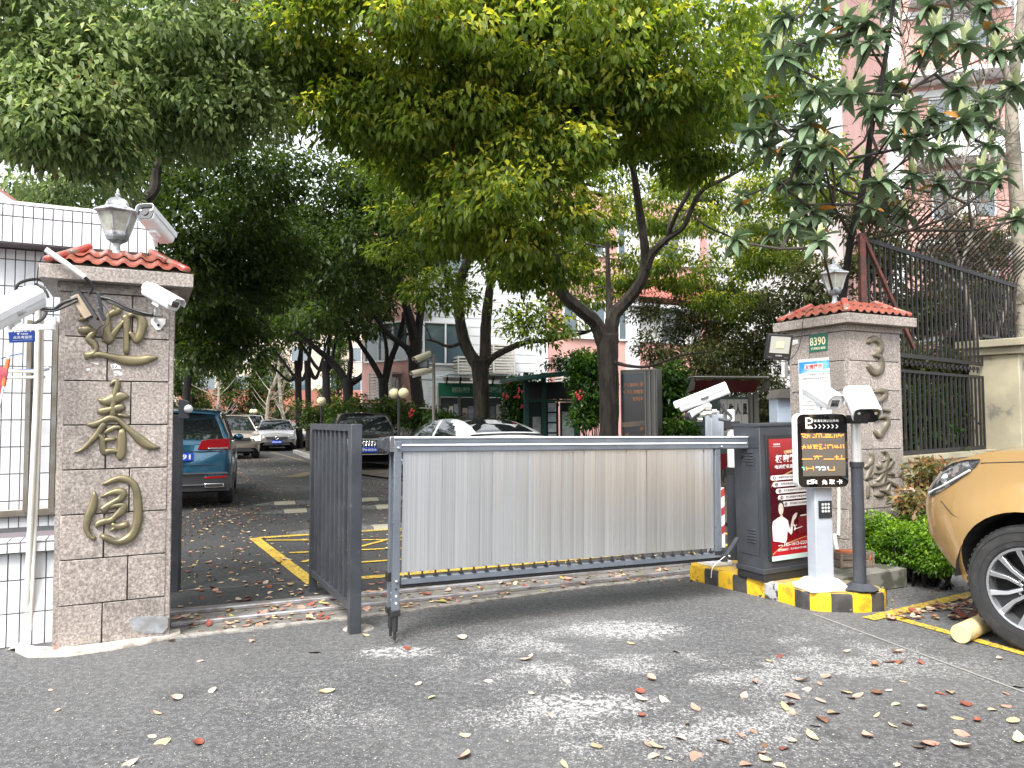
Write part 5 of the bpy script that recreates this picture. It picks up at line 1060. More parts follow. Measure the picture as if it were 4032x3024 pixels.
def wheel(t, x, y, r, wd, side, spokes=5, detail=False, yaw=0):
    """axle along local y; side = +1/-1 outer direction; returns the wheel part"""
    M_ = Matrix.Translation((x, y, r)) @ Matrix.Rotation(yaw, 4, 'Z')
    def loc(o): o.matrix_local = M_; return o
    s = side; prof = [(r*.66, -wd/2*s), (r*.93, -wd/2*s), (r, -wd*.36*s), (r, wd*.36*s), (r*.94, wd/2*s), (r*.80, wd*.53*s), (r*.68, wd*.5*s), (r*.655, wd*.42*s)]
    n = 40 if detail else 20; mb = MB()
    for q, z in prof:
        for k in range(n): a = 2*math.pi*k/n; mb.v.append((q*math.cos(a), z, q*math.sin(a)))
    m = len(prof)
    for i in range(m-1):
        for k in range(n): mb.f.append((i*n+k, i*n+(k+1) % n, (i+1)*n+(k+1) % n, (i+1)*n+k))
    o = loc(mb.build('wheel', tyre_m, t, smooth=True)); 
    if detail:
        tb = MB()
        for k in range(60):
            a = 2*math.pi*k/60
            for zz in (-.3, 0, .3):
                c = Vector((math.cos(a)*(r-.001), zz*wd, math.sin(a)*(r-.001))); tb.box(c, (.006, wd*.2, .02), Matrix.Rotation(-a, 4, 'Y'))
        g = tb.build('tyre_tread', rubber, o)
        for rr in (.90, .76): 
            tt = MB(); tt.tube([(rr*r*math.cos(2*math.pi*k/48), wd*.525*s, rr*r*math.sin(2*math.pi*k/48)) for k in range(49)], .0018, 5, cap=False); tt.build('sidewall_ring', rubber, o)
    mb = MB(); pr = [(r*.665, wd*.46*s), (r*.65, wd*.50*s), (r*.615, wd*.49*s), (r*.60, wd*.36*s), (r*.6, -wd*.3*s)]
    for q, z in pr:
        for k in range(n): a = 2*math.pi*k/n; mb.v.append((q*math.cos(a), z, q*math.sin(a)))
    for i in range(len(pr)-1):
        for k in range(n): mb.f.append((i*n+k, i*n+(k+1) % n, (i+1)*n+(k+1) % n, (i+1)*n+k))
    mb.build('rim', alloy if detail else alloy, o, smooth=True)
    MB().cyl((0, wd*.1*s, 0), (0, wd*.12*s, 0), r*.6, n).build('wheel_hollow', well_m, o)
    if not detail:
        for k in range(spokes):
            a = 2*math.pi*k/spokes+.3; d = Vector((math.cos(a), 0, math.sin(a))); MB().bar(d*r*.08+Vector((0, wd*.40*s, 0)), d*r*.62+Vector((0, wd*.42*s, 0)), r*.14, .02, up=Vector((0, 1, 0))).build('spoke', alloy, o)
        MB().cyl((0, wd*.3*s, 0), (0, wd*.43*s, 0), r*.15, 12).build('hub', alloy, o)
    else:
        for k in range(6):
            a = 2*math.pi*k/6+math.pi/6; d = Vector((math.cos(a), 0, math.sin(a))); e = Vector((-math.sin(a), 0, math.cos(a))); yv = Vector((0, 1, 0))*s
            h0, h1 = wd*.36, wd*.47
            for sg in (-1, 1):      # twin polished blades that fan out to the rim
                q = [d*r*.13+e*sg*.010, d*r*.13+e*sg*.030, d*r*.36+e*sg*.040, d*r*.63+e*sg*.088, d*r*.635+e*sg*.050, d*r*.36+e*sg*.016]
                mb = MB(); hh_ = [h0, h0, (h0+h1)/2-.006, h1, h1, (h0+h1)/2-.006]; top = [p+yv*(h) for p, h in zip(q, hh_)]; bot = [p+yv*(h-.035) for p, h in zip(q, hh_)]
                mb.add(top+bot, [tuple(range(6)), tuple(range(11, 5, -1))]+[(i, (i+1) % 6, 6+(i+1) % 6, 6+i) for i in range(6)]).build('spoke', alloy, o, bevel=.003)
            q = [d*r*.10+e*.035, d*r*.10-e*.035, d*r*.62-e*.060, d*r*.62+e*.060]; mb = MB(); mb.add([p+yv*(h0-.02+(.02 if i > 1 else 0)) for i, p in enumerate(q)]+[p+yv*(h0-.05) for p in q], [(0, 1, 2, 3)]+[(i, (i+1) % 4, 4+(i+1) % 4, 4+i) for i in range(4)]).build('spoke_web', alloy_d, o, bevel=.003)
            MB().cyl(d*r*.19+e*.0+yv*h0*.9, d*r*.19+yv*(h0+.012), .009, 8).build('lug_nut', chrome, o)
        MB().cyl(yv*wd*.2, yv*wd*.40, r*.13, 24, r*.11).build('hub', alloy_d, o, smooth=True); MB().cyl(yv*wd*.40, yv*wd*.41, r*.08, 24).build('hub_cap', alloy, o)
    return o
def lerp_tab(tab, x):
    if x <= tab[0][0]: return tab[0][1]
    for (a, p), (b, q) in zip(tab, tab[1:]):
        if x <= b:
            s = (x-a)/(b-a); s = s*s*(3-2*s)*.5+s*.5; return p+(q-p)*s
    return tab[-1][1]
def car(label, loc, heading, paint, L_=4.6, W_=1.86, H_=1.66, belt=((0, .70), (.06, .86), (.22, .98), (.30, 1.04), (.75, 1.08), (.96, 1.02), (1, .9)), wb=(.19, .79), r=.35, sill=.26,
        gh=((.235, .36), (.90, .97)), roofz=None, bumper=.5, group='cars parked along the drive', spokes=5, detail=False, clad=True, wd=.235, tum=.20, yaw=0, ends=(.42, .38), noseext=.16, tailext=.1, N_=56, roofglass=False, nose_k=.5, dome=False):
    """local x runs from nose (0) to tail (L), y across; heading = world direction of the nose"""
    h = Vector(heading).normalized(); xr = -h; yr = Z.cross(xr)
    M = Matrix(((xr.x, yr.x, 0, loc[0]), (xr.y, yr.y, 0, loc[1]), (0, 0, 1, 0), (0, 0, 0, 1)))
    t = thing('parked_car', label, 'car', M=M, group=group); hw = W_/2
    def planw(s):      # half width along the length, rounded nose and tail
        a = min(1, s/noseext) if s < noseext else (min(1, (1-s)/tailext) if s > 1-tailext else 1)
        e = ends[0] if s < .5 else ends[1]
        return hw*(1-e*(1-math.sqrt(max(0, 1-(1-a)**2.2))))
    ar = r*1.19
    ts = sorted(set([0, .004, .012, .025, .04, .06]+[i/N_ for i in range(1, N_)]+[.94, .96, .975, .988, .996, 1]+[w_+d*ar/L_ for w_ in wb for d in (-1.0, -.98, -.93, -.85, -.7, -.5, -.25, 0, .25, .5, .7, .85, .93, .98, 1.0)]))
    secs = []
    for s in ts:
        x = s*L_; zb = lerp_tab(belt, s); wv = planw(s)
        und = sill+.0+(.18*max(0, (.07-s)/.07) if s < .07 else 0)+(.14*max(0, (s-.93)/.07) if s > .93 else 0)
        arch = und
        for w_ in wb:
            dx = abs(x-w_*L_)
            if dx < ar: arch = max(arch, r+math.sqrt(ar*ar-dx*dx)*1.02)
        arch = min(arch, zb-.12)
        side = []
        for k in range(9):
            q = k/8; z = arch+(zb-arch)*q; zq = (z-und)/(zb-und)
            bul = 1-.045*(1-zq)**2-.05*max(0, zq-.62)**1.5*2-.012*abs(math.sin(zq*math.pi*2))
            # flared arches
            fl = 0
            for w_ in wb:
                dd = math.hypot(x-w_*L_, z-r)
                if dd < ar*1.35: fl = max(fl, .022*(1-max(0, dd-ar)/(ar*.35)))
            side.append((x, wv*bul+fl*(1 if side is not None else 0), z))
        inset = []
        crown = .035 if s < gh[0][0] or s > gh[1][1]-.02 else .01
        for k in range(1, 5):
            q = k/4; inset.append((x, side[-1][1]*(1-q), zb+crown*(1-(1-q)**2)*1.2))
        secs.append(side+inset)
    def nx(x, y, z):
        s = x/L_; k = max(0, 1-s/.12); f = nose_k*(.26*max(0, (z-.86)/.34)**1.4+.30*max(0, (.62-z)/.32)**1.2); kt = max(0, (s-.93)/.07)
        return (x+f*k-kt*nose_k*(.10*max(0, (z-.9)/.3)**1.2+.16*max(0, (.55-z)/.3)), y, z)
    secs = [[nx(*v) for v in q] for q in secs]
    mb = MB(); K = len(secs[0])
    for sgn in (-1, 1):
        b = len(mb.v)
        for sc_i in secs: mb.v += [(x, y*sgn, z) for x, y, z in sc_i]
        for i in range(len(secs)-1):
            for k in range(K-1): mb.f.append((b+i*K+k, b+(i+1)*K+k, b+(i+1)*K+k+1, b+i*K+k+1))
        for i in (0, len(secs)-1): mb.f.append(tuple(b+i*K+k for k in range(K))+((len(mb.v)),)); mb.v.append((secs[i][0][0], 0, secs[i][0][2]))
    o = mb.build('body', paint, t, smooth=2)
    bm = bmesh.new(); bm.from_mesh(o.data); bmesh.ops.remove_doubles(bm, verts=bm.verts, dist=.0008); bmesh.ops.recalc_face_normals(bm, faces=bm.faces); bm.to_mesh(o.data); bm.free(); o.data.shade_smooth(); o.data.set_sharp_from_angle(angle=R(48))
    MB().bb(.75, L_-.45, -hw*.84, hw*.84, sill-.06, .62).build('underbody', well_m, t)
    for w_ in wb:
        for sg in (-1, 1):
            wm = MB(); n = 14; xc = w_*L_
            ring = [(xc+ar*1.0*math.cos(math.pi*k/n), r+ar*1.0*math.sin(math.pi*k/n)) for k in range(n+1)]
            wm.v = [(x, sg*(hw*.97), z) for x, z in ring]+[(x, sg*(hw-.34), z) for x, z in ring]; wm.f = [(k, k+1, n+2+k, n+1+k) for k in range(n)]+[tuple(range(n+1, 2*n+2))]; wm.build('wheel_arch', well_m, t)
            wheel(t, xc, sg*(hw-wd*.55), r, wd, sg, spokes, detail and w_ == wb[0] and sg == detail, yaw if w_ == wb[0] else 0)
    if clad:
        for sg in (-1, 1): MB().bb((wb[0]*L_)+ar, wb[1]*L_-ar, sg*(hw*.965)-.02, sg*(hw*.965)+.02, sill-.02, sill+.09).build('sill_cladding', trim_m, t, bevel=.01)
    # greenhouse
    (a0, a1), (b0, b1) = gh; rz = roofz or ((0, H_-.03), (.35, H_), (.7, H_-.02), (1, H_-.07))
    def gsec(s, up):   # s along cabin 0..1; up 0 belt,1 roof
        xb = (a0+(b1-a0)*s)*L_; xt = (a1+(b0-a1)*s)*L_
        x = xb+(xt-xb)*up; zb = lerp_tab(belt, (xb)/L_)-.01; zt_ = lerp_tab(rz, s)-.035
        wB = planw(xb/L_)*.945; wT = hw*(1-tum)*(1-.10*abs(2*s-1)**4)
        return x, wB+(wT-wB)*(up**1.15), zb+(zt_-zb)*up
    n = 22; S = [i/n for i in range(n+1)]; U_ = [0, .25, .5, .75, .92, 1]
    mb = MB()
    if dome:
        prof = ((0, .0), (.06, .22), (.14, .48), (.24, .74), (.34, .90), (.45, .98), (.55, 1.0), (.66, .97), (.76, .86), (.86, .64), (.94, .38), (1, .16))
        n2 = 60; G_ = []
        for i in range(n2+1):
            s_ = i/n2; x = (a0+(b1-a0)*s_)*L_; zb = lerp_tab(belt, x/L_)-.01
            k_ = [q for q in range(len(prof)-1) if prof[q][0] <= s_][-1]; (p0, h0), (p1, h1) = prof[k_], prof[k_+1]; f = (s_-p0)/(p1-p0); hgt = h0+(h1-h0)*f
            wB = planw(x/L_)*.955; wT = wB*(1-.27*hgt**.8); row = [(x, wB+(wT-wB)*(u/8)**1.2, zb+(H_-.05-zb)*hgt*(u/8)) for u in range(9)]
            row += [(x, wT*(1-q/6), zb+(H_-.05-zb)*hgt+.05*hgt**.5*(1-(1-q/6)**2)) for q in range(1, 7)]; G_.append(row)
        pm, gm_ = MB(), MB()
        for sg in (-1, 1):
            b = len(pm.v); vs = [(x, y*sg, z) for r_ in G_ for x, y, z in r_]; w_ = 15; pm.v += vs; gm_.v += vs
            for i in range(n2):
                s_ = (i+.5)/n2
                for k in range(w_-1):
                    side = k < 8; u = k/8; top = .90 if s_ < .6 else .90-((s_-.6)/.26)**2*.9
                    isg = (side and .07 < s_ < .86 and 0 < u < top and not abs(s_-.50) < .012) or (not side and k >= 9 and .04 < s_ < .985)
                    (gm_ if isg else pm).f.append((b+i*w_+k, b+(i+1)*w_+k, b+(i+1)*w_+k+1, b+i*w_+k+1))
        for mb, nm, m_ in ((pm, 'cabin_frame', paint), (gm_, 'window_glass', glass_car)):
            o = mb.build(nm, m_, t, smooth=2); bm = bmesh.new(); bm.from_mesh(o.data); bmesh.ops.remove_doubles(bm, verts=bm.verts, dist=.0005); bmesh.ops.recalc_face_normals(bm, faces=bm.faces); bmesh.ops.delete(bm, geom=[v for v in bm.verts if not v.link_faces], context='VERTS'); bm.to_mesh(o.data); bm.free(); o.data.shade_smooth()
        return t, M
    rows = []
    for s in S:
        row = []
        for u_ in U_: x, y, z = gsec(s, u_); row.append((x, y, z))
        x, y, z = gsec(s, 1)
        for q in (.12, .35, .65, 1): row.append((x, y*(1-q), z+.045*(1-(1-q)**2)))
        rows.append(row+[(a, -b, c) for a, b, c in reversed(row[:-1])])
    KK = len(rows[0]); mb.v = [v for r_ in rows for v in r_]
    for i in range(n):
        for k in range(KK-1): mb.f.append((i*KK+k, (i+1)*KK+k, (i+1)*KK+k+1, i*KK+k+1))
    mb.f += [tuple(range(KK)), tuple(n*KK+k for k in range(KK))]
    mb.build('window_glass', glass_car, t, smooth=True)
    # front and rear screens are the end faces; body-colour roof and pillars stand proud
    def skin(i0, i1, k0, k1, name, m_, off=.012):
        mb = MB(); kk = list(range(k0, k1+1))
        V_ = []
        for i in range(i0, i1+1):
            for k in kk:
                x, y, z = rows[i][k]; ny = 1 if k < KK/2 else -1; top_ = 4 < k < KK-5
                V_.append((x, y*(1+.010) if not top_ else y*1.0, z+off if top_ or k in (4, 5, KK-5, KK-6) else z+.002))
        mb.v = V_; w_ = len(kk)
        for i in range(i1-i0):
            for k in range(w_-1): mb.f.append((i*w_+k, (i+1)*w_+k, (i+1)*w_+k+1, i*w_+k+1))
        ob = mb.build(name, m_, t, smooth=True); so = ob.modifiers.new('solid', 'SOLIDIFY'); so.thickness = .012; so.offset = 0; return ob
    if not roofglass: skin(0, n, 4, KK-5, 'roof', paint)
    else:
        skin(0, n, 4, 5, 'roof_rail', paint); skin(0, n, KK-6, KK-5, 'roof_rail', paint)
    for a_, b_ in ((0, 1), (8, 9), (15, 16), (n-2, n)):
        pm = paint if a_ in (0, n-2) else trim_m
        skin(a_, b_, 0, 4, 'roof_pillar', pm); skin(a_, b_, KK-5, KK-1, 'roof_pillar', pm)
    for e, i in (('w', 0), ('r', n)):   # frame strips round the screens
        for k0, k1 in ((0, 4), (KK-5, KK-1)):
            A_ = Vector(rows[i][k0]); B_ = Vector(rows[i][k1]); MB().bar(A_, B_, .05, .04, up=Vector((1, 0, 0))).build('screen_frame', paint, t, bevel=.01)
        MB().tube([Vector(rows[i][k])+Z*.0 for k in range(4, KK-4)], .018, 6).build('screen_header', paint, t, smooth=True)
    for sg in (-1, 1):
        x, y, z = gsec(.10, .08); mb = MB(); mb.sphere((0, 0, 0), .5, 12, 8); mb.v = [(v[0]*.12+x+.12, v[1]*.20+sg*(y+.10), v[2]*.13+z+.07) for v in mb.v]; mb.build('door_mirror', paint, t, smooth=True)
    t['_l'] = 0; del t['_l']
    return t, M
def on_end(t, L_, tail, quads, m, name, yoff=.006):
    """flat plates on the nose (tail=False) or tail plane; quads in (y,z)"""
    x = L_+yoff if tail else -yoff
    MB().prism(quads, (x, 0, 0), Vector((0, 1, 0)), Z, Vector((1 if tail else -1, 0, 0)), .02).build(name, m, t, bevel=.004)
def ctext(s, t, M, L_, tail, y0, z0, w_, h_, m, off=.030):
    u = (M.to_3x3() @ Vector((0, 1, 0))) if tail else (M.to_3x3() @ Vector((0, -1, 0)))
    p = M @ Vector((L_+off if tail else -off, y0, z0)); text(s, p, u, Z, w_, h_, m, t, bold=.02)
HD = Vector((-.45, .893, 0))
# ---- blue SUV, seen from behind
LB_ = 4.6; c_ = P(820, 2005, 12.0); ctr_ = Vector((c_.x-.62, 12.0, 0)); 
hdB = Vector((-.33, .944, 0)); nose = ctr_+hdB*LB_
t, M = car('blue sport utility car seen from behind beside the tall pillar', nose, hdB, carpaint('blue_car_paint', (.014, .095, .165), .5), LB_, 1.88, 1.66, sill=.30, tum=.24, ends=(.4, .16), tailext=.06,
           belt=((0, .75), (.06, .9), (.24, 1.0), (.75, 1.1), (.965, 1.12), (.985, 1.1), (1, 1.02)), gh=((.24, .37), (.83, .985)), r=.36)
for sg in (-1, 1):
    on_end(t, LB_-.02, True, [(sg*.40, .98), (sg*.46, 1.13), (sg*.88, 1.16), (sg*.90, .97)][::sg], redlamp, 'tail_lamp')
    on_end(t, LB_-.0, True, [(sg*.56, .985), (sg*.56, 1.005), (sg*.86, 1.01), (sg*.87, .99)][::sg], lamp_m, 'reversing_lamp', .02)
    on_end(t, LB_-.03, True, [(sg*.50, .50), (sg*.52, .54), (sg*.84, .55), (sg*.84, .51)][::sg], redlamp, 'rear_reflector')
    MB().prism([(sg*.52, .36), (sg*.50, .43), (sg*.80, .43), (sg*.82, .36)][::sg], (LB_+.015, 0, 0), Vector((0, 1, 0)), Z, Vector((1, 0, 0)), .03).build('exhaust_trim', chrome, t, bevel=.006)
    MB().prism([(sg*.54, .375), (sg*.53, .415), (sg*.785, .415), (sg*.795, .375)][::sg], (LB_+.035, 0, 0), Vector((0, 1, 0)), Z, Vector((1, 0, 0)), .02).build('exhaust_opening', trim_m, t)
on_end(t, LB_, True, [(-.9, .30), (-.9, .58), (.9, .58), (.9, .30)], trim_m, 'bumper_valance', -.03)
MB().bb(LB_+.005, LB_+.02, -.86, .86, .585, .605).build('chrome_strip', chrome, t); MB().bb(LB_, LB_+.03, -.5, .5, .40, .42).build('diffuser_strip', chrome, t)
on_end(t, LB_, True, [(-.10, .80), (-.10, .93), (.34, .93), (.34, .80)], plate_m, 'number_plate')
ctext('91', t, M, LB_, True, .17, .825, .13, .08, ink_w); MB().bb(LB_+.0, LB_+.012, -.80, .80, .945, .955).build('panel_gap', trim_m, t); MB().bb(LB_-.01, LB_+.006, -.7, .7, .725, .732).build('panel_gap', trim_m, t)
MB().bar((LB_*.86, -.66, 1.63), (LB_*.45, -.68, 1.68), .03, .03).build('roof_bar', chrome, t); MB().bar((LB_*.86, .66, 1.63), (LB_*.45, .68, 1.68), .03, .03).build('roof_bar', chrome, t)
# ---- black SUV facing us
LA = 4.65; pA = P(1453, 1830, 20.6); hdA = Vector((.28, -.96, 0)); nose = Vector((pA.x, pA.y, 0))
t, M = car('black sport utility car facing the road with a tall slatted grille', nose, hdA, carpaint('black_car_paint', (.008, .008, .01), .2), LA, 1.9, 1.66, sill=.3,
           belt=((0, .78), (.012, .92), (.05, 1.0), (.26, 1.08), (.75, 1.12), (.97, 1.12), (1, 1.0)), gh=((.27, .40), (.85, .98)), r=.37, ends=(.14, .2), tum=.24)
on_end(t, LA, False, [(-.50, .48), (-.58, .60), (-.58, .93), (.58, .93), (.58, .60), (.50, .48)][::-1], chrome, 'grille_surround', .0)
on_end(t, LA, False, [(-.47, .51), (-.55, .62), (-.55, .905), (.55, .905), (.55, .62), (.47, .51)][::-1], trim_m, 'grille', .012)
for k in range(15): MB().bb(-.045, -.03, -.51+k*.073-.007, -.51+k*.073+.007, .56, .895).build('grille_bar', chrome, t)
on_end(t, LA, False, [(-.22, .555), (.22, .555), (.22, .69), (-.22, .69)][::-1], plate_m, 'number_plate', .035)
ctext('沪A·GC210', t, M, LA, False, .19, .585, .38, .085, ink_w, .064)
for k in range(4):
    y_ = -.12+.08*k; MB().tube([(-.055, y_+.055*math.cos(a), .80+.055*math.sin(a)) for a in [2*math.pi*i/16 for i in range(17)]], .008, 5, cap=False).build('emblem_ring', chrome, t)
for sg in (-1, 1): on_end(t, LA, False, [(sg*.62, .80), (sg*.60, .92), (sg*.88, .95), (sg*.90, .84)][::-sg], lamp_m, 'headlight', -.02); on_end(t, LA, False, [(sg*.62, .42), (sg*.60, .60), (sg*.86, .60), (sg*.86, .42)][::-sg], trim_m, 'air_intake', -.02)
# ---- white saloon behind the barrier
LT = 4.75; pT = P(2018, 1900, 15.2); hdT = Vector((-.50, .866, 0)); nose = Vector((pT.x, pT.y, 0))+hdT*LT
t, M = car('white saloon car with a sweeping rear window just behind the barrier', nose, hdT, carpaint('white_car_paint', (.72, .74, .76), .0, (.7, .72, .74)), LT, 1.9, 1.50, sill=.2, clad=False,
           belt=((0, .6), (.05, .72), (.22, .92), (.4, .98), (.75, 1.05), (.93, 1.10), (.985, 1.08), (1, .95)), gh=((.21, .42), (.62, .955)), roofz=((0, 1.40), (.35, 1.47), (.7, 1.46), (1, 1.38)), tum=.27, ends=(.4, .25), r=.35, dome=True, group='cars parked along the drive')
for sg in (-1, 1): on_end(t, LT, True, [(sg*.42, .88), (sg*.46, .98), (sg*.88, 1.0), (sg*.86, .90)][::sg], redlamp, 'tail_lamp', -.04)
# ---- distant cars
def far_front(label, px_, Y, hd, c, W_=1.8, H_=1.5, L_=4.5, lit=False, suv=False, plate=None, emb=False, logo=None):
    p = P(px_, 1750, Y); nose = Vector((p.x, p.y, 0))
    t, M = car(label, nose, hd, c, L_, W_, H_, sill=.25, N_=24, ends=(.3, .25), tum=.22,
               belt=((0, .66), (.03, .78), (.26, .98), (.75, 1.02), (.97, 1.04), (1, .92)) if not suv else ((0, .76), (.02, .93), (.26, 1.05), (.75, 1.1), (.97, 1.1), (1, 1.0)), gh=((.25, .40), (.80, .96)), r=.33)
    z_ = .62 if not suv else .74; k_ = W_/1.8
    for sg in (-1, 1): on_end(t, L_, False, [(sg*.50*k_, z_-.06), (sg*.50*k_, z_+.07), (sg*.82*k_, z_+.12), (sg*.84*k_, z_-.02)][::-sg], mat('lit_headlight', (.8, .8, .75), .2, em=(1, .97, .9), es=4) if lit else lamp_m, 'headlight', -.03)
    on_end(t, L_, False, [(-.48*k_, z_-.05), (.48*k_, z_-.05), (.48*k_, z_+.07), (-.48*k_, z_+.07)][::-1], trim_m, 'grille', .0)
    MB().bb(-.03, -.015, -.47*k_, .47*k_, z_+.0, z_+.012).build('grille_strip', chrome, t); MB().bb(-.03, -.015, -.47*k_, .47*k_, z_+.045, z_+.055).build('grille_strip', chrome, t)
    on_end(t, L_, False, [(-.62*k_, .30), (.62*k_, .30), (.52*k_, .42), (-.52*k_, .42)][::-1], trim_m, 'air_intake', -.01)
    if plate: on_end(t, L_, False, [(-.22, .38), (.22, .38), (.22, .51), (-.22, .51)][::-1], plate_m, 'number_plate', .03); ctext(plate, t, M, L_, False, .2, .41, .4, .07, ink_w, .058)
    if emb:
        MB().tube([(-.03, .07*math.cos(a), z_+.01+.07*math.sin(a)) for a in [2*math.pi*i/14 for i in range(15)]], .01, 5, cap=False).build('emblem_ring', chrome, t)
        MB().tube([(-.035, -.04, z_+.05), (-.035, -.02, z_-.04), (-.035, 0, z_+.0), (-.035, .02, z_-.04), (-.035, .04, z_+.05)], .007, 5).build('emblem_letters', chrome, t)
    return t
silver = carpaint('silver_car_paint', (.42, .41, .38), .5); beige = carpaint('champagne_car_paint', (.40, .35, .30), .5); pearl = carpaint('pearl_car_paint', (.72, .73, .72), .0)
far_front('silver family car facing us in the middle of the drive', 1090, 34.5, Vector((.33, -.944, 0)), silver, 1.8, 1.48, plate='沪B·X1691', emb=True)
far_front('champagne off-road car with a lit headlight, half hidden behind the blue car', 930, 27.5, Vector((.45, -.893, 0)), beige, 1.85, 1.66, lit=True, suv=True)
far_front('white off-road car parked beyond the champagne car', 985, 35.5, Vector((.40, -.916, 0)), pearl, 1.85, 1.72, suv=True, plate='沪C·5802')
far_front('red car just peeping out behind the silver family car', 1128, 41, Vector((.42, -.907, 0)), carpaint('red_car_paint', (.4, .01, .03), .1), 1.75, 1.45)
far_front('pale silver car seen side-on between the far tree trunks', 1232, 38, Vector((-.92, .3, 0))*-1, carpaint('pale_silver_paint', (.5, .49, .46), .3), 1.75, 1.46)
# ---- golden car at the kerb (front wheel detailed)
LG = 4.85; hub = Vector((3.155, 4.60, 0)); hdG = Vector((-.47, .883, 0)).normalized(); WG = 1.87; wbG = (.174, .78); rG = .39
xr = -hdG; yr = Z.cross(xr)
nose = hub+hdG*(wbG[0]*LG)+yr*(WG/2-.02)     # the near side is local -y
sgn_near = -1
gold = carpaint('golden_car_paint', (.52, .33, .13), .4, (.50, .31, .12))
t, M = car('golden-orange off-road car with its front wheel on the yellow bay line', nose, hdG, gold, LG, WG, 1.84, sill=.34, r=rG, wd=.26, wb=wbG, detail=-1, group=None, clad=True, N_=80,
           nose_k=1.0, belt=((0, .95), (.006, 1.05), (.02, 1.10), (.06, 1.165), (.14, 1.23), (.27, 1.275), (.75, 1.28), (.97, 1.20), (1, 1.1)), gh=((.29, .40), (.88, .985)), ends=(.42, .3), noseext=.14, tum=.2)
if 'group' in t: del t['group']
# headlight wrapped round the near front corner
def hl(sg):
    mb = MB(); pts_ = []
    top_ = [(.022, 1.07), (.05, 1.125), (.085, 1.155), (.118, 1.165)]; bot_ = [(.012, .90), (.03, .885), (.055, .95), (.108, 1.12)]
    def surf(s, z, off):
        a = min(1, s/.14); w_ = WG/2*(1-.42*(1-math.sqrt(max(0, 1-(1-a)**2.2)))); zb = 1.1
        q = max(0, min(1, (z-.34)/(zb-.34))); b = 1-.045*(1-q)**2-.05*max(0, q-.62)**1.5*2-.012*abs(math.sin(q*math.pi*2))
        f = .26*max(0, (z-.86)/.34)**1.4; return (s*LG-.004+f*max(0, 1-s/.12), sg*(w_*b+off), z)
    K = 10; R_ = 5
    for i in range(K+1):
        s = i/K*3; j = min(2, int(s)); f = s-j
        a = [top_[j][k]+(top_[j+1][k]-top_[j][k])*f for k in (0, 1)]; b = [bot_[j][k]+(bot_[j+1][k]-bot_[j][k])*f for k in (0, 1)]
        for k in range(R_+1): u_ = k/R_; mb.v.append(surf(a[0]+(b[0]-a[0])*u_, a[1]+(b[1]-a[1])*u_, .008+.012*math.sin(math.pi*u_)*math.sin(math.pi*min(1, i/K+.1))))
    for i in range(K):
        for k in range(R_): mb.f.append((i*(R_+1)+k, (i+1)*(R_+1)+k, (i+1)*(R_+1)+k+1, i*(R_+1)+k+1))
    o = mb.build('headlight', mat('headlamp_lens', (.10, .105, .11), .06, .5, coat=1., c2=(.35, .36, .38), sc=16, lo=.5, hi=.56), t, smooth=True); so = o.modifiers.new('solid', 'SOLIDIFY'); so.thickness = .01
    e = MB().tube([Vector(surf(top_[i][0], top_[i][1]+.006, .008)) for i in range(4)], .006, 6).build('headlight_rim', trim_m, t, smooth=True)
    p = surf(.05, 1.03, .004); MB().sphere(p, .04, 12, 8).build('headlight_projector', chrome, t, smooth=True)
    MB().tube([surf(.025, .915, .014), surf(.055, .985, .018), surf(.10, 1.10, .016)], .007, 6).build('daytime_strip', ink_w, t, smooth=True)
    # bumper seam and arch lip
    MB().tube([surf(.055, .875, .004), surf(.075, .80, .004), surf(.10, .74, .004)], .0028, 5).build('panel_seam', trim_m, t)
    MB().tube([surf(.12, 1.15, .002), surf(.17, 1.17, .002), surf(.28, 1.19, .002)], .003, 5).build('bonnet_seam', trim_m, t)
hl(-1); hl(1)
MB().prism([(-.55, .62), (-.58, .92), (.58, .92), (.55, .62)][::-1], (.02, 0, 0), Vector((0, 1, 0)), Z, Vector((-1, 0, 0)), .02).build('grille', trim_m, t)
# ================================================================== buildings beyond
pink = mat('pink_wall_tile', (.55, .31, .27), .7, c2=(.49, .27, .235), sc=1.2, c3=(.40, .23, .20), sc3=.5, lo3=.5, hi3=.8)
whitew = mat('white_wall_tile', (.66, .68, .68), .5, c2=(.56, .59, .6), sc=.9); wingl = mat('window_glass_far', (.06, .09, .11), .06, spec=.9, coat=.5)
curt = mat('curtain', (.55, .55, .5), .9, c2=(.4, .42, .4), sc=9, stretch=(6, 6, .3)); acm = mat('louvre_cream', (.55, .53, .48), .6); frm = mat('window_frame_white', (.65, .66, .66), .5); recess_m = mat('dark_recess', (.03, .03, .032), .9)
def window(B, o, u, n, w_, h_, cols=3, curtain=True, deep=.12):
    f = MB(); f.bar(o, o+u*w_, .06, .06).bar(o+Z*h_, o+Z*h_+u*w_, .06, .06)
    for k in range(cols+1): f.bar(o+u*(w_*k/cols), o+u*(w_*k/cols)+Z*h_, .05, .06, up=n)
    W_ = f.build('window', frm, B, world=True)
    for k in range(cols):
        p = o+u*(w_*k/cols+.02)-n*.03; q = u*(w_/cols-.04)
        MB().add([p, p+q, p+q+Z*h_, p+Z*h_], [(0, 1, 2, 3)]).build('pane', wingl if (k % 2 == 0 or not curtain) else curt, W_, world=True) if False else None
        mb = MB(); Mi_ = mxw(B).inverted(); mb.add([Mi_ @ v for v in (p, p+q, p+q+Z*h_, p+Z*h_)], [(0, 1, 2, 3)]); mb.build('pane', curt if (curtain and k % 2) else wingl, W_)
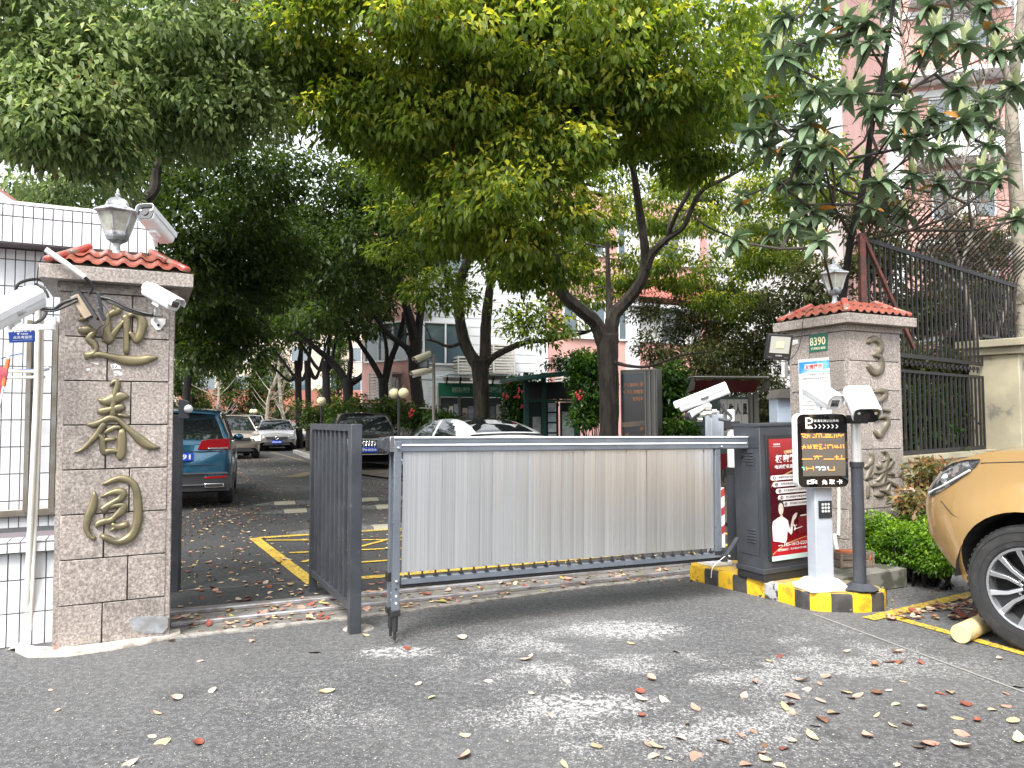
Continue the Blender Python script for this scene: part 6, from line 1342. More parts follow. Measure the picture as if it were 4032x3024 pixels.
def louvre(B, o, u, n, w_, h_, dep=.6):
    m_ = MB(); c = o+u*w_/2+n*dep/2
    rt = Matrix(((u.x, -n.x, 0), (u.y, -n.y, 0), (0, 0, 1))).to_4x4()
    m_.box(c+Z*.03, (w_, dep, .06), rt).box(c+Z*(h_-.03), (w_, dep, .06), rt)
    nn = int(h_/.11)
    for k in range(nn): m_.box(o+u*w_/2+n*dep+Z*(.08+k*(h_-.12)/nn), (w_, .03, .05), rt); m_.box(o+n*dep/2+Z*(.08+k*(h_-.12)/nn), (.03, dep, .05), rt)
    for a in (0, w_): m_.box(o+u*a+n*dep+Z*h_/2, (.05, .05, h_), rt)
    m_.build('air_conditioner_louvre', acm, B, world=True)
    MB().box(c+Z*h_*.45-n*.05, (w_*.7, dep*.6, h_*.7), rt).build('air_conditioner', white_plastic, B, world=True)
def block(name, label, p0, p1, z1, m_, dep=9, z0=0, cat='building'):
    p0 = Vector((p0.x, p0.y, 0)); p1 = Vector((p1.x, p1.y, 0)); u = (p1-p0).normalized(); n = u.cross(Z)
    B = thing(name, label, cat, p0); rt = Matrix(((u.x, -n.x, 0), (u.y, -n.y, 0), (0, 0, 1))).to_4x4()
    MB().box((p0+p1)/2-n*dep/2+Z*(z0+z1)/2, ((p1-p0).length, dep, z1-z0), rt).build('wall', m_, B, world=True); return B, p0, u, n, (p1-p0).length
# A: pink and white block behind the notice boards
A_, B_ = P(2165, 1500, 26.), P(2790, 1500, 29.5)
B, o, u, n, Lw = block('apartment_building', 'pink-walled block of flats with white columns behind the big forked tree', A_, B_, 9.8, pink, 8)
for z_ in (4.35, 7.4):
    k = 0
    for a in (.55, 2.95): window(B, o+u*a+n*.06+Z*z_, u, n, 1.8 if a < 1 else Lw-3.4, 1.35, 3 if a < 1 else 4)
MB().box(o+u*(3.5)+n*.12+Z*4.9, (.42, .4, 9.8), Matrix(((u.x, -n.x, 0), (u.y, -n.y, 0), (0, 0, 1))).to_4x4()).build('column', whitew, B, world=True)
for a in (.2, ): louvre(B, o+u*a+n*.02+Z*2.6, u, n, 1.5, 1.0, .5)
rt = Matrix(((u.x, -n.x, 0), (u.y, -n.y, 0), (0, 0, 1))).to_4x4()
mb = MB(); q0, q1 = o+n*.7+Z*6.0+u*3.1, o+u*(Lw+.3)+n*.7+Z*6.0
mb.add([q0, q1, q1-n*.9+Z*.95, q0-n*.9+Z*.95, q0-Z*.08, q1-Z*.08], [(0, 1, 2, 3), (0, 1, 5, 4)]).build('awning_roof', mat('pink_roof_tiles', (.46, .2, .16), .6, c2=(.34, .08, .06), sc=3, stretch=(30, 30, 1)), B, world=True)
for k in range(26): a = k/25; MB().bar(q0.lerp(q1, a)+Z*.02, (q0-n*.9+Z*.95).lerp(q1-n*.9+Z*.95, a)+Z*.02, .05, .04).build('roof_rib', MATS['pink_roof_tiles'], B, world=True)
MB().box((q0+q1)/2-Z*.35-n*.2, ((q1-q0).length, .1, .12), rt).build('eave_beam', frm, B, world=True)
# W: white tiled wall left of it
A_, B_ = P(1690, 1500, 24.8), P(2165, 1500, 26.4)
Bw, o, u, n, Lw = block('white_building', 'white tiled building wing behind the green notice board', A_, B_, 9.5, whitew, 7)
jm = mat('wall_joint', (.3, .31, .31), .8); rtw = Matrix(((u.x, -n.x, 0), (u.y, -n.y, 0), (0, 0, 1))).to_4x4()
for k in range(28): MB().box(o+u*Lw/2+n*.004+Z*(1.+k*.3), (Lw, .01, .014), rtw).build('tile_joint', jm, Bw, world=True)
window(Bw, o+u*-.2+n*.05+Z*3.3, u, n, 1.5, 1.4, 2, False); window(Bw, o+u*-.2+n*.05+Z*6.2, u, n, 1.5, 1.4, 2, False)
louvre(Bw, o+u*.85+n*.02+Z*2.6, u, n, .95, .95, .5); louvre(Bw, o+u*2.1+n*.02+Z*3.0, u, n, .75, 1.0, .5)
MB().box(o+u*(Lw-.3)+n*.1+Z*4.5, (.5, .3, 9), rtw).build('column', whitew, Bw, world=True); MB().box(o+u*1.9+n*.04+Z*1.35, (3.6, .05, .9), rtw).build('door_recess', recess_m, Bw, world=True)  # near-black slab on the wall marks the door opening
# R: dark red wing to the left
A_, B_ = P(1425, 1500, 28.), P(1695, 1500, 26.)
Br, o, u, n, Lw = block('red_building', 'deep pink building wing with slatted air conditioner cages among the tree trunks', A_, B_, 9, pink, 6, z0=.0)
louvre(Br, o+u*1.0+n*.02+Z*2.2, u, n, 1.1, .95, .55); window(Br, o+u*.2+n*.05+Z*3.6, u, n, 2.2, 1.4, 3, False); MB().box(o+u*Lw/2+n*.05+Z*1.0, (Lw, .08, 2.0), Matrix(((u.x, -n.x, 0), (u.y, -n.y, 0), (0, 0, 1))).to_4x4()).build('shaded_plinth', concrete, Br, world=True)
# H: white tower with louvres seen above, right of the big tree
A_, B_ = P(2830, 900, 30.), P(3330, 900, 34.)
Bh, o, u, n, Lw = block('white_tower', 'tall white block with slatted balcony rising behind the dark broad-leaved branches', A_, B_, 11.5, whitew, 8)
zb = P(2900, 860, 30.5).z
m_ = MB(); rth = Matrix(((u.x, -n.x, 0), (u.y, -n.y, 0), (0, 0, 1))).to_4x4()
for k in range(9): m_.box(o+u*2.2+n*.6+Z*(zb-.1+k*.14), (2.6, .04, .07), rth)
m_.box(o+u*2.2+n*.6+Z*(zb+.5), (.08, .06, 1.4), rth).box(o+u*2.2+n*.3+Z*(zb-.25), (3.0, .7, .18), rth).build('balcony_louvre', frm, Bh, world=True)
window(Bh, o+u*.8+n*.05+Z*(zb-2.2), u, n, 2.0, 1.4, 3)
# P: pink block at the upper right
A_, B_ = P(3500, 700, 27.), P(4500, 700, 25.)
Bp, o, u, n, Lw = block('pink_tower', 'tall pink and white block of flats showing through the bare branches beyond the iron fence', A_, B_, 22, pink, 9)
rtp = Matrix(((u.x, -n.x, 0), (u.y, -n.y, 0), (0, 0, 1))).to_4x4()
for k in range(6):
    z_ = 1.5+k*3.0; window(Bp, o+u*1.4+n*.05+Z*(z_+1), u, n, 2.0, 1.5, 3); window(Bp, o+u*5.2+n*.05+Z*(z_+1), u, n, 2.2, 1.5, 3)
    MB().box(o+u*2.4+n*.5+Z*(z_+.1), (3.2, 1.0, .16), rtp).build('balcony_slab', whitew, Bp, world=True); MB().box(o+u*2.4+n*.95+Z*(z_+.5), (3.2, .06, .7), rtp).build('balcony_front', whitew if k % 2 else pink, Bp, world=True)
    MB().box(o+u*Lw/2+n*.03+Z*(z_-.3), (Lw, .08, .25), rtp).build('string_course', whitew, Bp, world=True)
for a in (0.2, 4.4, 8.0): MB().box(o+u*a+n*.08+Z*11, (.5, .3, 22), rtp).build('column', whitew, Bp, world=True)
# F: far end of the drive
A_, B_ = P(700, 1600, 58.), P(1420, 1600, 62.)
Bf, o, u, n, Lw = block('end_building', 'low orange-pink building closing the far end of the drive', A_, B_, 3.9, mat('far_orange_wall', (.42, .16, .10), .8, c2=(.3, .12, .09), sc=.4), 8)
MB().box(o+u*Lw/2+n*.05+Z*1.1, (Lw, .1, 2.2), Matrix(((u.x, -n.x, 0), (u.y, -n.y, 0), (0, 0, 1))).to_4x4()).build('dark_ground_floor', mat('dark_red_ground_floor', (.07, .03, .028), .9), Bf, world=True)  # dark red slab over the lower storey
for k in range(9): MB().box(o+u*(.8+k*1.7)+n*.12+Z*1.2, (.25, .06, 2.2), Matrix(((u.x, -n.x, 0), (u.y, -n.y, 0), (0, 0, 1))).to_4x4()).build('mullion', mat('mullion', (.1, .05, .045), .8), Bf, world=True)
A_, B_ = P(600, 1500, 75.), P(1500, 1500, 78.)
Bg, o, u, n, Lw = block('far_flats', 'pale block of flats glimpsed through the leaves over the far end of the drive', A_, B_, 16, mat('far_cream_wall', (.5, .42, .34), .8, c2=(.4, .33, .27), sc=.3), 8)
for r_ in range(5):
    for c_ in range(7): window(Bg, o+u*(1.2+c_*3.1)+n*.05+Z*(1.5+r_*3), u, n, 1.8, 1.5, 2, False)
# ================================================================== hoardings on the right of the drive
sst = mat('notice_frame_metal', (.2, .19, .17), .4, .5); green_s = mat('green_enamel', (.01, .10, .055), .4); dgreen = mat('dark_green_paint', (.008, .04, .032), .45)
def yplane(x0, x1, y0, y1, Y0, Y1=None):
    Y1 = Y1 or Y0; return [P(x0, y1, Y0), P(x1, y1, Y1), P(x1, y0, Y1), P(x0, y0, Y0)]
# green headed notice board
Y0, Y1 = 19.5, 20.3
q0, q1 = P(1728, 1700, Y0), P(1985, 1700, Y1); q0.z = q1.z = 0; u = (q1-q0).normalized(); n = u.cross(Z); Ln = (q1-q0).length
t = thing('notice_board', 'glazed notice board under a green header and glass canopy, behind the white saloon', 'notice board', q0); zt0 = P(1728, 1517, Y0).z
rt = Matrix(((u.x, -n.x, 0), (u.y, -n.y, 0), (0, 0, 1))).to_4x4()
for a in (0, .30, .62, 1): MB().box(q0+u*Ln*a+Z*zt0/2, (.07, .1, zt0), rt).build('post', sst, t, world=True)
MB().box(q0+u*Ln/2+Z*(zt0-.12)+n*.03, (Ln+.06, .08, .36), rt).build('header', green_s, t, world=True)
text('美居民身心更健康', q0+u*Ln*.18+Z*(zt0-.19)+n*.075, u, Z, Ln*.27, .15, mat('pale_green_print', (.35, .5, .4), .5), t, bold=.02); text('生活更快乐', q0+u*Ln*.70+Z*(zt0-.17)+n*.075, u, Z, Ln*.24, .15, MATS['pale_green_print'], t, bold=.02)
pg = [(.03, .27), (.33, .29), (.65, .32)]; papc = [mat('paper_grey', (.22, .22, .2), .7, c2=(.1, .12, .14), sc=5), mat('paper_pale', (.45, .42, .38), .7, c2=(.2, .1, .08), sc=4, lo=.55, hi=.6), mat('paper_white', (.4, .42, .42), .7, c2=(.2, .24, .3), sc=6)]
for i, (a, w_) in enumerate(pg):
    p = q0+u*Ln*a+Z*.8-n*.02; MB().add([p, p+u*Ln*w_, p+u*Ln*w_+Z*(zt0-1.12), p+Z*(zt0-1.12)], [(0, 1, 2, 3)]).build('notice_panel', mat('panel_dark', (.05, .055, .06), .4), t, world=True)
    for k in range(3): p = q0+u*Ln*(a+.02+k*w_*.32)+Z*(1.0+.05*k)+n*.0; MB().add([p, p+u*Ln*w_*.28, p+u*Ln*w_*.28+Z*.75, p+Z*.75], [(0, 1, 2, 3)]).build('pinned_paper', papc[(i+k) % 3], t, world=True)
gt = mat('canopy_glass', (.35, .5, .48), .1, spec=.8); zt1 = P(1800, 1482, 19.8).z
MB().box(q0+u*Ln*.55+Z*zt1+n*.25, (Ln*1.1, .95, .02), rt).build('glass_canopy', gt, t, world=True)
for a in (.1, .3, .55, .8, 1.): MB().bar(q0+u*Ln*a+Z*(zt0-.1), q0+u*Ln*a+Z*(zt1-.03)+n*.15, .04).build('canopy_bracket', black, t, world=True)
MB().box(q0+u*Ln*.25+Z*(zt0+.16)+n*.05, (Ln*.4, .06, .1), rt).build('light_strip', acm, t, world=True); MB().box(q0+u*Ln*.82+Z*(zt0+.22)+n*.05, (Ln*.4, .06, .1), rt).build('light_strip', acm, t, world=True)
# dark green kiosk
q0, q1 = P(2072, 1700, 17.4), P(2272, 1700, 17.7); q0.z = q1.z = 0; u = (q1-q0).normalized(); n = u.cross(Z); Ln = (q1-q0).length
t = thing('kiosk', 'dark green glazed kiosk with a sloping flat roof between the two big trunks', 'kiosk', q0); rt = Matrix(((u.x, -n.x, 0), (u.y, -n.y, 0), (0, 0, 1))).to_4x4(); zk = P(2250, 1468, 17.6).z
for a in (0, .34, 1): MB().box(q0+u*Ln*a+Z*zk/2, (.10, .12, zk), rt).build('post', dgreen if a < 1 else mat('kiosk_green', (.008, .09, .075), .4), t, world=True)
MB().bar(P(2000, 1497, 17.0), P(2298, 1462, 17.6), 1.2, .10).build('roof', dgreen, t, world=True, bevel=.01); MB().box(q0+u*Ln*.5+Z*(zk-.42), (Ln, .05, .4), rt).build('upper_panel', mat('kiosk_panel', (.015, .02, .022), .3), t, world=True)
MB().box(q0+u*Ln*.5+Z*(zk-.66)+n*.02, (Ln, .08, .05), rt).build('rail', dgreen, t, world=True)
for a, w_ in ((.03, .3), (.36, .27), (.66, .31)): p = q0+u*Ln*a+Z*.1+n*.01; MB().add([p, p+u*Ln*w_, p+u*Ln*w_+Z*(zk-.8), p+Z*(zk-.8)], [(0, 1, 2, 3)]).build('glass_door', mat('kiosk_glass', (.02, .028, .03), .1, coat=.4), t, world=True)
p = q0+u*Ln*.70+Z*.75+n*.03; MB().add([p, p+u*Ln*.24, p+u*Ln*.23+Z*.85, p+Z*.87], [(0, 1, 2, 3)]).build('pinned_poster', mat('poster_pale', (.2, .25, .24), .6, c2=(.32, .36, .36), sc=4), t, world=True)
for k in range(4): p = q0+u*Ln*.42+Z*(.9+k*.24)+n*.03; MB().add([p, p+u*Ln*.16, p+u*Ln*.16+Z*.2, p+Z*.2], [(0, 1, 2, 3)]).build('pinned_paper', papc[2], t, world=True)
p = q0+u*Ln*.12+Z*.8+n*.03; MB().add([p, p+u*Ln*.16, p+u*Ln*.16+Z*.7, p+Z*.7], [(0, 1, 2, 3)]).build('pinned_poster', papc[0], t, world=True)
# advert lightbox right of the forked tree
q0, q1 = P(2445, 1700, 14.0), P(2590, 1700, 13.6); q0.z = q1.z = 0; u = (q1-q0).normalized(); n = u.cross(Z); Ln = (q1-q0).length; zl = P(2560, 1452, 13.7).z
t = thing('advert_lightbox', 'tall grey metal advertising lightbox with a night-city picture, right of the forked tree', 'lightbox', q0); rt = Matrix(((u.x, -n.x, 0), (u.y, -n.y, 0), (0, 0, 1))).to_4x4()
MB().box(q0+u*Ln/2-n*.12+Z*zl/2, (Ln, .26, zl), rt).build('case', mat('lightbox_metal', (.13, .13, .12), .45, .5), t, world=True, bevel=.02)
nm = mat('night_picture', (.012, .03, .055), .25, c2=(.02, .018, .02), sc=.8, coat=.3); p = q0+u*Ln*.05+Z*.5+n*.012; hh_ = zl-.58
MB().add([p, p+u*Ln*.62, p+u*Ln*.62+Z*hh_, p+Z*hh_], [(0, 1, 2, 3)]).build('picture', nm, t, world=True)
MB().add([p+Z*hh_*.44+n*.002, p+u*Ln*.62+Z*hh_*.46+n*.002, p+u*Ln*.62+Z*hh_*.51+n*.002, p+Z*hh_*.49+n*.002], [(0, 1, 2, 3)]).build('picture_dusk', mat('dusk_print', (.22, .15, .09), .4, c2=(.05, .06, .07), sc=2), t, world=True)
for k in range(14): a = .04+.55*((k*37) % 97)/97; z_ = hh_*(.04+.38*((k*53) % 89)/89); MB().add([p+u*Ln*a+Z*z_+n*.003, p+u*Ln*(a+.05)+Z*(z_+.01)+n*.003, p+u*Ln*(a+.045)+Z*(z_+.09)+n*.003, p+u*Ln*a+Z*(z_+.06)+n*.003], [(0, 1, 2, 3)]).build('picture_lights', mat('city_print', (.30, .14, .04), .4, c2=(.12, .05, .02), sc=9), t, world=True)
for k, s_ in enumerate(('沪上高层瞰景', '城市新居尊享', '敬请品鉴')):
    text(s_, p+u*Ln*(.04 if k < 2 else .30)+Z*(hh_*.86-k*.13)+n*.004, u, Z, Ln*(.55 if k < 2 else .28), .08, mat('orange_print', (.35, .15, .07), .4), t, bold=.03)
for a in (.70, .82, .95): MB().box(q0+u*Ln*a+n*.02+Z*zl/2, (.02, .03, zl-.06), rt).build('edge_rib', sst, t, world=True)
# red topped notice board
q0, q1 = P(2712, 1700, 14.2), P(2975, 1700, 14.4); q0.z = q1.z = 0; u = (q1-q0).normalized(); n = u.cross(Z); Ln = (q1-q0).length; zn = P(2800, 1552, 14.3).z
t = thing('notice_board', 'notice board with a curved dark red hood behind the painted island', 'notice board', q0); rt = Matrix(((u.x, -n.x, 0), (u.y, -n.y, 0), (0, 0, 1))).to_4x4()
for a in (0, 1): MB().box(q0+u*Ln*a+Z*zn/2, (.09, .12, zn), rt).build('post', sst, t, world=True)
MB().box(q0+u*Ln*.93+Z*zn/2, (.05, .1, zn), rt).build('post', sst, t, world=True)
zh = P(2700, 1492, 14.2).z
hd = [(-.02, zn), (.45, zh-.22), (.5, zh-.1), (.42, zh), (.36, zh+.01)]
mb = MB(); 
for a in (-.06, Ln+.05): mb.v += [tuple(q0+u*a+n*d+Z*z_) for d, z_ in hd]
mb.f = [(0, 1, 2, 3, 4), (5, 6, 7, 8, 9)]; mb.build('hood_rim', sst, t, world=True)
A_ = q0+n*.10+Z*(zn+.03); MB().add([A_, A_+u*Ln*.96, A_+u*Ln*.93+n*.32+Z*(zh-zn-.08), A_-u*.05+n*.32+Z*(zh-zn-.08)], [(0, 1, 2, 3)]).build('hood_panel', mat('maroon_panel', (.12, .006, .012), .4), t, world=True)
MB().box(q0+u*Ln*.5+Z*(zh+.01)+n*.3, (Ln+.12, .3, .05), rt).build('hood_top', sst, t, world=True, bevel=.03)
p = q0+Z*.6+n*.0; MB().add([p, p+u*Ln*.9, p+u*Ln*.9+Z*(zn-.65), p+Z*(zn-.65)], [(0, 1, 2, 3)]).build('board_panel', mat('board_green', (.05, .075, .065), .6), t, world=True)
MB().box(q0+u*Ln*.46+Z*.62+n*.03, (Ln*.92, .03, .3), rt).build('lower_panel', MATS['maroon_panel'], t, world=True)
for k in range(4):
    p = q0+u*Ln*(.47+.105*k)+Z*(zn-.56)+n*.02; MB().add([p, p+u*Ln*.10, p+u*Ln*.10+Z*.46, p+Z*.46], [(0, 1, 2, 3)]).build('paper_card', mat('card_white', (.36, .36, .33), .7), t, world=True)
    text('入住人员'[k], p+u*Ln*.015+Z*.16+n*.005, u, Z, Ln*.075, .22, ink_k, t, bold=.05)
for k in range(2): p = q0+u*Ln*(.47+.12*k)+Z*(zn-1.0)+n*.02; MB().add([p, p+u*Ln*.11, p+u*Ln*.11+Z*.4, p+Z*.4], [(0, 1, 2, 3)]).build('paper_card', MATS['card_white'], t, world=True); text('登记'[k], p+u*Ln*.015+Z*.16+n*.005, u, Z, Ln*.08, .2, ink_k, t, bold=.05)
# street lamps
def globelamp(label, px_, Y, ytop, yb, two=True, r=.14):
    p = P(px_, 1700, Y); p.z = 0; t = thing('street_lamp', label, 'street lamp', p, group='globe lamps along the drive'); zt_ = P(px_, ytop, Y).z; zb = P(px_, yb, Y).z
    MB().cyl(p, p+Z*zt_, .045, 8, .03).build('pole', black, t, world=True); gm = mat('lamp_globe', (.75, .68, .42), .35)
    for sg in ((-1, 1) if two else (1,)):
        g = p+Vector((sg*(.14 if two else .0), sg*-.1 if two else 0, zb)); MB().sphere(g, r, 16, 12).build('globe', gm, t, world=True, smooth=True); MB().lathe([(r*.45, 0), (r*.2, .08), (.01, .1)], 10, g+Z*r*.85).build('globe_cap', black, t, world=True)
        MB().tube([g+Z*(r+.05), (g+p)/2+Vector((0, 0, (zt_+zb)/2*0+zb/2+.42)), Vector((p.x, p.y, zt_-.05))], .012, 6).build('bracket', black, t, world=True)
globelamp('black lamp post with two cream globes between the middle tree trunks', 1570, 20, 1490, 1548)
globelamp('black lamp post with one cream globe behind the black off-road car', 1265, 26, 1560, 1580, False, .16)
globelamp('lamp post with two pale globes far down the drive', 997, 46, 1590, 1620)
# camera mast
p = P(1708, 1700, 18.5); p.z = 0; t = thing('camera_mast', 'slim galvanised mast with camera arms in front of the white building', 'mast', p); zt_ = P(1705, 1395, 18.5).z
MB().cyl(p, p+Z*zt_, .05, 10, .035).build('pole', sst, t, world=True, smooth=True)
for zz in (.25, .65, 1.35): MB().bar(p+Z*(zt_-zz), p+Z*(zt_-zz)+Vector((-.35, 0, .02)), .03).build('side_arm', sst, t, world=True)
q = P(1664, 1407, 18.4); cctv('cream camera on the mast top arm in front of the white building', q, Vector((-.7, -.5, -.35)), .42, .17, .16, 'bullet', m=mat('cream_metal', (.5, .46, .36), .45))
q = P(1662, 1465, 18.4); cctv('cream camera on the lower mast arm pointing up the drive', q, Vector((-.8, -.45, -.25)), .5, .17, .16, 'box', m=MATS['cream_metal'])
q = P(1668, 1434, 18.4); t = thing('floodlight', 'small dark floodlight on the mast between its two cameras', 'floodlight', q); MB().box(q, (.25, .06, .19)).build('lamp_case', black, t, world=True, bevel=.01); MB().box(q+Vector((0, -.034, 0)), (.19, .008, .13)).build('lamp_glass', mat('flood_glass', (.15, .17, .18), .2), t, world=True)
# low white wall and tree kerb along the drive
A_, B_ = P(1240, 1720, 29), P(1760, 1720, 20.5); A_.z = B_.z = 0
t = thing('garden_wall', 'low pale wall under the hedge along the right of the drive', 'wall', A_); MB().bar(A_+Z*.3, B_+Z*.3, .2, .6).build('wall_body', mat('pale_render', (.4, .41, .42), .8, c2=(.25, .26, .25), sc=1.5), t, world=True)
A_, B_ = P(1160, 1790, 33), P(1400, 1860, 19.5); A_.z = B_.z = 0
MB().bar(A_+Z*.07, B_+Z*.07, .16, .15).build('pavement_kerb', concrete, kind='structure')
a_, b_, c_ = B_, A_, P(1300, 1700, 60); d_ = P(2400, 1700, 22); e_ = P(2500, 1800, 11.); 
sheet([(a_.x+.08, a_.y), (B_.x+4.6, 13.2), (3.2, 9.6), (14, 12), (14, 60), (-18, 62), (b_.x+.08, b_.y)], .05, 'planting_soil_ground', mat('soil_ground', (.06, .05, .04), .95, c2=(.1, .085, .06), sc=6, bump=.5, bsc=20))
# ================================================================== iron fence on the right
iron = mat('rusty_black_iron', (.014, .012, .012), .6, c2=(.07, .035, .025), sc=7, lo=.6, hi=.72)
F0 = Vector((3.78, 7.95, 0)); FU = Vector((.775, .632, 0)).normalized(); FN = Vector((.632, -.775, 0)).normalized()
t = thing('iron_fence', 'tall rusty iron railing with outward-bent tops beside the shorter pillar', 'fence', F0); FL = 4.75; zT, zM, zL, zB = 3.38, 2.16, 1.98, .98
split = 3.35
for z_, l_, w_ in ((zT, FL, .05), (zM, split, .05), (zL, split, .035), (zB+.06, split, .05)): MB().bar(F0+Z*z_, F0+FU*l_+Z*z_, .03, w_).build('rail', iron, t, world=True)
MB().bar(F0+FU*split+Z*2.55, F0+FU*FL+Z*2.55, .03, .04).build('rail', iron, t, world=True)
i = 0; s = .0
while s <= FL:
    low = zM if s < split else 2.5
    MB().bar(F0+FU*s+Z*low, F0+FU*s+Z*(zT+.03), .022, .022, up=FN).build('bar', iron, t, world=True)
    MB().tube([F0+FU*s+Z*(zT+.02), F0+FU*s+Z*(zT+.13)+FN*.03, F0+FU*s+Z*(zT+.42)+FN*.34], [.011, .011, .009], 4).build('bent_spike', iron, t, world=True)
    if s < split: MB().bar(F0+FU*s+Z*(zB+.05), F0+FU*s+Z*zL, .022, .022, up=FN).build('bar', iron, t, world=True)
    s += .134; i += 1
s = .09
while s < split-.05:
    c = F0+FU*s+Z*(zL+zM)/2; m_ = MB()
    for sg in (-1, 1): m_.tube([c+FU*(sg*.01+.042*sg*(1-q/9)*math.cos(q*.9))+Z*(.055*(1-q/11)*math.sin(q*.9)+.0) for q in range(8)], .006, 4)
    m_.build('scroll', iron, t, world=True); s += .134
A_ = F0+Z*(zT+.02); MB().bar(A_+FN*.02, F0+FU*.62+Z*2.2+FN*.25, .035, .035).build('brace', mat('red_rust_paint', (.12, .035, .028), .8, c2=(.045, .025, .02), sc=12), t, world=True); MB().bar(F0+Z*.9, F0+Z*(zT+.05), .06, .06).build('fence_post', MATS['red_rust_paint'], t, world=True)
MB().bar(F0+FU*3.7+Z*(zT), F0+FU*4.2+Z*2.5, .025).build('brace', iron, t, world=True)
beige_w = mat('stained_beige_render', (.40, .36, .25), .85, c2=(.3, .27, .19), sc=2, c3=(.16, .15, .12), sc3=3.2, lo3=.58, hi3=.72, bump=.3, bsc=30)
t = thing('fence_wall', 'low beige rendered wall under the iron railing', 'wall', F0); MB().bar(F0+Z*.48-FN*.02, F0+FU*4.8+Z*.48-FN*.02, .24, .96).build('wall_body', beige_w, t, world=True); MB().bar(F0+Z*.98-FN*.02, F0+FU*4.8+Z*.98-FN*.02, .30, .06).build('coping', beige_w, t, world=True)
# beige gate pier
pc = F0+FU*3.75+FN*.12; fr = Matrix(((FU.x, -FN.x, 0), (FU.y, -FN.y, 0), (0, 0, 1))).to_4x4()
t = thing('beige_pier', 'square stained beige pier with a stepped cap where the iron fence ends', 'pier', pc); zt_ = 2.28
MB().box(pc+Z*zt_/2, (.72, .6, zt_), fr).build('shaft', beige_w, t, world=True, bevel=.01); MB().box(pc+Z*(zt_+.05), (.84, .72, .1), fr).build('moulding', beige_w, t, world=True, bevel=.01)
MB().box(pc+Z*(zt_+.15), (.98, .86, .1), fr).build('cap', beige_w, t, world=True, bevel=.01)
pc2 = pc+FU*1.6-FN*.35; MB().box(pc2+Z*1.14, (2.2, .3, 2.28), fr).build('side_wall', beige_w, t, world=True); MB().box(pc2+Z*2.33, (2.3, .42, .1), fr).build('side_cap', beige_w, t, world=True)
MB().box(pc+Z*1.85+FN*.305+FU*.16, (.3, .02, .5), fr).build('recess', mat('dark_beige', (.2, .17, .1), .9), t, world=True)

# unseen building added behind the viewpoint to tint and darken slat and car-glass reflections
A_, B_ = Vector((26, -17, 0)), Vector((-26, -15, 0)); Bs, o, u, n, Lw = block('reflection_building', 'unseen cream shop building added across the street for its reflections', A_, B_, 7.5, mat('cream_facade', (.42, .40, .36), .8, c2=(.36, .35, .32), sc=.5), 8)
rts = Matrix(((u.x, -n.x, 0), (u.y, -n.y, 0), (0, 0, 1))).to_4x4()
for k in range(8): window(Bs, o+u*(2+k*6.3)+n*.05+Z*4.3, u, n, 3.2, 1.7, 3, False); window(Bs, o+u*(2+k*6.3)+n*.05+Z*.5, u, n, 4.2, 2.1, 4, False)
MB().box(o+u*Lw/2+n*.3+Z*3.2, (Lw, .3, .8), rts).build('shop_fascia', mat('orange_fascia', (.5, .24, .08), .6, c2=(.3, .1, .06), sc=.4), Bs, world=True)  # orange band added for a warm glow in the slats
# ================================================================== foliage
def unit(a): return a/np.maximum(1e-9, np.linalg.norm(a, axis=1, keepdims=True))
def leafquads(p, d, L_, wd, rng, fold=.25):
    """p (n,3) bases, d (n,3) unit directions -> folded rhombic leaves"""
    n = len(p); up = np.tile([0., 0., 1.], (n, 1))+rng.normal(0, .45, (n, 3)); s = unit(np.cross(d, up)); nr = np.cross(s, d)
    L_ = (L_*rng.uniform(.7, 1.25, n))[:, None]; wv = L_*wd
    base = p; tip = p+d*L_-np.array([0, 0, 1])*L_*.12; mid = p+d*L_*.45
    a = mid+s*wv*.5+nr*wv*fold; b = mid-s*wv*.5+nr*wv*fold
    V = np.stack([base, a, tip, b], 1).reshape(-1, 3); F = np.arange(n*4).reshape(n, 4); return V, F
class Crown:
    droop = .5
    def __init__(s): s.p = []; s.d = []; s.t = []; s.puffs = []
    def lobe(s, px_, py_, Y, rx, ry, rd, n, rng, young=.3, m=100, pr=.30, hollow=.45, world=None, keep=None):
        c = np.array(world if world is not None else P(px_, py_, Y)); rad = np.array([rx*Y/FPX, rd, ry*Y/FPX]) if world is None else np.array([rx, rd, ry])
        v = unit(rng.normal(0, 1, (n, 3))); r = rng.uniform(hollow, 1, (n, 1)); v[:, 2] = np.where(v[:, 2] < -.5, v[:, 2]*.8, v[:, 2]); C = c+v*r*rad
        C[:, 2] = np.maximum(C[:, 2], 1.9) if world is None else C[:, 2]
        for q, vv in zip(C, v):
            if keep is not None and not keep(q): continue
            k = int(m*rng.uniform(.5, 1.35)); R_ = pr*rng.uniform(.7, 1.35); e = unit(rng.normal(0, 1, (k, 3))); e[:, 2] = e[:, 2]*.75+.12
            rr = R_*rng.uniform(.25, 1., (k, 1))**.6; pos = q+e*rr*np.array([1.15, 1.15, .8])
            dr = unit(e*.8+vv*.3+rng.normal(0, .62, (k, 3))+np.array([0, 0, -s.droop])); s.p.append(pos); s.d.append(dr)
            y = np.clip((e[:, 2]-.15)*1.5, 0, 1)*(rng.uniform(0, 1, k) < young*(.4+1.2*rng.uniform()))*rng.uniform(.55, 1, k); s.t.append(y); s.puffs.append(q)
        return s
    def build(s, name, m, parent, L_, wd, rng, kind='stuff'):
        p = np.concatenate(s.p); d = np.concatenate(s.d); t = np.concatenate(s.t); V, F = leafquads(p, d, L_, wd, rng); s.n = len(p)
        return np_mesh(name, V, F, m, parent, attr=np.repeat(t, 4), kind=kind)
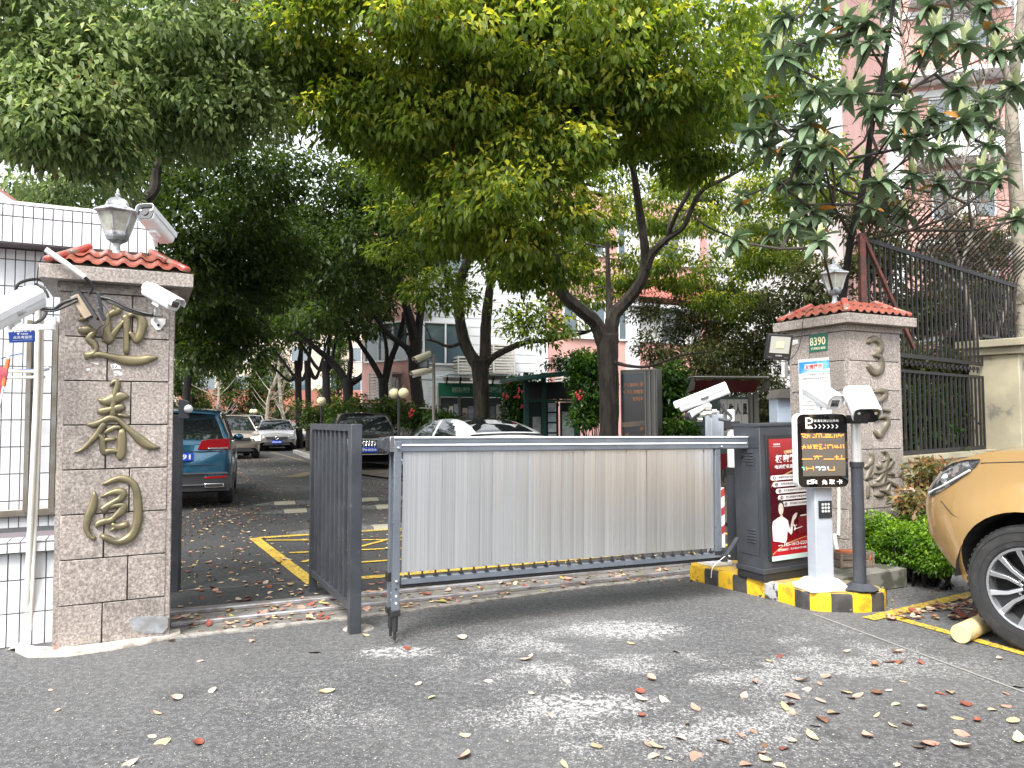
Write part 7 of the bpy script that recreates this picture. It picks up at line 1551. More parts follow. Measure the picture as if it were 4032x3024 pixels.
bark = mat('camphor_bark', (.05, .04, .032), .9, c2=(.022, .018, .015), sc=7, det=8, lo=.42, hi=.58, bump=3, bsc=16, stretch=(2.2, 2.2, .45), c3=(.085, .08, .06), sc3=1.5, lo3=.55, hi3=.75)
bark2 = mat('dark_bark', (.02, .017, .015), .95, c2=(.009, .008, .007), sc=12, stretch=(2.5, 2.5, .5), bump=2)
palebark = mat('pale_mottled_bark', (.27, .24, .19), .85, c2=(.12, .11, .085), sc=4, det=6, lo=.45, hi=.62, bump=1, bsc=20, c3=(.08, .07, .06), sc3=11, lo3=.62, hi3=.68)
camphor = leafmat('camphor_leaf', (.034, .070, .012), (.20, .265, .05), (.70, .66, .12), .42, .48, 1.1, red=(.26, .06, .03))
camphor_l = leafmat('camphor_leaf_pale', (.040, .075, .024), (.24, .30, .12), (.50, .54, .22), .42, .40, 1.1, red=(.26, .06, .03))
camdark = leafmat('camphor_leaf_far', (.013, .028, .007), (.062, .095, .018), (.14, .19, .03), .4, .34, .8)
hedge_m = leafmat('hedge_leaf', (.012, .032, .008), (.045, .10, .018), (.12, .22, .03), .26, .25, 2)
olive_m = leafmat('mixed_shrub_leaf', (.022, .030, .012), (.085, .10, .035), (.22, .18, .07), .4, .3, 2, red=(.20, .10, .04))
lime_m = leafmat('lime_shrub_leaf', (.03, .075, .01), (.12, .24, .025), (.30, .45, .06), .35, .35, 6)
photi = leafmat('photinia_leaf', (.05, .06, .02), (.16, .15, .05), (.40, .20, .10), .3, .3, 5, red=(.3, .08, .05))
def limb_path(pts, n=5):
    q = [np.array((*P(a, b, Y), w_*Y/FPX/2)) for a, b, Y, w_ in pts]; out = []
    for i in range(len(q)-1):
        p0, p1, p2, p3 = q[max(i-1, 0)], q[i], q[i+1], q[min(i+2, len(q)-1)]
        for k in range(n): s = k/n; out.append(.5*(2*p1+(p2-p0)*s+(2*p0-5*p1+4*p2-p3)*s*s+(3*p1-3*p2+p3-p0)*s**3))
    out.append(q[-1]); return out
def rough(path, rng, a=.05): return [Vector(p[:3]) for p in path], [max(.004, p[3]*(1+rng.uniform(-a, a))) for p in path]
def add_limb(mb, pts, rng, n=9, skel=None):
    pa = limb_path(pts); ps, rs = rough(pa, rng); mb.tube(ps, rs, n)
    if skel is not None: skel += [(p, r) for p, r in zip(ps, rs)]
def twigs(mb, crown, skel, rng, every=1, r0=.016, sides=4, maxd=9):
    if not skel: return
    S = np.array([tuple(p) for p, r in skel]); 
    for i, q in enumerate(crown.puffs):
        if i % every: continue
        dd = np.linalg.norm(S-q, axis=1); k = int(np.argmin(dd*(1+.25*rng.uniform(0, 1, len(dd)))))
        a = Vector(S[k]); b = Vector(q)
        if (b-a).length > maxd or (b-a).length < .1: continue
        L_ = (b-a).length; m1 = a.lerp(b, .35)+Vector(rng.normal(0, .08*L_, 3))+Z*.1*L_*.5; m2 = a.lerp(b, .7)+Vector(rng.normal(0, .05*L_, 3))+Z*.06*L_
        r_ = min(skel[k][1]*.6, r0*(.6+L_*.35)); mb.tube([a, m1, m2, b], [r_, r_*.75, r_*.45, r_*.2], sides, cap=False)
        if i % 3 == 0: crown.ex = getattr(crown, 'ex', 0)+1; skel.append((m1, r_*.7)); S = np.vstack([S, [tuple(m1)]])
def tree(label, base, limbs, lobes, leafm, L_, wd, seed, barkm=bark, young=.3, m=100, pr=.30, every=1, name='camphor_tree', group=None, sides=9, r0=.016, dy=0, ldy=0, droop=.6):
    limbs = [[(a, b, Y+dy, w_) for a, b, Y, w_ in l_] for l_ in limbs]; lobes = [(lo[0], lo[1], lo[2]+ldy)+tuple(lo[3:]) for lo in lobes]
    rng = np.random.default_rng(seed); t = thing(name, label, 'tree', base, group=group)
    tm = MB(); skel = []
    add_limb(tm, limbs[0], rng, sides, skel); skel = skel[len(skel)//2:]; tm.build('trunk', barkm, t, world=True, smooth=2)
    bm_ = MB()
    for l_ in limbs[1:]: add_limb(bm_, l_, rng, max(5, sides-2), skel)
    c = Crown(); c.droop = droop
    for lo in lobes: c.lobe(*lo[:7], rng, lo[7] if len(lo) > 7 else young, m, pr)
    twigs(bm_, c, skel, rng, every, r0); bm_.build('branches', barkm, t, world=True, smooth=True)
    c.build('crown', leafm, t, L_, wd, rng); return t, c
def fl0(px_, Y): p = P(px_, 1700, Y); return (p.x, p.y, 0)
def foot(px_, Y): return 1650+HC*FPX/Y+3    # px row where the ground lies at distance Y
# --- the big forked tree
tree('big camphor tree with a forked trunk right behind the barrier, hung with yellow-green shoots', fl0(2400, 14), [
    [(2398, foot(2398, 14), 12, 100), (2398, 1740, 12, 80), (2400, 1560, 12, 78), (2394, 1400, 12, 84), (2392, 1316, 12, 90)],
    [(2380, 1350, 12, 70), (2346, 1272, 11.9, 58), (2286, 1220, 11.7, 54), (2216, 1151, 11.5, 48), (2195, 1047, 11.2, 40), (2182, 995, 11, 36), (2150, 800, 10.4, 26), (2050, 560, 9.8, 18)],
    [(2405, 1350, 12, 66), (2416, 1246, 12, 56), (2468, 1186, 11.9, 50), (2520, 1116, 11.7, 46), (2541, 1047, 11.6, 42), (2537, 952, 11.4, 34), (2520, 840, 11.2, 34), (2480, 600, 10.5, 24), (2400, 350, 10, 16)],
    [(2545, 1060, 11.6, 42), (2563, 1004, 11.5, 38), (2624, 943, 11.3, 26), (2693, 890, 11.1, 20), (2755, 760, 10.8, 20), (2860, 700, 10.5, 15), (3000, 625, 10.2, 11), (3090, 600, 10, 6)],
    [(2620, 960, 11.4, 20), (2660, 850, 11, 18), (2740, 700, 10.6, 20), (2760, 550, 10.2, 16), (2820, 400, 10, 12), (3010, 290, 9.8, 8)],
    [(2404, 1290, 12, 40), (2398, 1180, 12.1, 26), (2396, 1116, 12.1, 22), (2390, 950, 12, 16)],
    [(2400, 1420, 12, 18), (2470, 1440, 11.6, 14), (2560, 1442, 11.3, 10), (2680, 1400, 11, 8), (2800, 1385, 10.8, 5)],
    [(2740, 860, 10.9, 10), (2800, 900, 10.7, 9), (2880, 935, 10.5, 7), (2950, 990, 10.3, 4)]],
    [(1700, 200, 8.4, 470, 300, 1.6, 95, .9), (1300, 150, 8.8, 250, 270, 1.3, 44, .95), (2120, 250, 8.8, 430, 330, 1.6, 90, .6), (2030, 830, 9.0, 340, 240, 1.0, 70, .8), (1780, 900, 9.6, 170, 130, .7, 18, .6), (1730, 620, 9.6, 260, 260, 1.1, 40, .5), (2330, 430, 9.6, 330, 260, 1.3, 58, .45),
     (2640, 330, 9.2, 350, 330, 1.6, 84, .25), (2790, 560, 10.2, 190, 190, 1.0, 28, .35), (2900, 850, 15, 280, 220, 1.4, 44, .5), (2500, 720, 15.5, 260, 220, 1.4, 30, .4), (2950, 300, 10.5, 160, 260, 1., 26, .3), (2250, 1150, 16, 200, 130, 1., 18, .4), (2700, 1080, 17, 260, 140, 1.2, 34, .5), (2430, 1030, 17.5, 200, 180, 1., 26, .5), (3050, 980, 15, 190, 160, 1., 28, .4), (2620, 820, 17.5, 300, 150, 1.2, 34, .5), (2200, 950, 17, 200, 200, 1.2, 26, .4), (2850, 1230, 16.5, 170, 80, .9, 16, .4), (2000, -450, 9.5, 1150, 380, 3, 90, .5), (1100, 330, 10, 200, 160, 1, 20, .6), (1500, 480, 8.7, 330, 110, .8, 24, .85), (2150, 590, 8.7, 300, 130, .8, 30, .7), (2480, 330, 8.7, 260, 200, .9, 34, .6), (3050, 280, 12, 210, 280, 1.2, 40, .4), (3200, 720, 12.5, 170, 170, 1., 24, .4), (2250, 60, 8.6, 500, 150, 1.2, 40, .7), (1500, 30, 8.3, 400, 120, 1.2, 34, .9), (1800, 470, 8.5, 300, 110, .8, 24, .85), (2100, 1050, 10.6, 200, 90, .6, 14, .3), (1550, 430, 9.2, 330, 190, 1., 34, .6)],
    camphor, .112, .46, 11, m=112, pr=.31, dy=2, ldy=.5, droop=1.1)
# --- second and third trees of the row
tree('dark-trunked camphor tree forking low in front of the notice board', fl0(1895, 19), [
    [(1896, foot(0, 19), 15, 72), (1896, 1700, 15, 62), (1893, 1500, 15, 66), (1888, 1415, 15, 84)],
    [(1874, 1430, 15, 52), (1829, 1345, 15, 46), (1807, 1213, 14.8, 42), (1815, 1100, 14.6, 40), (1858, 976, 14.4, 34), (1878, 820, 14, 28), (1930, 700, 13.6, 22), (1993, 600, 13, 16), (2050, 450, 12.6, 10)],
    [(1905, 1430, 15, 50), (1911, 1390, 15, 48), (1912, 1300, 15, 44), (1919, 1213, 14.9, 40), (1932, 1112, 14.7, 30), (1960, 950, 14.4, 22), (2030, 800, 14, 14)],
    [(1910, 1440, 15, 38), (1933, 1412, 14.9, 30), (1988, 1380, 14.7, 26), (2069, 1348, 14.4, 22), (2168, 1338, 14, 18), (2304, 1309, 13.5, 13), (2345, 1290, 13.3, 8)],
    [(1800, 1215, 14.8, 26), (1783, 1130, 14.6, 24), (1742, 1040, 14.4, 20), (1736, 930, 14.2, 17), (1700, 780, 13.8, 12), (1650, 620, 13.5, 8)],
    [(1822, 1345, 15, 16), (1770, 1365, 14.8, 13), (1716, 1345, 14.6, 11), (1680, 1338, 14.5, 8)]],
    [(1750, 700, 13, 380, 300, 1.8, 70, .15), (1500, 450, 12.5, 350, 260, 1.8, 55, .3), (2050, 1000, 14, 230, 200, 1.2, 30, .15), (2100, 550, 14.5, 500, 400, 2, 80, .2), (2120, 1290, 13.8, 170, 90, .7, 14, .3), (1720, 1150, 14, 180, 110, .9, 16, .1), (1620, 950, 14, 150, 150, 1, 18, .2)],
    camphor, .13, .44, 12, barkm=bark, m=105, pr=.42, dy=4, ldy=2.5)
tree('leaning dark camphor trunk between the mast and the double globe lamp', fl0(1660, 23), [
    [(1680, foot(0, 23), 18, 62), (1668, 1716, 18, 56), (1644, 1571, 18, 50), (1632, 1436, 18, 50), (1640, 1340, 18, 50)],
    [(1638, 1349, 18, 44), (1602, 1213, 17.8, 36), (1566, 1078, 17.5, 32), (1525, 942, 17.2, 28), (1505, 807, 17, 22), (1491, 603, 16.6, 12)],
    [(1630, 1430, 18, 32), (1600, 1370, 17.9, 26), (1536, 1323, 17.7, 22), (1480, 1250, 17.4, 18), (1440, 1180, 17.1, 14), (1350, 1090, 16.8, 10)],
    [(1645, 1340, 18, 34), (1660, 1200, 18, 30), (1690, 1050, 17.8, 24), (1720, 900, 17.5, 18)], [(1590, 1180, 17.8, 16), (1480, 1100, 17.4, 12), (1360, 1040, 17, 9), (1260, 1010, 16.6, 5)]],
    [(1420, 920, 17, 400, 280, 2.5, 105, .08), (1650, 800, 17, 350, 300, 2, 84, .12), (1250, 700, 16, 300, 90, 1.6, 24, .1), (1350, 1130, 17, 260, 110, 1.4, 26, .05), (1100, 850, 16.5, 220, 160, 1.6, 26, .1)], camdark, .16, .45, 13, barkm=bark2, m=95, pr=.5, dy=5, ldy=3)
# --- receding row on the right of the drive
rowspec = [(1513, 26, 36, [(1459, 1417, 22), (1400, 1330, 16), (1330, 1230, 10)], [(1540, 1413, 24), (1575, 1320, 20), (1600, 1190, 12)], 'slim dark camphor trunk splitting in a wide fork behind the black off-road car'),
    (1373, 29, 40, [(1310, 1430, 28), (1240, 1370, 22), (1150, 1290, 14)], [(1427, 1480, 22), (1470, 1420, 20), (1500, 1300, 12)], 'dark camphor trunk with a wide low fork above the black off-road car'),
    (1287, 32, 30, [(1250, 1450, 16), (1190, 1360, 12), (1120, 1260, 8)], [(1305, 1440, 16), (1320, 1350, 12), (1345, 1240, 8)], 'thin dark camphor trunk just left of the wide forked one'),
    (1215, 34, 24, [(1180, 1500, 14), (1120, 1430, 12), (1040, 1330, 8)], [(1240, 1490, 16), (1262, 1440, 12), (1290, 1330, 8)], 'second thinnest camphor trunk by the kerb of the drive'),
    (1177, 37, 26, [(1140, 1500, 12), (1060, 1430, 10), (990, 1390, 7)], [(1185, 1450, 16), (1190, 1340, 12), (1200, 1240, 8)], 'thin camphor trunk nearest to the silver family car')]
for i, (px_, Y, w_, l1, l2, lab) in enumerate(rowspec):
    fy = 1420 if i > 1 else 1490
    f = lambda l_: [(px_, fy+25, Y, w_*.8)]+[(a, b, Y-.3*k, c) for k, (a, b, c) in enumerate(l_)]
    up_ = 1300 if i < 2 else 1330
    tree(lab, fl0(px_, Y), [[(px_+2, foot(0, Y), Y, w_*1.15), (px_, 1616, Y, w_), (px_-4, fy, Y, w_*1.1)], f(l1), f(l2), [(px_, fy+10, Y, w_*.6), (px_+10, fy-110, Y, w_*.45), (px_-20, fy-260, Y, w_*.3)]],
         [(px_-60, up_-170, Y-1, 230, 160, 2.4, 34, .06), (px_-230+20*i, up_-60, Y-1.5, 160, 80, 2., 16, .1), (px_+60, up_-330, Y-1.5, 260, 150, 2.4, 28, .1), (px_-40, up_-20, Y-.5, 140, 60, 1.6, 8, .1)],
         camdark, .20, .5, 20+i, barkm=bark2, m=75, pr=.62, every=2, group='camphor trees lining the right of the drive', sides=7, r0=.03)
# --- left side of the drive
tree('camphor tree leaning over the white guardhouse with heavy dark limbs', fl0(500, 11.5), [
    [(470, foot(0, 11.5), 11.5, 110), (465, 1500, 11.5, 100), (470, 1000, 11.5, 92), (480, 800, 11.5, 84)],
    [(478, 830, 11.5, 74), (460, 700, 11.4, 60), (480, 600, 11.2, 54), (500, 520, 11, 50), (540, 460, 10.8, 44), (585, 380, 10.5, 34), (620, 200, 10, 20)],
    [(545, 460, 10.8, 34), (500, 400, 10.6, 28), (470, 330, 10.4, 20), (440, 200, 10, 12)], [(470, 870, 11.5, 44), (420, 700, 11.4, 34), (320, 560, 11, 22), (200, 420, 10.4, 12)],
    [(500, 830, 11.5, 50), (600, 760, 11.8, 44), (620, 660, 11.8, 34), (680, 500, 11.6, 20), (760, 330, 11, 12)]],
    [(200, 520, 7.9, 290, 190, 1.0, 60, .35), (330, 380, 8.2, 300, 180, 1.1, 58, .3), (130, 120, 8.4, 380, 260, 1.6, 84, .15), (520, 180, 8.8, 460, 240, 1.5, 92, .15), (900, 220, 9.4, 330, 270, 1.4, 66, .1), (700, 470, 10, 260, 170, 1., 36, .1), (260, 760, 10.5, 300, 110, .9, 24, .1),
     (400, -420, 9, 900, 330, 2.5, 60, .1), (960, 420, 11, 240, 110, 1., 26, .2), (880, 430, 8.9, 260, 150, .8, 30, .3), (560, 420, 8.6, 220, 150, .8, 24, .3)], camphor_l, .100, .46, 31, m=110, pr=.31, droop=1.0)
tree('dark camphor tree with limbs slanting to the right behind the tall pillar lamp', fl0(560, 15.5), [
    [(520, foot(0, 15.5), 15.5, 70), (540, 1300, 15.5, 60), (560, 900, 15.5, 56)], [(560, 930, 15.5, 46), (640, 790, 15.2, 40), (730, 696, 15, 34), (823, 633, 14.8, 28), (918, 570, 14.5, 18), (1010, 500, 14, 8)],
    [(570, 900, 15.5, 40), (608, 760, 15.4, 34), (600, 620, 15.2, 24), (640, 480, 14.8, 12)], [(600, 900, 15.5, 34), (728, 791, 15.2, 26), (850, 740, 15, 18), (980, 700, 14.6, 9)]],
    [(820, 860, 14.5, 270, 200, 1.8, 74, .08), (560, 620, 15, 330, 160, 1.6, 40, .08), (1000, 700, 14, 200, 120, 1.3, 24, .12), (720, 1060, 15, 240, 140, 1.6, 44, .05), (1000, 960, 16, 230, 190, 1.8, 60, .05), (250, 900, 15, 350, 150, 1.5, 24, .1), (1060, 1150, 17, 150, 120, 1.5, 20, .05)],
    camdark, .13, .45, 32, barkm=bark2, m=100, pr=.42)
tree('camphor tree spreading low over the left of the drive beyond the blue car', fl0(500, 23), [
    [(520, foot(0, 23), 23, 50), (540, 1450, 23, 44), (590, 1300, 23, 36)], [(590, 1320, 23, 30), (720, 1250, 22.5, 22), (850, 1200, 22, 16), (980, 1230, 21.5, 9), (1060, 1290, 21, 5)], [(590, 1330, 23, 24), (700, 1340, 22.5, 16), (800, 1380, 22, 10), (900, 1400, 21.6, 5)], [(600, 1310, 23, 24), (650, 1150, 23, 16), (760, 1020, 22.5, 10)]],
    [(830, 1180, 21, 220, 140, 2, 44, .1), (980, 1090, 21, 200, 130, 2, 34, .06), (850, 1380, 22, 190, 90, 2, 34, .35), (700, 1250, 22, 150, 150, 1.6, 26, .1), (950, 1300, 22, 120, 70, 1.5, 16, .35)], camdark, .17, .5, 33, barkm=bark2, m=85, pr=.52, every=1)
tree('farther camphor tree closing the leafy tunnel over the drive', fl0(700, 36), [
    [(720, foot(0, 36), 36, 34), (740, 1500, 36, 30), (780, 1350, 36, 24)], [(780, 1360, 36, 18), (880, 1250, 35, 12), (1000, 1180, 34, 7)], [(770, 1380, 36, 18), (700, 1250, 36, 12), (720, 1130, 36, 7)]],
    [(950, 1230, 34, 200, 130, 3, 40, .2), (1100, 1120, 34, 160, 110, 3, 26, .15), (780, 1420, 36, 120, 90, 2, 24, .3), (760, 1180, 36, 150, 150, 2.5, 24, .1), (1000, 1420, 36, 70, 40, 1.5, 8, .4)], camdark, .24, .5, 34, barkm=bark2, m=70, pr=.8, every=2)
# pines and bare saplings at the far end
for i, (px_, Y, yt, lab) in enumerate(((760, 50, 1420, 'dark far conifer at the end of the drive left of the shed'), (905, 52, 1400, 'dark far conifer over the orange end building'), (1010, 54, 1440, 'short dark far conifer behind the silver family car'), (1090, 53, 1380, 'tallest dark far conifer right of the silver family car'), (1330, 50, 1350, 'dark far conifer between the far tree trunks'), (660, 48, 1380, 'dark far conifer at the left, seen beside the tall pillar'))):
    rng = np.random.default_rng(60+i); t = thing('far_conifer', lab, 'tree', fl0(px_, Y)); b = Vector(fl0(px_, Y)); zt_ = P(px_, yt, Y).z
    MB().tube([b, b+Z*zt_*.6, b+Z*zt_], [.14, .09, .03], 6).build('trunk', bark2, t, world=True); c = Crown()
    for k in range(9): z_ = 1.6+(zt_-1.6)*k/8; c.lobe(0, 0, 0, 1.7*(1-k/12), .35, 1.5*(1-k/12), 9, rng, .2, 60, .4, .3, world=(b.x, b.y, z_))
    c.build('crown', camdark, t, .26, .3, rng)
for i, (px_, Y, top, lab) in enumerate(((1035, 44, [(1100, 1400, 9), (1090, 1480, 12), (1060, 1560, 14)], 'pale bare forked sapling behind the silver family car'), (1105, 46, [(1095, 1430, 8), (1100, 1500, 12), (1108, 1600, 15)], 'pale slim bare sapling right of the forked one'), (860, 43, [(858, 1480, 7), (862, 1560, 9), (858, 1620, 12)], 'pale bare sapling behind the champagne car'))):
    rng = np.random.default_rng(70+i); t = thing('bare_sapling', lab, 'tree', fl0(px_, Y)); mb = MB(); sk = []
    add_limb(mb, [(px_+20, foot(0, Y), Y, 15), (px_+15, 1660, Y, 14)]+[(a, b, Y, w_) for a, b, w_ in top[::-1]], rng, 6, sk); mb.build('trunk', palebark, t, world=True)
    mb = MB()
    for k in range(16):
        p, r = sk[int(rng.integers(4, len(sk)))]; d = Vector((rng.normal(0, 1), rng.normal(0, .5), rng.uniform(.2, 1.2))); d.normalize(); L_ = rng.uniform(.8, 2.0); mb.tube([p, p+d*L_*.5+Z*.1, p+d*L_+Z*.35], [.035, .02, .008], 4, cap=False)
    mb.build('branches', palebark, t, world=True)
# ------------------------------------------------------------------ hedges and shrubs
def shrub(name, label, cat, base, lobes, m, L_, wd, seed, npm=120, pr=.2, young=.3, stems=None, kind=None, stem_m=bark2):
    rng = np.random.default_rng(seed); t = thing(name, label, cat, base); c = Crown()
    for lo in lobes:
        q = P(lo[0], lo[1], lo[2]); 
        c.lobe(0, 0, 0, lo[3]*lo[2]/FPX, lo[4]*lo[2]/FPX, lo[5], lo[6], rng, lo[7] if len(lo) > 7 else young, npm, pr, .3, world=tuple(q), keep=lambda v: v[2] > .08)
    c.build('foliage', m, t, L_, wd, rng)
    mb = MB(); bx_ = Vector(base)
    for i, q in enumerate(c.puffs):
        if i % (stems or 3): continue
        b = Vector(q); a = Vector((b.x*.75+bx_.x*.25+rng.normal(0, .08), b.y*.75+bx_.y*.25, 0)); mb.tube([a, a.lerp(b, .5)+Vector(rng.normal(0, .05, 3)), b], [.014, .010, .004], 4, cap=False)
    mb.build('stems', stem_m, t, world=True, kind='stuff'); return t, c
shrub('hedge', 'dark leafy hedge behind the black off-road car and the low pale wall', 'hedge', fl0(1400, 22.5), [(1270, 1640, 30, 120, 55, .8, 24), (1400, 1630, 28, 110, 60, .7, 26), (1540, 1635, 25, 100, 60, .6, 24), (1655, 1650, 22.5, 60, 50, .6, 12)], camdark, .15, .5, 41, 110, .42, .2)
shrub('flowering_hedge', 'dark hedge dotted with red blossoms between the notice board and the kiosk', 'hedge', fl0(2040, 19), [(2040, 1620, 19, 42, 110, .4, 20), (2040, 1530, 19, 40, 60, .4, 8), (1750, 1650, 19.2, 40, 50, .4, 8), (2100, 1560, 19.4, 110, 90, .4, 14)], hedge_m, .11, .5, 42, 110, .3, .1)
rb = thing('red_blossoms', 'scatter of red blossoms on the dark hedge beside the green kiosk', 'flowers', P(2030, 1600, 15.2)); mb = MB(); fr_ = random.Random(5)
for x_, y_ in ((2010, 1498), (2045, 1540), (2038, 1562), (2055, 1605), (1990, 1560), (2158, 1523), (2280, 1566), (1615, 1630), (1625, 1612), (2278, 1556)):
    c = P(x_, y_, 18.4 if x_ < 2200 and x_ > 1900 else (15.3 if x_ > 2200 else 20.5))
    for k in range(6): mb.sphere(c+Vector((fr_.gauss(0, .03), fr_.gauss(0, .03), fr_.gauss(0, .03))), .03, 5, 4)
mb.build('petals', mat('red_petal', (.5, .03, .04), .6), rb, world=True)
shrub('laurel_shrub', 'glossy bright laurel shrub between the green kiosk and the forked tree', 'shrub', fl0(2330, 16), [(2325, 1520, 16, 75, 130, .6, 34), (2300, 1440, 16.2, 60, 60, .5, 14), (2300, 1640, 15.8, 40, 60, .4, 12), (2240, 1430, 18.6, 60, 50, .4, 8)], hedge_m, .12, .42, 43, 90, .24, .55)
shrub('laurel_shrub', 'glossy dark shrub between the lightbox and the red-hooded board', 'shrub', fl0(2640, 14.6), [(2640, 1580, 14.8, 60, 130, .5, 36), (2660, 1690, 13.9, 40, 40, .3, 10, .9), (2620, 1480, 15, 50, 60, .5, 10)], hedge_m, .12, .42, 44, 90, .24, .3)
shrub('mixed_thicket', 'tall olive-brown thicket rising behind the red-hooded notice board', 'shrub', fl0(2850, 16.5), [(2850, 1440, 16.5, 230, 130, 1.0, 60), (3000, 1600, 15.6, 110, 160, .8, 36), (2760, 1300, 17.5, 200, 120, 1, 36), (3040, 1330, 16.5, 150, 170, 1, 44), (2900, 1180, 18, 200, 110, 1., 30), (2600, 1380, 17.5, 90, 100, .7, 14), (3200, 1150, 12.5, 100, 120, .8, 18), (2560, 1230, 18, 90, 80, .7, 10)], olive_m, .10, .42, 45, 120, .36, .25, stem_m=bark)
shrub('mixed_thicket', 'tangled thicket of mixed leaves behind the iron railing', 'shrub', (5.8, 11.6, 0), [(3620, 1500, 11.2, 150, 200, .6, 64), (3800, 1600, 11.8, 150, 220, .6, 66), (3950, 1350, 12.2, 150, 220, .7, 66), (3850, 1000, 12.8, 200, 130, .8, 36, .4), (3450, 850, 13, 150, 120, .8, 20, .3), (3600, 1250, 11.8, 150, 130, .6, 32), (3780, 1220, 12.4, 170, 110, .7, 30), (3620, 1800, 10.6, 120, 130, .5, 40), (3900, 1150, 12.8, 160, 100, .7, 18), (3500, 1050, 11.5, 110, 110, .6, 16)], olive_m, .10, .42, 46, 120, .30, .25, stem_m=bark)
shrub('dark_hedge', 'dark low hedge showing between the lower bars of the iron railing', 'hedge', (4.8, 9.9, 0), [(3620, 1700, 9.9, 110, 200, .3, 46), (3780, 1640, 10.6, 110, 170, .3, 30)], hedge_m, .10, .45, 47, 90, .26, .1)
shrub('lime_shrub', 'bright lime-green clipped shrub at the foot of the shorter pillar', 'shrub', (3.75, 6.9, 0), [(3520, 2150, 6.75, 110, 85, .35, 54), (3640, 2170, 6.5, 100, 85, .35, 50), (3450, 2090, 6.95, 50, 50, .22, 16), (3600, 2080, 7.0, 90, 50, .3, 24), (3720, 2200, 6.3, 60, 60, .3, 18)], lime_m, .038, .45, 48, 130, .10, .7, stems=2)
shrub('photinia_shrub', 'taller reddish-tipped shrub between the lime shrub and the beige wall', 'shrub', (4.15, 7.4, 0), [(3650, 1930, 7.3, 70, 110, .3, 20), (3700, 1850, 7.4, 60, 50, .25, 9), (3590, 1990, 7.1, 50, 60, .2, 8), (3720, 2000, 7.2, 60, 90, .25, 12)], photi, .085, .34, 49, 34, .10, .9, stems=1)
# ------------------------------------------------------------------ loquat tree with rosettes of big ribbed leaves
def loq_mat(name, c, c2, rib):
    m = bpy.data.materials.new(name); m.use_nodes = True; t = m.node_tree; L = t.links.new; nd = t.nodes.new; b = t.nodes['Principled BSDF']
    at = nd('ShaderNodeAttribute'); at.attribute_name = 'tint'; w_ = nd('ShaderNodeMath'); w_.operation = 'SINE'; mu = nd('ShaderNodeMath'); mu.operation = 'MULTIPLY'; mu.inputs[1].default_value = 62; L(at.outputs['Fac'], mu.inputs[0]); L(mu.outputs[0], w_.inputs[0])
    mr = nd('ShaderNodeMapRange'); mr.inputs['From Min'].default_value = .55; mr.inputs['From Max'].default_value = 1; L(w_.outputs[0], mr.inputs['Value'])
    oi = nd('ShaderNodeObjectInfo'); geo = nd('ShaderNodeNewGeometry'); ad = nd('ShaderNodeMath'); ad.operation = 'ADD'; L(oi.outputs['Random'], ad.inputs[0]); L(geo.outputs['Random Per Island'], ad.inputs[1]); fr = nd('ShaderNodeMath'); fr.operation = 'FRACT'; L(ad.outputs[0], fr.inputs[0])
    x = nd('ShaderNodeMix'); x.data_type = 'RGBA'; L(fr.outputs[0], x.inputs[0]); x.inputs[6].default_value = (*c, 1); x.inputs[7].default_value = (*c2, 1)
    y = nd('ShaderNodeMix'); y.data_type = 'RGBA'; L(mr.outputs[0], y.inputs[0]); L(x.outputs[2], y.inputs[6]); y.inputs[7].default_value = (*rib, 1); L(y.outputs[2], b.inputs['Base Color']); b.inputs['Roughness'].default_value = .38
    bp = nd('ShaderNodeBump'); bp.inputs['Strength'].default_value = .3; bp.inputs['Distance'].default_value = .002; L(w_.outputs[0], bp.inputs['Height']); L(bp.outputs[0], b.inputs['Normal'])
    out = t.nodes['Material Output']; tr = nd('ShaderNodeBsdfTranslucent'); L(y.outputs[2], tr.inputs['Color']); ms = nd('ShaderNodeMixShader'); ms.inputs[0].default_value = .2; L(b.outputs[0], ms.inputs[1]); L(tr.outputs[0], ms.inputs[2]); L(ms.outputs[0], out.inputs['Surface'])
    return m
lq_old = loq_mat('loquat_leaf', (.075, .135, .06), (.16, .235, .125), (.2, .27, .17)); lq_young = loq_mat('loquat_shoot', (.40, .46, .20), (.52, .56, .30), (.58, .6, .38)); lq_yel = loq_mat('loquat_yellow_leaf', (.45, .2, .02), (.3, .14, .03), (.4, .2, .05))
def loq_arr(L_, wd, curl):
    n = 8; V = []; T = []
    for i in range(n+1):
        s = i/n; hw = wd*.5*(math.sin(math.pi*min(1, s**.75*1.0))**.8)+.0015 if 0 < i < n else .0015
        x = L_*s; z = -curl*L_*s*s
        for j, (a, dz) in enumerate(((-1, .0), (-.5, -.22), (0, -.30), (.5, -.22), (1, 0))): V.append((x, a*hw, z+hw*(dz+.3)*.45)); T.append(s+abs(a)*.0-abs(a)*hw/L_*.9)
    F = [(i*5+j, (i+1)*5+j, (i+1)*5+j+1, i*5+j+1) for i in range(n) for j in range(4)]; return np.array(V), np.array(F), np.array(T)
LQ = thing('loquat_tree', 'loquat tree with rosettes of large ribbed leaves and pale shoots above the shorter pillar', 'tree', fl0(3345, 8.2)); rng = np.random.default_rng(90)
mb = MB(); sk = []
add_limb(mb, [(3290, foot(0, 8.4), 8.6, 36), (3310, 1300, 8.6, 32), (3342, 1000, 8.4, 28), (3370, 850, 8.3, 27), (3410, 693, 8.2, 25), (3428, 530, 8.1, 22), (3480, 271, 8, 19), (3520, 0, 7.9, 15), (3560, -250, 7.8, 14)], rng, 9, sk); mb.build('trunk', bark2, LQ, world=True, smooth=2)
var = [loq_arr(.255, .092, c) for c in (.05, .28, .55)]; mes = {}
for mi, mm in enumerate((lq_old, lq_young, lq_yel)):
    for vi, (V, F, T) in enumerate(var):
        o = np_mesh('leaf', V, F, mm, None, world=False, attr=T, smooth=True); mes[mi, vi] = o.data; bpy.data.objects.remove(o)
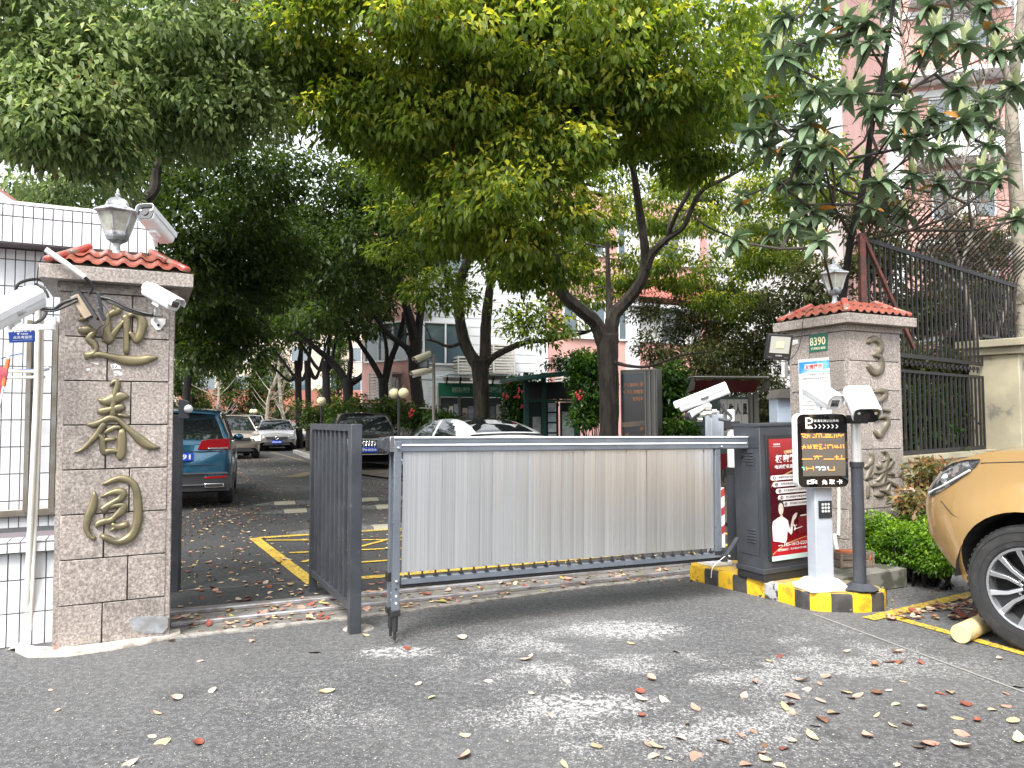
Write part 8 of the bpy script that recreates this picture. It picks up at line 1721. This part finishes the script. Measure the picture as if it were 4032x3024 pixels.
ros = [(1170, 130, 1, 2), (1640, 200, 1, 2), (2030, 330, 1, 2), (1440, 720, 1, 2), (620, 360, 1, 2), (1000, 590, 1, 1), (800, 800, 1, 1), (890, 960, 1, 1), (1830, 270, 1, 1), (1780, 570, 1, 1), (1810, 780, 1, 1), (1930, 1110, 1, 1), (1380, 530, .9, 1), (560, 230, .8, 1), (1600, 760, .9, 1), (1430, 1400, .9, 1),
       (580, 790, .9, 0), (410, 850, .9, 0), (840, 600, .9, 0), (880, 240, .9, 0), (1270, 1180, .9, 1), (1100, 600, .9, 1), (650, 100, .7, 1), (770, 280, .7, 1), (1050, 120, .8, 1), (1530, 330, .8, 1), (950, 990, .8, 1), (1990, 930, .8, 1), (2060, 1150, .7, 1), (2160, 560, .9, 1), (600, 1180, .6, 1), (860, 1200, .7, 1), (830, 1380, .9, 0),
       (740, 1330, .8, 0), (880, 1550, .8, 1), (320, 1560, .7, 1), (560, 1520, .7, 1), (1590, 40, .9, 0), (1960, 20, .9, 0), (470, 650, .8, 0), (2195, 280, .9, 1), (1500, 900, .9, 0), (1250, 700, .9, 0), (1650, 960, .9, 0), (760, 960, .9, 0), (820, 1470, .9, 0), (700, 1450, .8, 0), (1200, 260, .9, 0), (1300, -120, 1, 1), (1700, -140, 1, 1), (900, -100, 1, 1)]
for k_ in range(46): ros.append((rng.uniform(350, 2250), rng.uniform(-60, 1250) if k_ % 3 else rng.uniform(900, 1600)*.9, rng.uniform(.7, 1), int(rng.integers(0, 2))))
SV, SF, ST, SY = {0: [], 1: [], 2: []}, {0: [], 1: [], 2: []}, {0: [], 1: [], 2: []}, 0; nleaf = 0; bm_ = MB(); off = {0: 0, 1: 0, 2: 0}
for ri, (x_, y_, s_, yg) in enumerate(ros):
    Y = 7.3+rng.uniform(-.5, .9)+(1.0 if ri > 50 else 0); c = np.array(P(2700+x_*.6025, y_*.6025, Y)); S = np.array([tuple(p) for p, r in sk]); cand = [i for i in range(len(S)) if S[i][2] < c[2]+.1] or [0]
    k = min(cand, key=lambda i: np.linalg.norm(S[i]-c)+abs(S[i][2]-(c[2]-.5))*.6); a = Vector(S[k]); b = Vector(c); L0 = (b-a).length
    m1 = a.lerp(b, .5)+Z*(-.12*L0)+Vector(rng.normal(0, .05*L0, 3)); bm_.tube([a, m1, b-Z*.03, b], [.018, .013, .009, .006], 6, cap=False)
    sk += [(m1, .02), (b-Z*.1, .01)] if ri % 2 == 0 else [(m1, .02)]
    nold = int(15+rng.integers(0, 4)); ny = [2, 6, 9][yg]
    for j in range(nold+ny):
        yl = j >= nold; az_ = 2.4*j+rng.uniform(-.3, .3)
        el_ = (rng.uniform(60, 85) if yl else 38-75*(j/nold)+rng.uniform(-10, 10)); sc2 = s_*(rng.uniform(.55, .9) if yl else rng.uniform(.75, 1.12)); vi = 0 if yl else (1 if j < nold*.5 else 2)
        mi = 1 if yl else (2 if rng.uniform() < .02 else 0)
        Mx = Matrix.Translation(Vector(c)+Z*rng.uniform(-.05, .02)) @ Matrix.Rotation(az_, 4, 'Z') @ Matrix.Rotation(-R(el_), 4, 'Y') @ Matrix.Rotation(rng.normal(0, .25), 4, 'X') @ Matrix.Diagonal((sc2, sc2*(.8 if yl else 1.), sc2, 1))
        if nleaf < 290:
            o = link('leaf', mes[mi, vi], LQ); o.matrix_local = mxw(LQ).inverted() @ Mx; nleaf += 1
            if mi: o['label'] = 'pale upright young leaf' if mi == 1 else 'orange dying leaf'
        else:
            V, F, T = var[vi]; A = np.array(Mx); SV[mi].append(V @ A[:3, :3].T+A[:3, 3]); SF[mi].append(F+off[mi]); ST[mi].append(T); off[mi] += len(V)
for mi, mm in enumerate((lq_old, lq_young, lq_yel)):
    if SV[mi]: np_mesh(('leaf_mass', 'shoot_mass', 'yellow_leaf_mass')[mi], np.concatenate(SV[mi]), np.concatenate(SF[mi]), mm, LQ, attr=np.concatenate(ST[mi]), smooth=True, kind='stuff')
bm_.build('branches', bark, LQ, world=True, smooth=True)
# ------------------------------------------------------------------ pale bare tree at the right edge
def bare(label, limbs, seed, n, zone, barkm=palebark, base=None, lf=None, dy=0):
    limbs = [[(a, b, Y+dy, w_) for a, b, Y, w_ in l_] for l_ in limbs]
    rng = np.random.default_rng(seed); t = thing('bare_tree', label, 'tree', base or (0, 0, 0)); mb = MB(); sk = []; add_limb(mb, limbs[0], rng, 10, sk); mb.build('trunk', barkm, t, world=True, smooth=2)
    mb = MB()
    for l_ in limbs[1:]: add_limb(mb, l_, rng, 7, sk)
    mb2 = MB(); tw = []; ends = []
    for k in range(n):
        p, r = sk[int(rng.integers(len(sk)//5, len(sk)))]; d = Vector((rng.normal(0, 1), rng.normal(0, .5), rng.uniform(-.1, 1.2))).normalized(); L_ = rng.uniform(.5, 1.5); q = [p]
        for j in range(5): d = (d+Vector(rng.normal(0, .28, 3))+Z*.08).normalized(); q.append(q[-1]+d*L_/5)
        mb2.tube(q, [.010, .008, .0065, .005, .004, .003], 4, cap=False); tw += q[2:]
    for k in range(n*3):
        p = tw[int(rng.integers(0, len(tw)))]; d = Vector((rng.normal(0, 1), rng.normal(0, .5), rng.normal(.2, .8))).normalized(); L_ = rng.uniform(.2, .6); e = p+d*L_+Vector(rng.normal(0, .05, 3)); mb2.tube([p, p+d*L_*.5+Vector(rng.normal(0, .03, 3)), e], [.004, .003, .002], 3, cap=False); ends.append(tuple(e))
    mb.build('branches', barkm, t, world=True, smooth=2); mb2.build('twigs', mat('twig_bark', (.09, .07, .055), .9), t, world=True)
    if lf: 
        E = np.array(ends); i = rng.integers(0, len(E), lf); p = E[i]+rng.normal(0, .05, (lf, 3)); V, F = leafquads(p, unit(rng.normal(0, 1, (lf, 3))+[0, 0, -.5]), .05, .5, rng); np_mesh('remaining_leaves', V, F, mat('rusty_leaf', (.22, .07, .03), .7, c2=(.12, .09, .03), sc=3), t, kind='stuff')
bare('pale mottled bare tree at the edge beyond the iron railing', [[(4030, foot(0, 11.5), 9.0, 70), (4022, 1650, 9, 62), (4030, 1250, 9, 60), (4012, 900, 9, 56), (3985, 500, 8.9, 52), (3990, 350, 8.9, 44), (4010, 150, 8.8, 34), (4030, -100, 8.7, 26)],
    [(4020, 750, 9, 20), (3960, 860, 9.2, 16), (3880, 940, 9.4, 14), (3820, 1010, 9.6, 10), (3780, 1080, 9.8, 6)], [(4000, 420, 8.9, 26), (3950, 250, 8.8, 26), (3905, 139, 8.7, 30), (3850, 60, 8.6, 26), (3797, -10, 8.5, 22), (3750, -150, 8.5, 16)],
    [(4040, 1300, 9, 30), (3950, 1150, 9.3, 20), (3840, 980, 9.7, 18), (3760, 820, 10, 12), (3700, 650, 10.2, 7)], [(3990, 600, 9, 14), (3900, 420, 9.4, 10), (3800, 260, 9.8, 6)]], 95, 62, None, base=fl0(4030, 11.5), lf=260, dy=2.5)
bare('thin tangled bare tree inside the iron railing', [[(3880, foot(0, 11.5), 11.5, 30), (3900, 1600, 11.5, 26), (3860, 1400, 11.4, 24), (3800, 1150, 11.2, 22), (3740, 900, 11, 16), (3720, 700, 10.8, 9)], [(3730, 800, 10.9, 10), (3620, 480, 10.8, 9), (3560, 200, 10.7, 8), (3540, -60, 10.6, 5)], [(3740, 850, 10.9, 10), (3830, 500, 11, 8), (3900, 180, 11, 6), (3880, -50, 11, 4)], [(3870, 1450, 11.5, 18), (3950, 1250, 11.6, 14), (3990, 1050, 11.6, 8)], [(3800, 1150, 11.2, 14), (3700, 1050, 11, 10), (3620, 950, 10.9, 6)],
    [(3780, 1050, 11.1, 12), (3850, 850, 11.2, 9), (3900, 600, 11.2, 5)], [(3760, 980, 11, 10), (3680, 780, 10.9, 7), (3640, 560, 10.8, 4)]], 96, 210, None, base=fl0(3880, 11.5), lf=1400)
# ------------------------------------------------------------------ fallen leaves
rng = np.random.default_rng(101); lm = [mat('leaf_'+n_, c, .6, c2=c2, sc=30, rnd=.25) for n_, c, c2 in (('red', (.32, .07, .045), (.2, .06, .035)), ('salmon', (.48, .27, .2), (.38, .22, .16)), ('straw', (.55, .45, .26), (.4, .3, .17)), ('buff', (.52, .42, .33), (.36, .26, .2)), ('brown', (.16, .07, .04), (.25, .13, .07)), ('olive', (.33, .34, .08), (.5, .4, .12)))]
shapes = []
for k in range(5):
    curl = [.12, .3, .45, -.2, .6][k]; V = []; n = 6; L_ = .075
    for i in range(n+1):
        s = i/n; hw = .0225*math.sin(math.pi*s**.85)**.75 if 0 < i < n else .0008; x = L_*(s-.5); z = .006+curl*L_*(s-.5)**2*1.6+(.004 if k % 2 else 0)*s
        for a, dz in ((-1, abs(curl)*.9), (0, 0), (1, abs(curl)*.7)): V.append((x, a*hw, z+hw*dz))
    V = np.array(V); V[:, 2] -= V[:, 2].min()-.001; F = np.array([(i*3+j, (i+1)*3+j, (i+1)*3+j+1, i*3+j+1) for i in range(n) for j in range(2)]); shapes.append((V, F))
lmes = {}
for i, m in enumerate(lm):
    for k, (V, F) in enumerate(shapes): o = np_mesh('fallen_leaf', V, F, m, None, world=False, smooth=True); lmes[i, k] = o.data; bpy.data.objects.remove(o)
def zone_pts(n, poly=None, x=(0, 1), y=(0, 1), f=None):
    out = []
    while len(out) < n:
        px_, py_ = rng.uniform(*x), rng.uniform(*y)
        if f is None or f(px_, py_): out.append((px_, py_))
    return out
stripf = lambda a, b: 2505-(a-670)*.128-75 < b < 2512-(a-670)*.118
zones = [(75, (2500, 4032), (2560, 3024), lambda a, b: rng.uniform() < .25+.75*((a-2500)/1500)*((b-2400)/600), 'fallen leaf on the asphalt before the golden car', 'fallen leaves on the road before the golden car', (1, 3, 2, 3, 0, 4, 1)),
    (34, (0, 2600), (2500, 3024), None, 'fallen leaf on the asphalt before the barrier', 'fallen leaves on the road before the barrier', (3, 2, 1, 0, 3, 2)),
    (95, (680, 2700), (2180, 2510), stripf, 'fallen leaf along the steel rails', 'fallen leaves along the rails', (0, 1, 3, 2, 1, 5, 0)),
    (58, (3480, 3900), (2255, 2440), lambda a, b: b > 2440-(a-3420)*.22, 'fallen leaf in the bay beside the lime shrub', 'fallen leaves in the parking bay', (0, 1, 3, 4, 2, 0)),
    (28, (700, 1250), (2020, 2400), None, 'fallen leaf on the drive near the railing panel', 'fallen leaves on the near drive', (0, 1, 2, 3))]
for n_, xr_, yr_, f_, lab, grp, cs in zones:
    for px_, py_ in zone_pts(n_, None, xr_, yr_, f_):
        ci, ki = int(rng.choice(cs)), int(rng.integers(0, 5)); o = link('fallen_leaf', lmes[ci, ki]); g = G(px_, py_, .006 if 'rails' in lab or 'bay' in lab else .001); s_ = rng.uniform(.6, 1.25)*(.98 if py_ > 2600 else 1.05)
        o.location = g; o.rotation_euler = (rng.normal(0, .2), rng.normal(0, .2), rng.uniform(0, 6.3)); o.scale = (s_, s_*rng.uniform(.8, 1.2), s_); props(o, ('red', 'salmon-pink', 'straw-yellow', 'buff', 'brown', 'olive')[ci]+(' flattish ', ' gently curled ', ' curled ', ' arched ', ' tightly curled ')[ki]+lab, 'leaf', grp)
for (x_, y_, c_) in ((3195, 2292, 0), (3412, 2316, 0), (3262, 2290, 1), (3020, 2300, 3)):
    o = link('fallen_leaf', lmes[c_, 1]); o.location = P(x_, y_, 5.9); o.location.z = .141; o.rotation_euler = (0, 0, x_); props(o, 'fallen leaf on the yellow top of the painted island', 'leaf', 'fallen leaves on the painted island')
def litter(label, pts, sz, m_, name='leaf_litter'):
    p = np.array(pts); n = len(p); d = unit(np.c_[rng.normal(0, 1, (n, 2)), rng.normal(0, .12, n)]); V, F = leafquads(p, d, sz, .5, rng, .35); V[:, 2] = np.maximum(V[:, 2], .0012); V[:, 2] += .002; o = np_mesh(name, V, F, m_, None, world=False); props(o, label, 'leaf litter', None, 'stuff')
lit_y = mat('litter_straw', (.42, .34, .17), .8, c2=(.2, .13, .06), sc=9, c3=(.35, .10, .06), sc3=14, lo3=.55, hi3=.6); lit_p = mat('litter_petal', (.42, .40, .32), .8, c2=(.34, .33, .24), sc=9)
pt = []
for k in range(5200):
    Y = rng.uniform(6.6, 30)**1.0; t_ = (Y-6)/24; x_ = rng.uniform(-3.6-8.5*t_, 2.4-4*t_); 
    if rng.uniform() < .55: x_ = (-3.2-7*t_ if rng.uniform() < .35 else 1.0-5.5*t_)+rng.normal(0, .7)
    pt.append((x_, Y, .001))
litter('straw-coloured leaf litter spread over the shaded drive beyond the gate', pt, .05, lit_y)
pt = [tuple(G(rng.uniform(0, 4032), 2400+624*rng.uniform()**.8, .0)) for k in range(1000)]; litter('tiny pale petals sprinkled over the asphalt before the gate', pt, .012, lit_p, 'petal_litter')
pt = [tuple(G(a, b, .004)) for a, b in zone_pts(420, None, (680, 2700), (2180, 2510), stripf)]+[tuple(G(a, b)) for a, b in zone_pts(300, None, (3460, 3960), (2240, 2440), None)]; litter('crumbled leaf bits along the concrete strip and in the parking bay', pt, .026, lit_y, 'leaf_litter')
pt = [tuple(G(1500+i*4+rng.normal(0, 40), 2505-(i*4)*.128+rng.normal(0, 14))) for i in range(300)]; litter('fine brown crumbs beside the feet of the barrier', pt, .012, lit_y, 'leaf_litter')

def litter2(label, pts, m_, seed):
    rg = np.random.default_rng(seed); VV, FF, o_ = [], [], 0
    for p in pts:
        V, F = shapes[int(rg.integers(0, 5))]; a = rg.uniform(0, 6.3); c_, s_ = math.cos(a), math.sin(a); k = rg.uniform(.5, 1.); Q = V*k; VV.append(np.c_[Q[:, 0]*c_-Q[:, 1]*s_+p[0], Q[:, 0]*s_+Q[:, 1]*c_+p[1], Q[:, 2]*rg.uniform(.7, 1.6)+p[2]+.004]); FF.append(F+o_); o_ += len(V)
    o = np_mesh('leaf_litter', np.concatenate(VV), np.concatenate(FF), m_, None, world=False, smooth=True); props(o, label, 'leaf litter', None, 'stuff')
for i_, (c_, lb) in enumerate(((0, 'drifted red leaves scattered over the drive, the strip and the bay'), (1, 'drifted salmon-pink leaves scattered over the drive, the strip and the bay'), (2, 'drifted straw-coloured leaves scattered over the drive, the strip and the bay'))):
    pts = [tuple(G(a, b, .004)) for a, b in zone_pts((34, 80, 66)[i_], None, (690, 2700), (2180, 2510), stripf)]+[tuple(G(a, b)) for a, b in zone_pts((16, 38, 40)[i_], None, (3480, 3960), (2250, 2440), lambda a, b: b > 2440-(a-3420)*.22)]
    pts += [tuple(G(a, b, .003)) for a, b in zone_pts((30, 60, 90)[i_], None, (700, 1560), (1960, 2400), None)]+[tuple(G(rng.normal(900, 80), rng.normal(2035, 22), .003)) for k in range(30)]+[(rng.normal(-2.4, 1.2), rng.uniform(16, 20), .003) for k in range(50)]
    litter2(lb, pts, lm[c_], 300+i_)
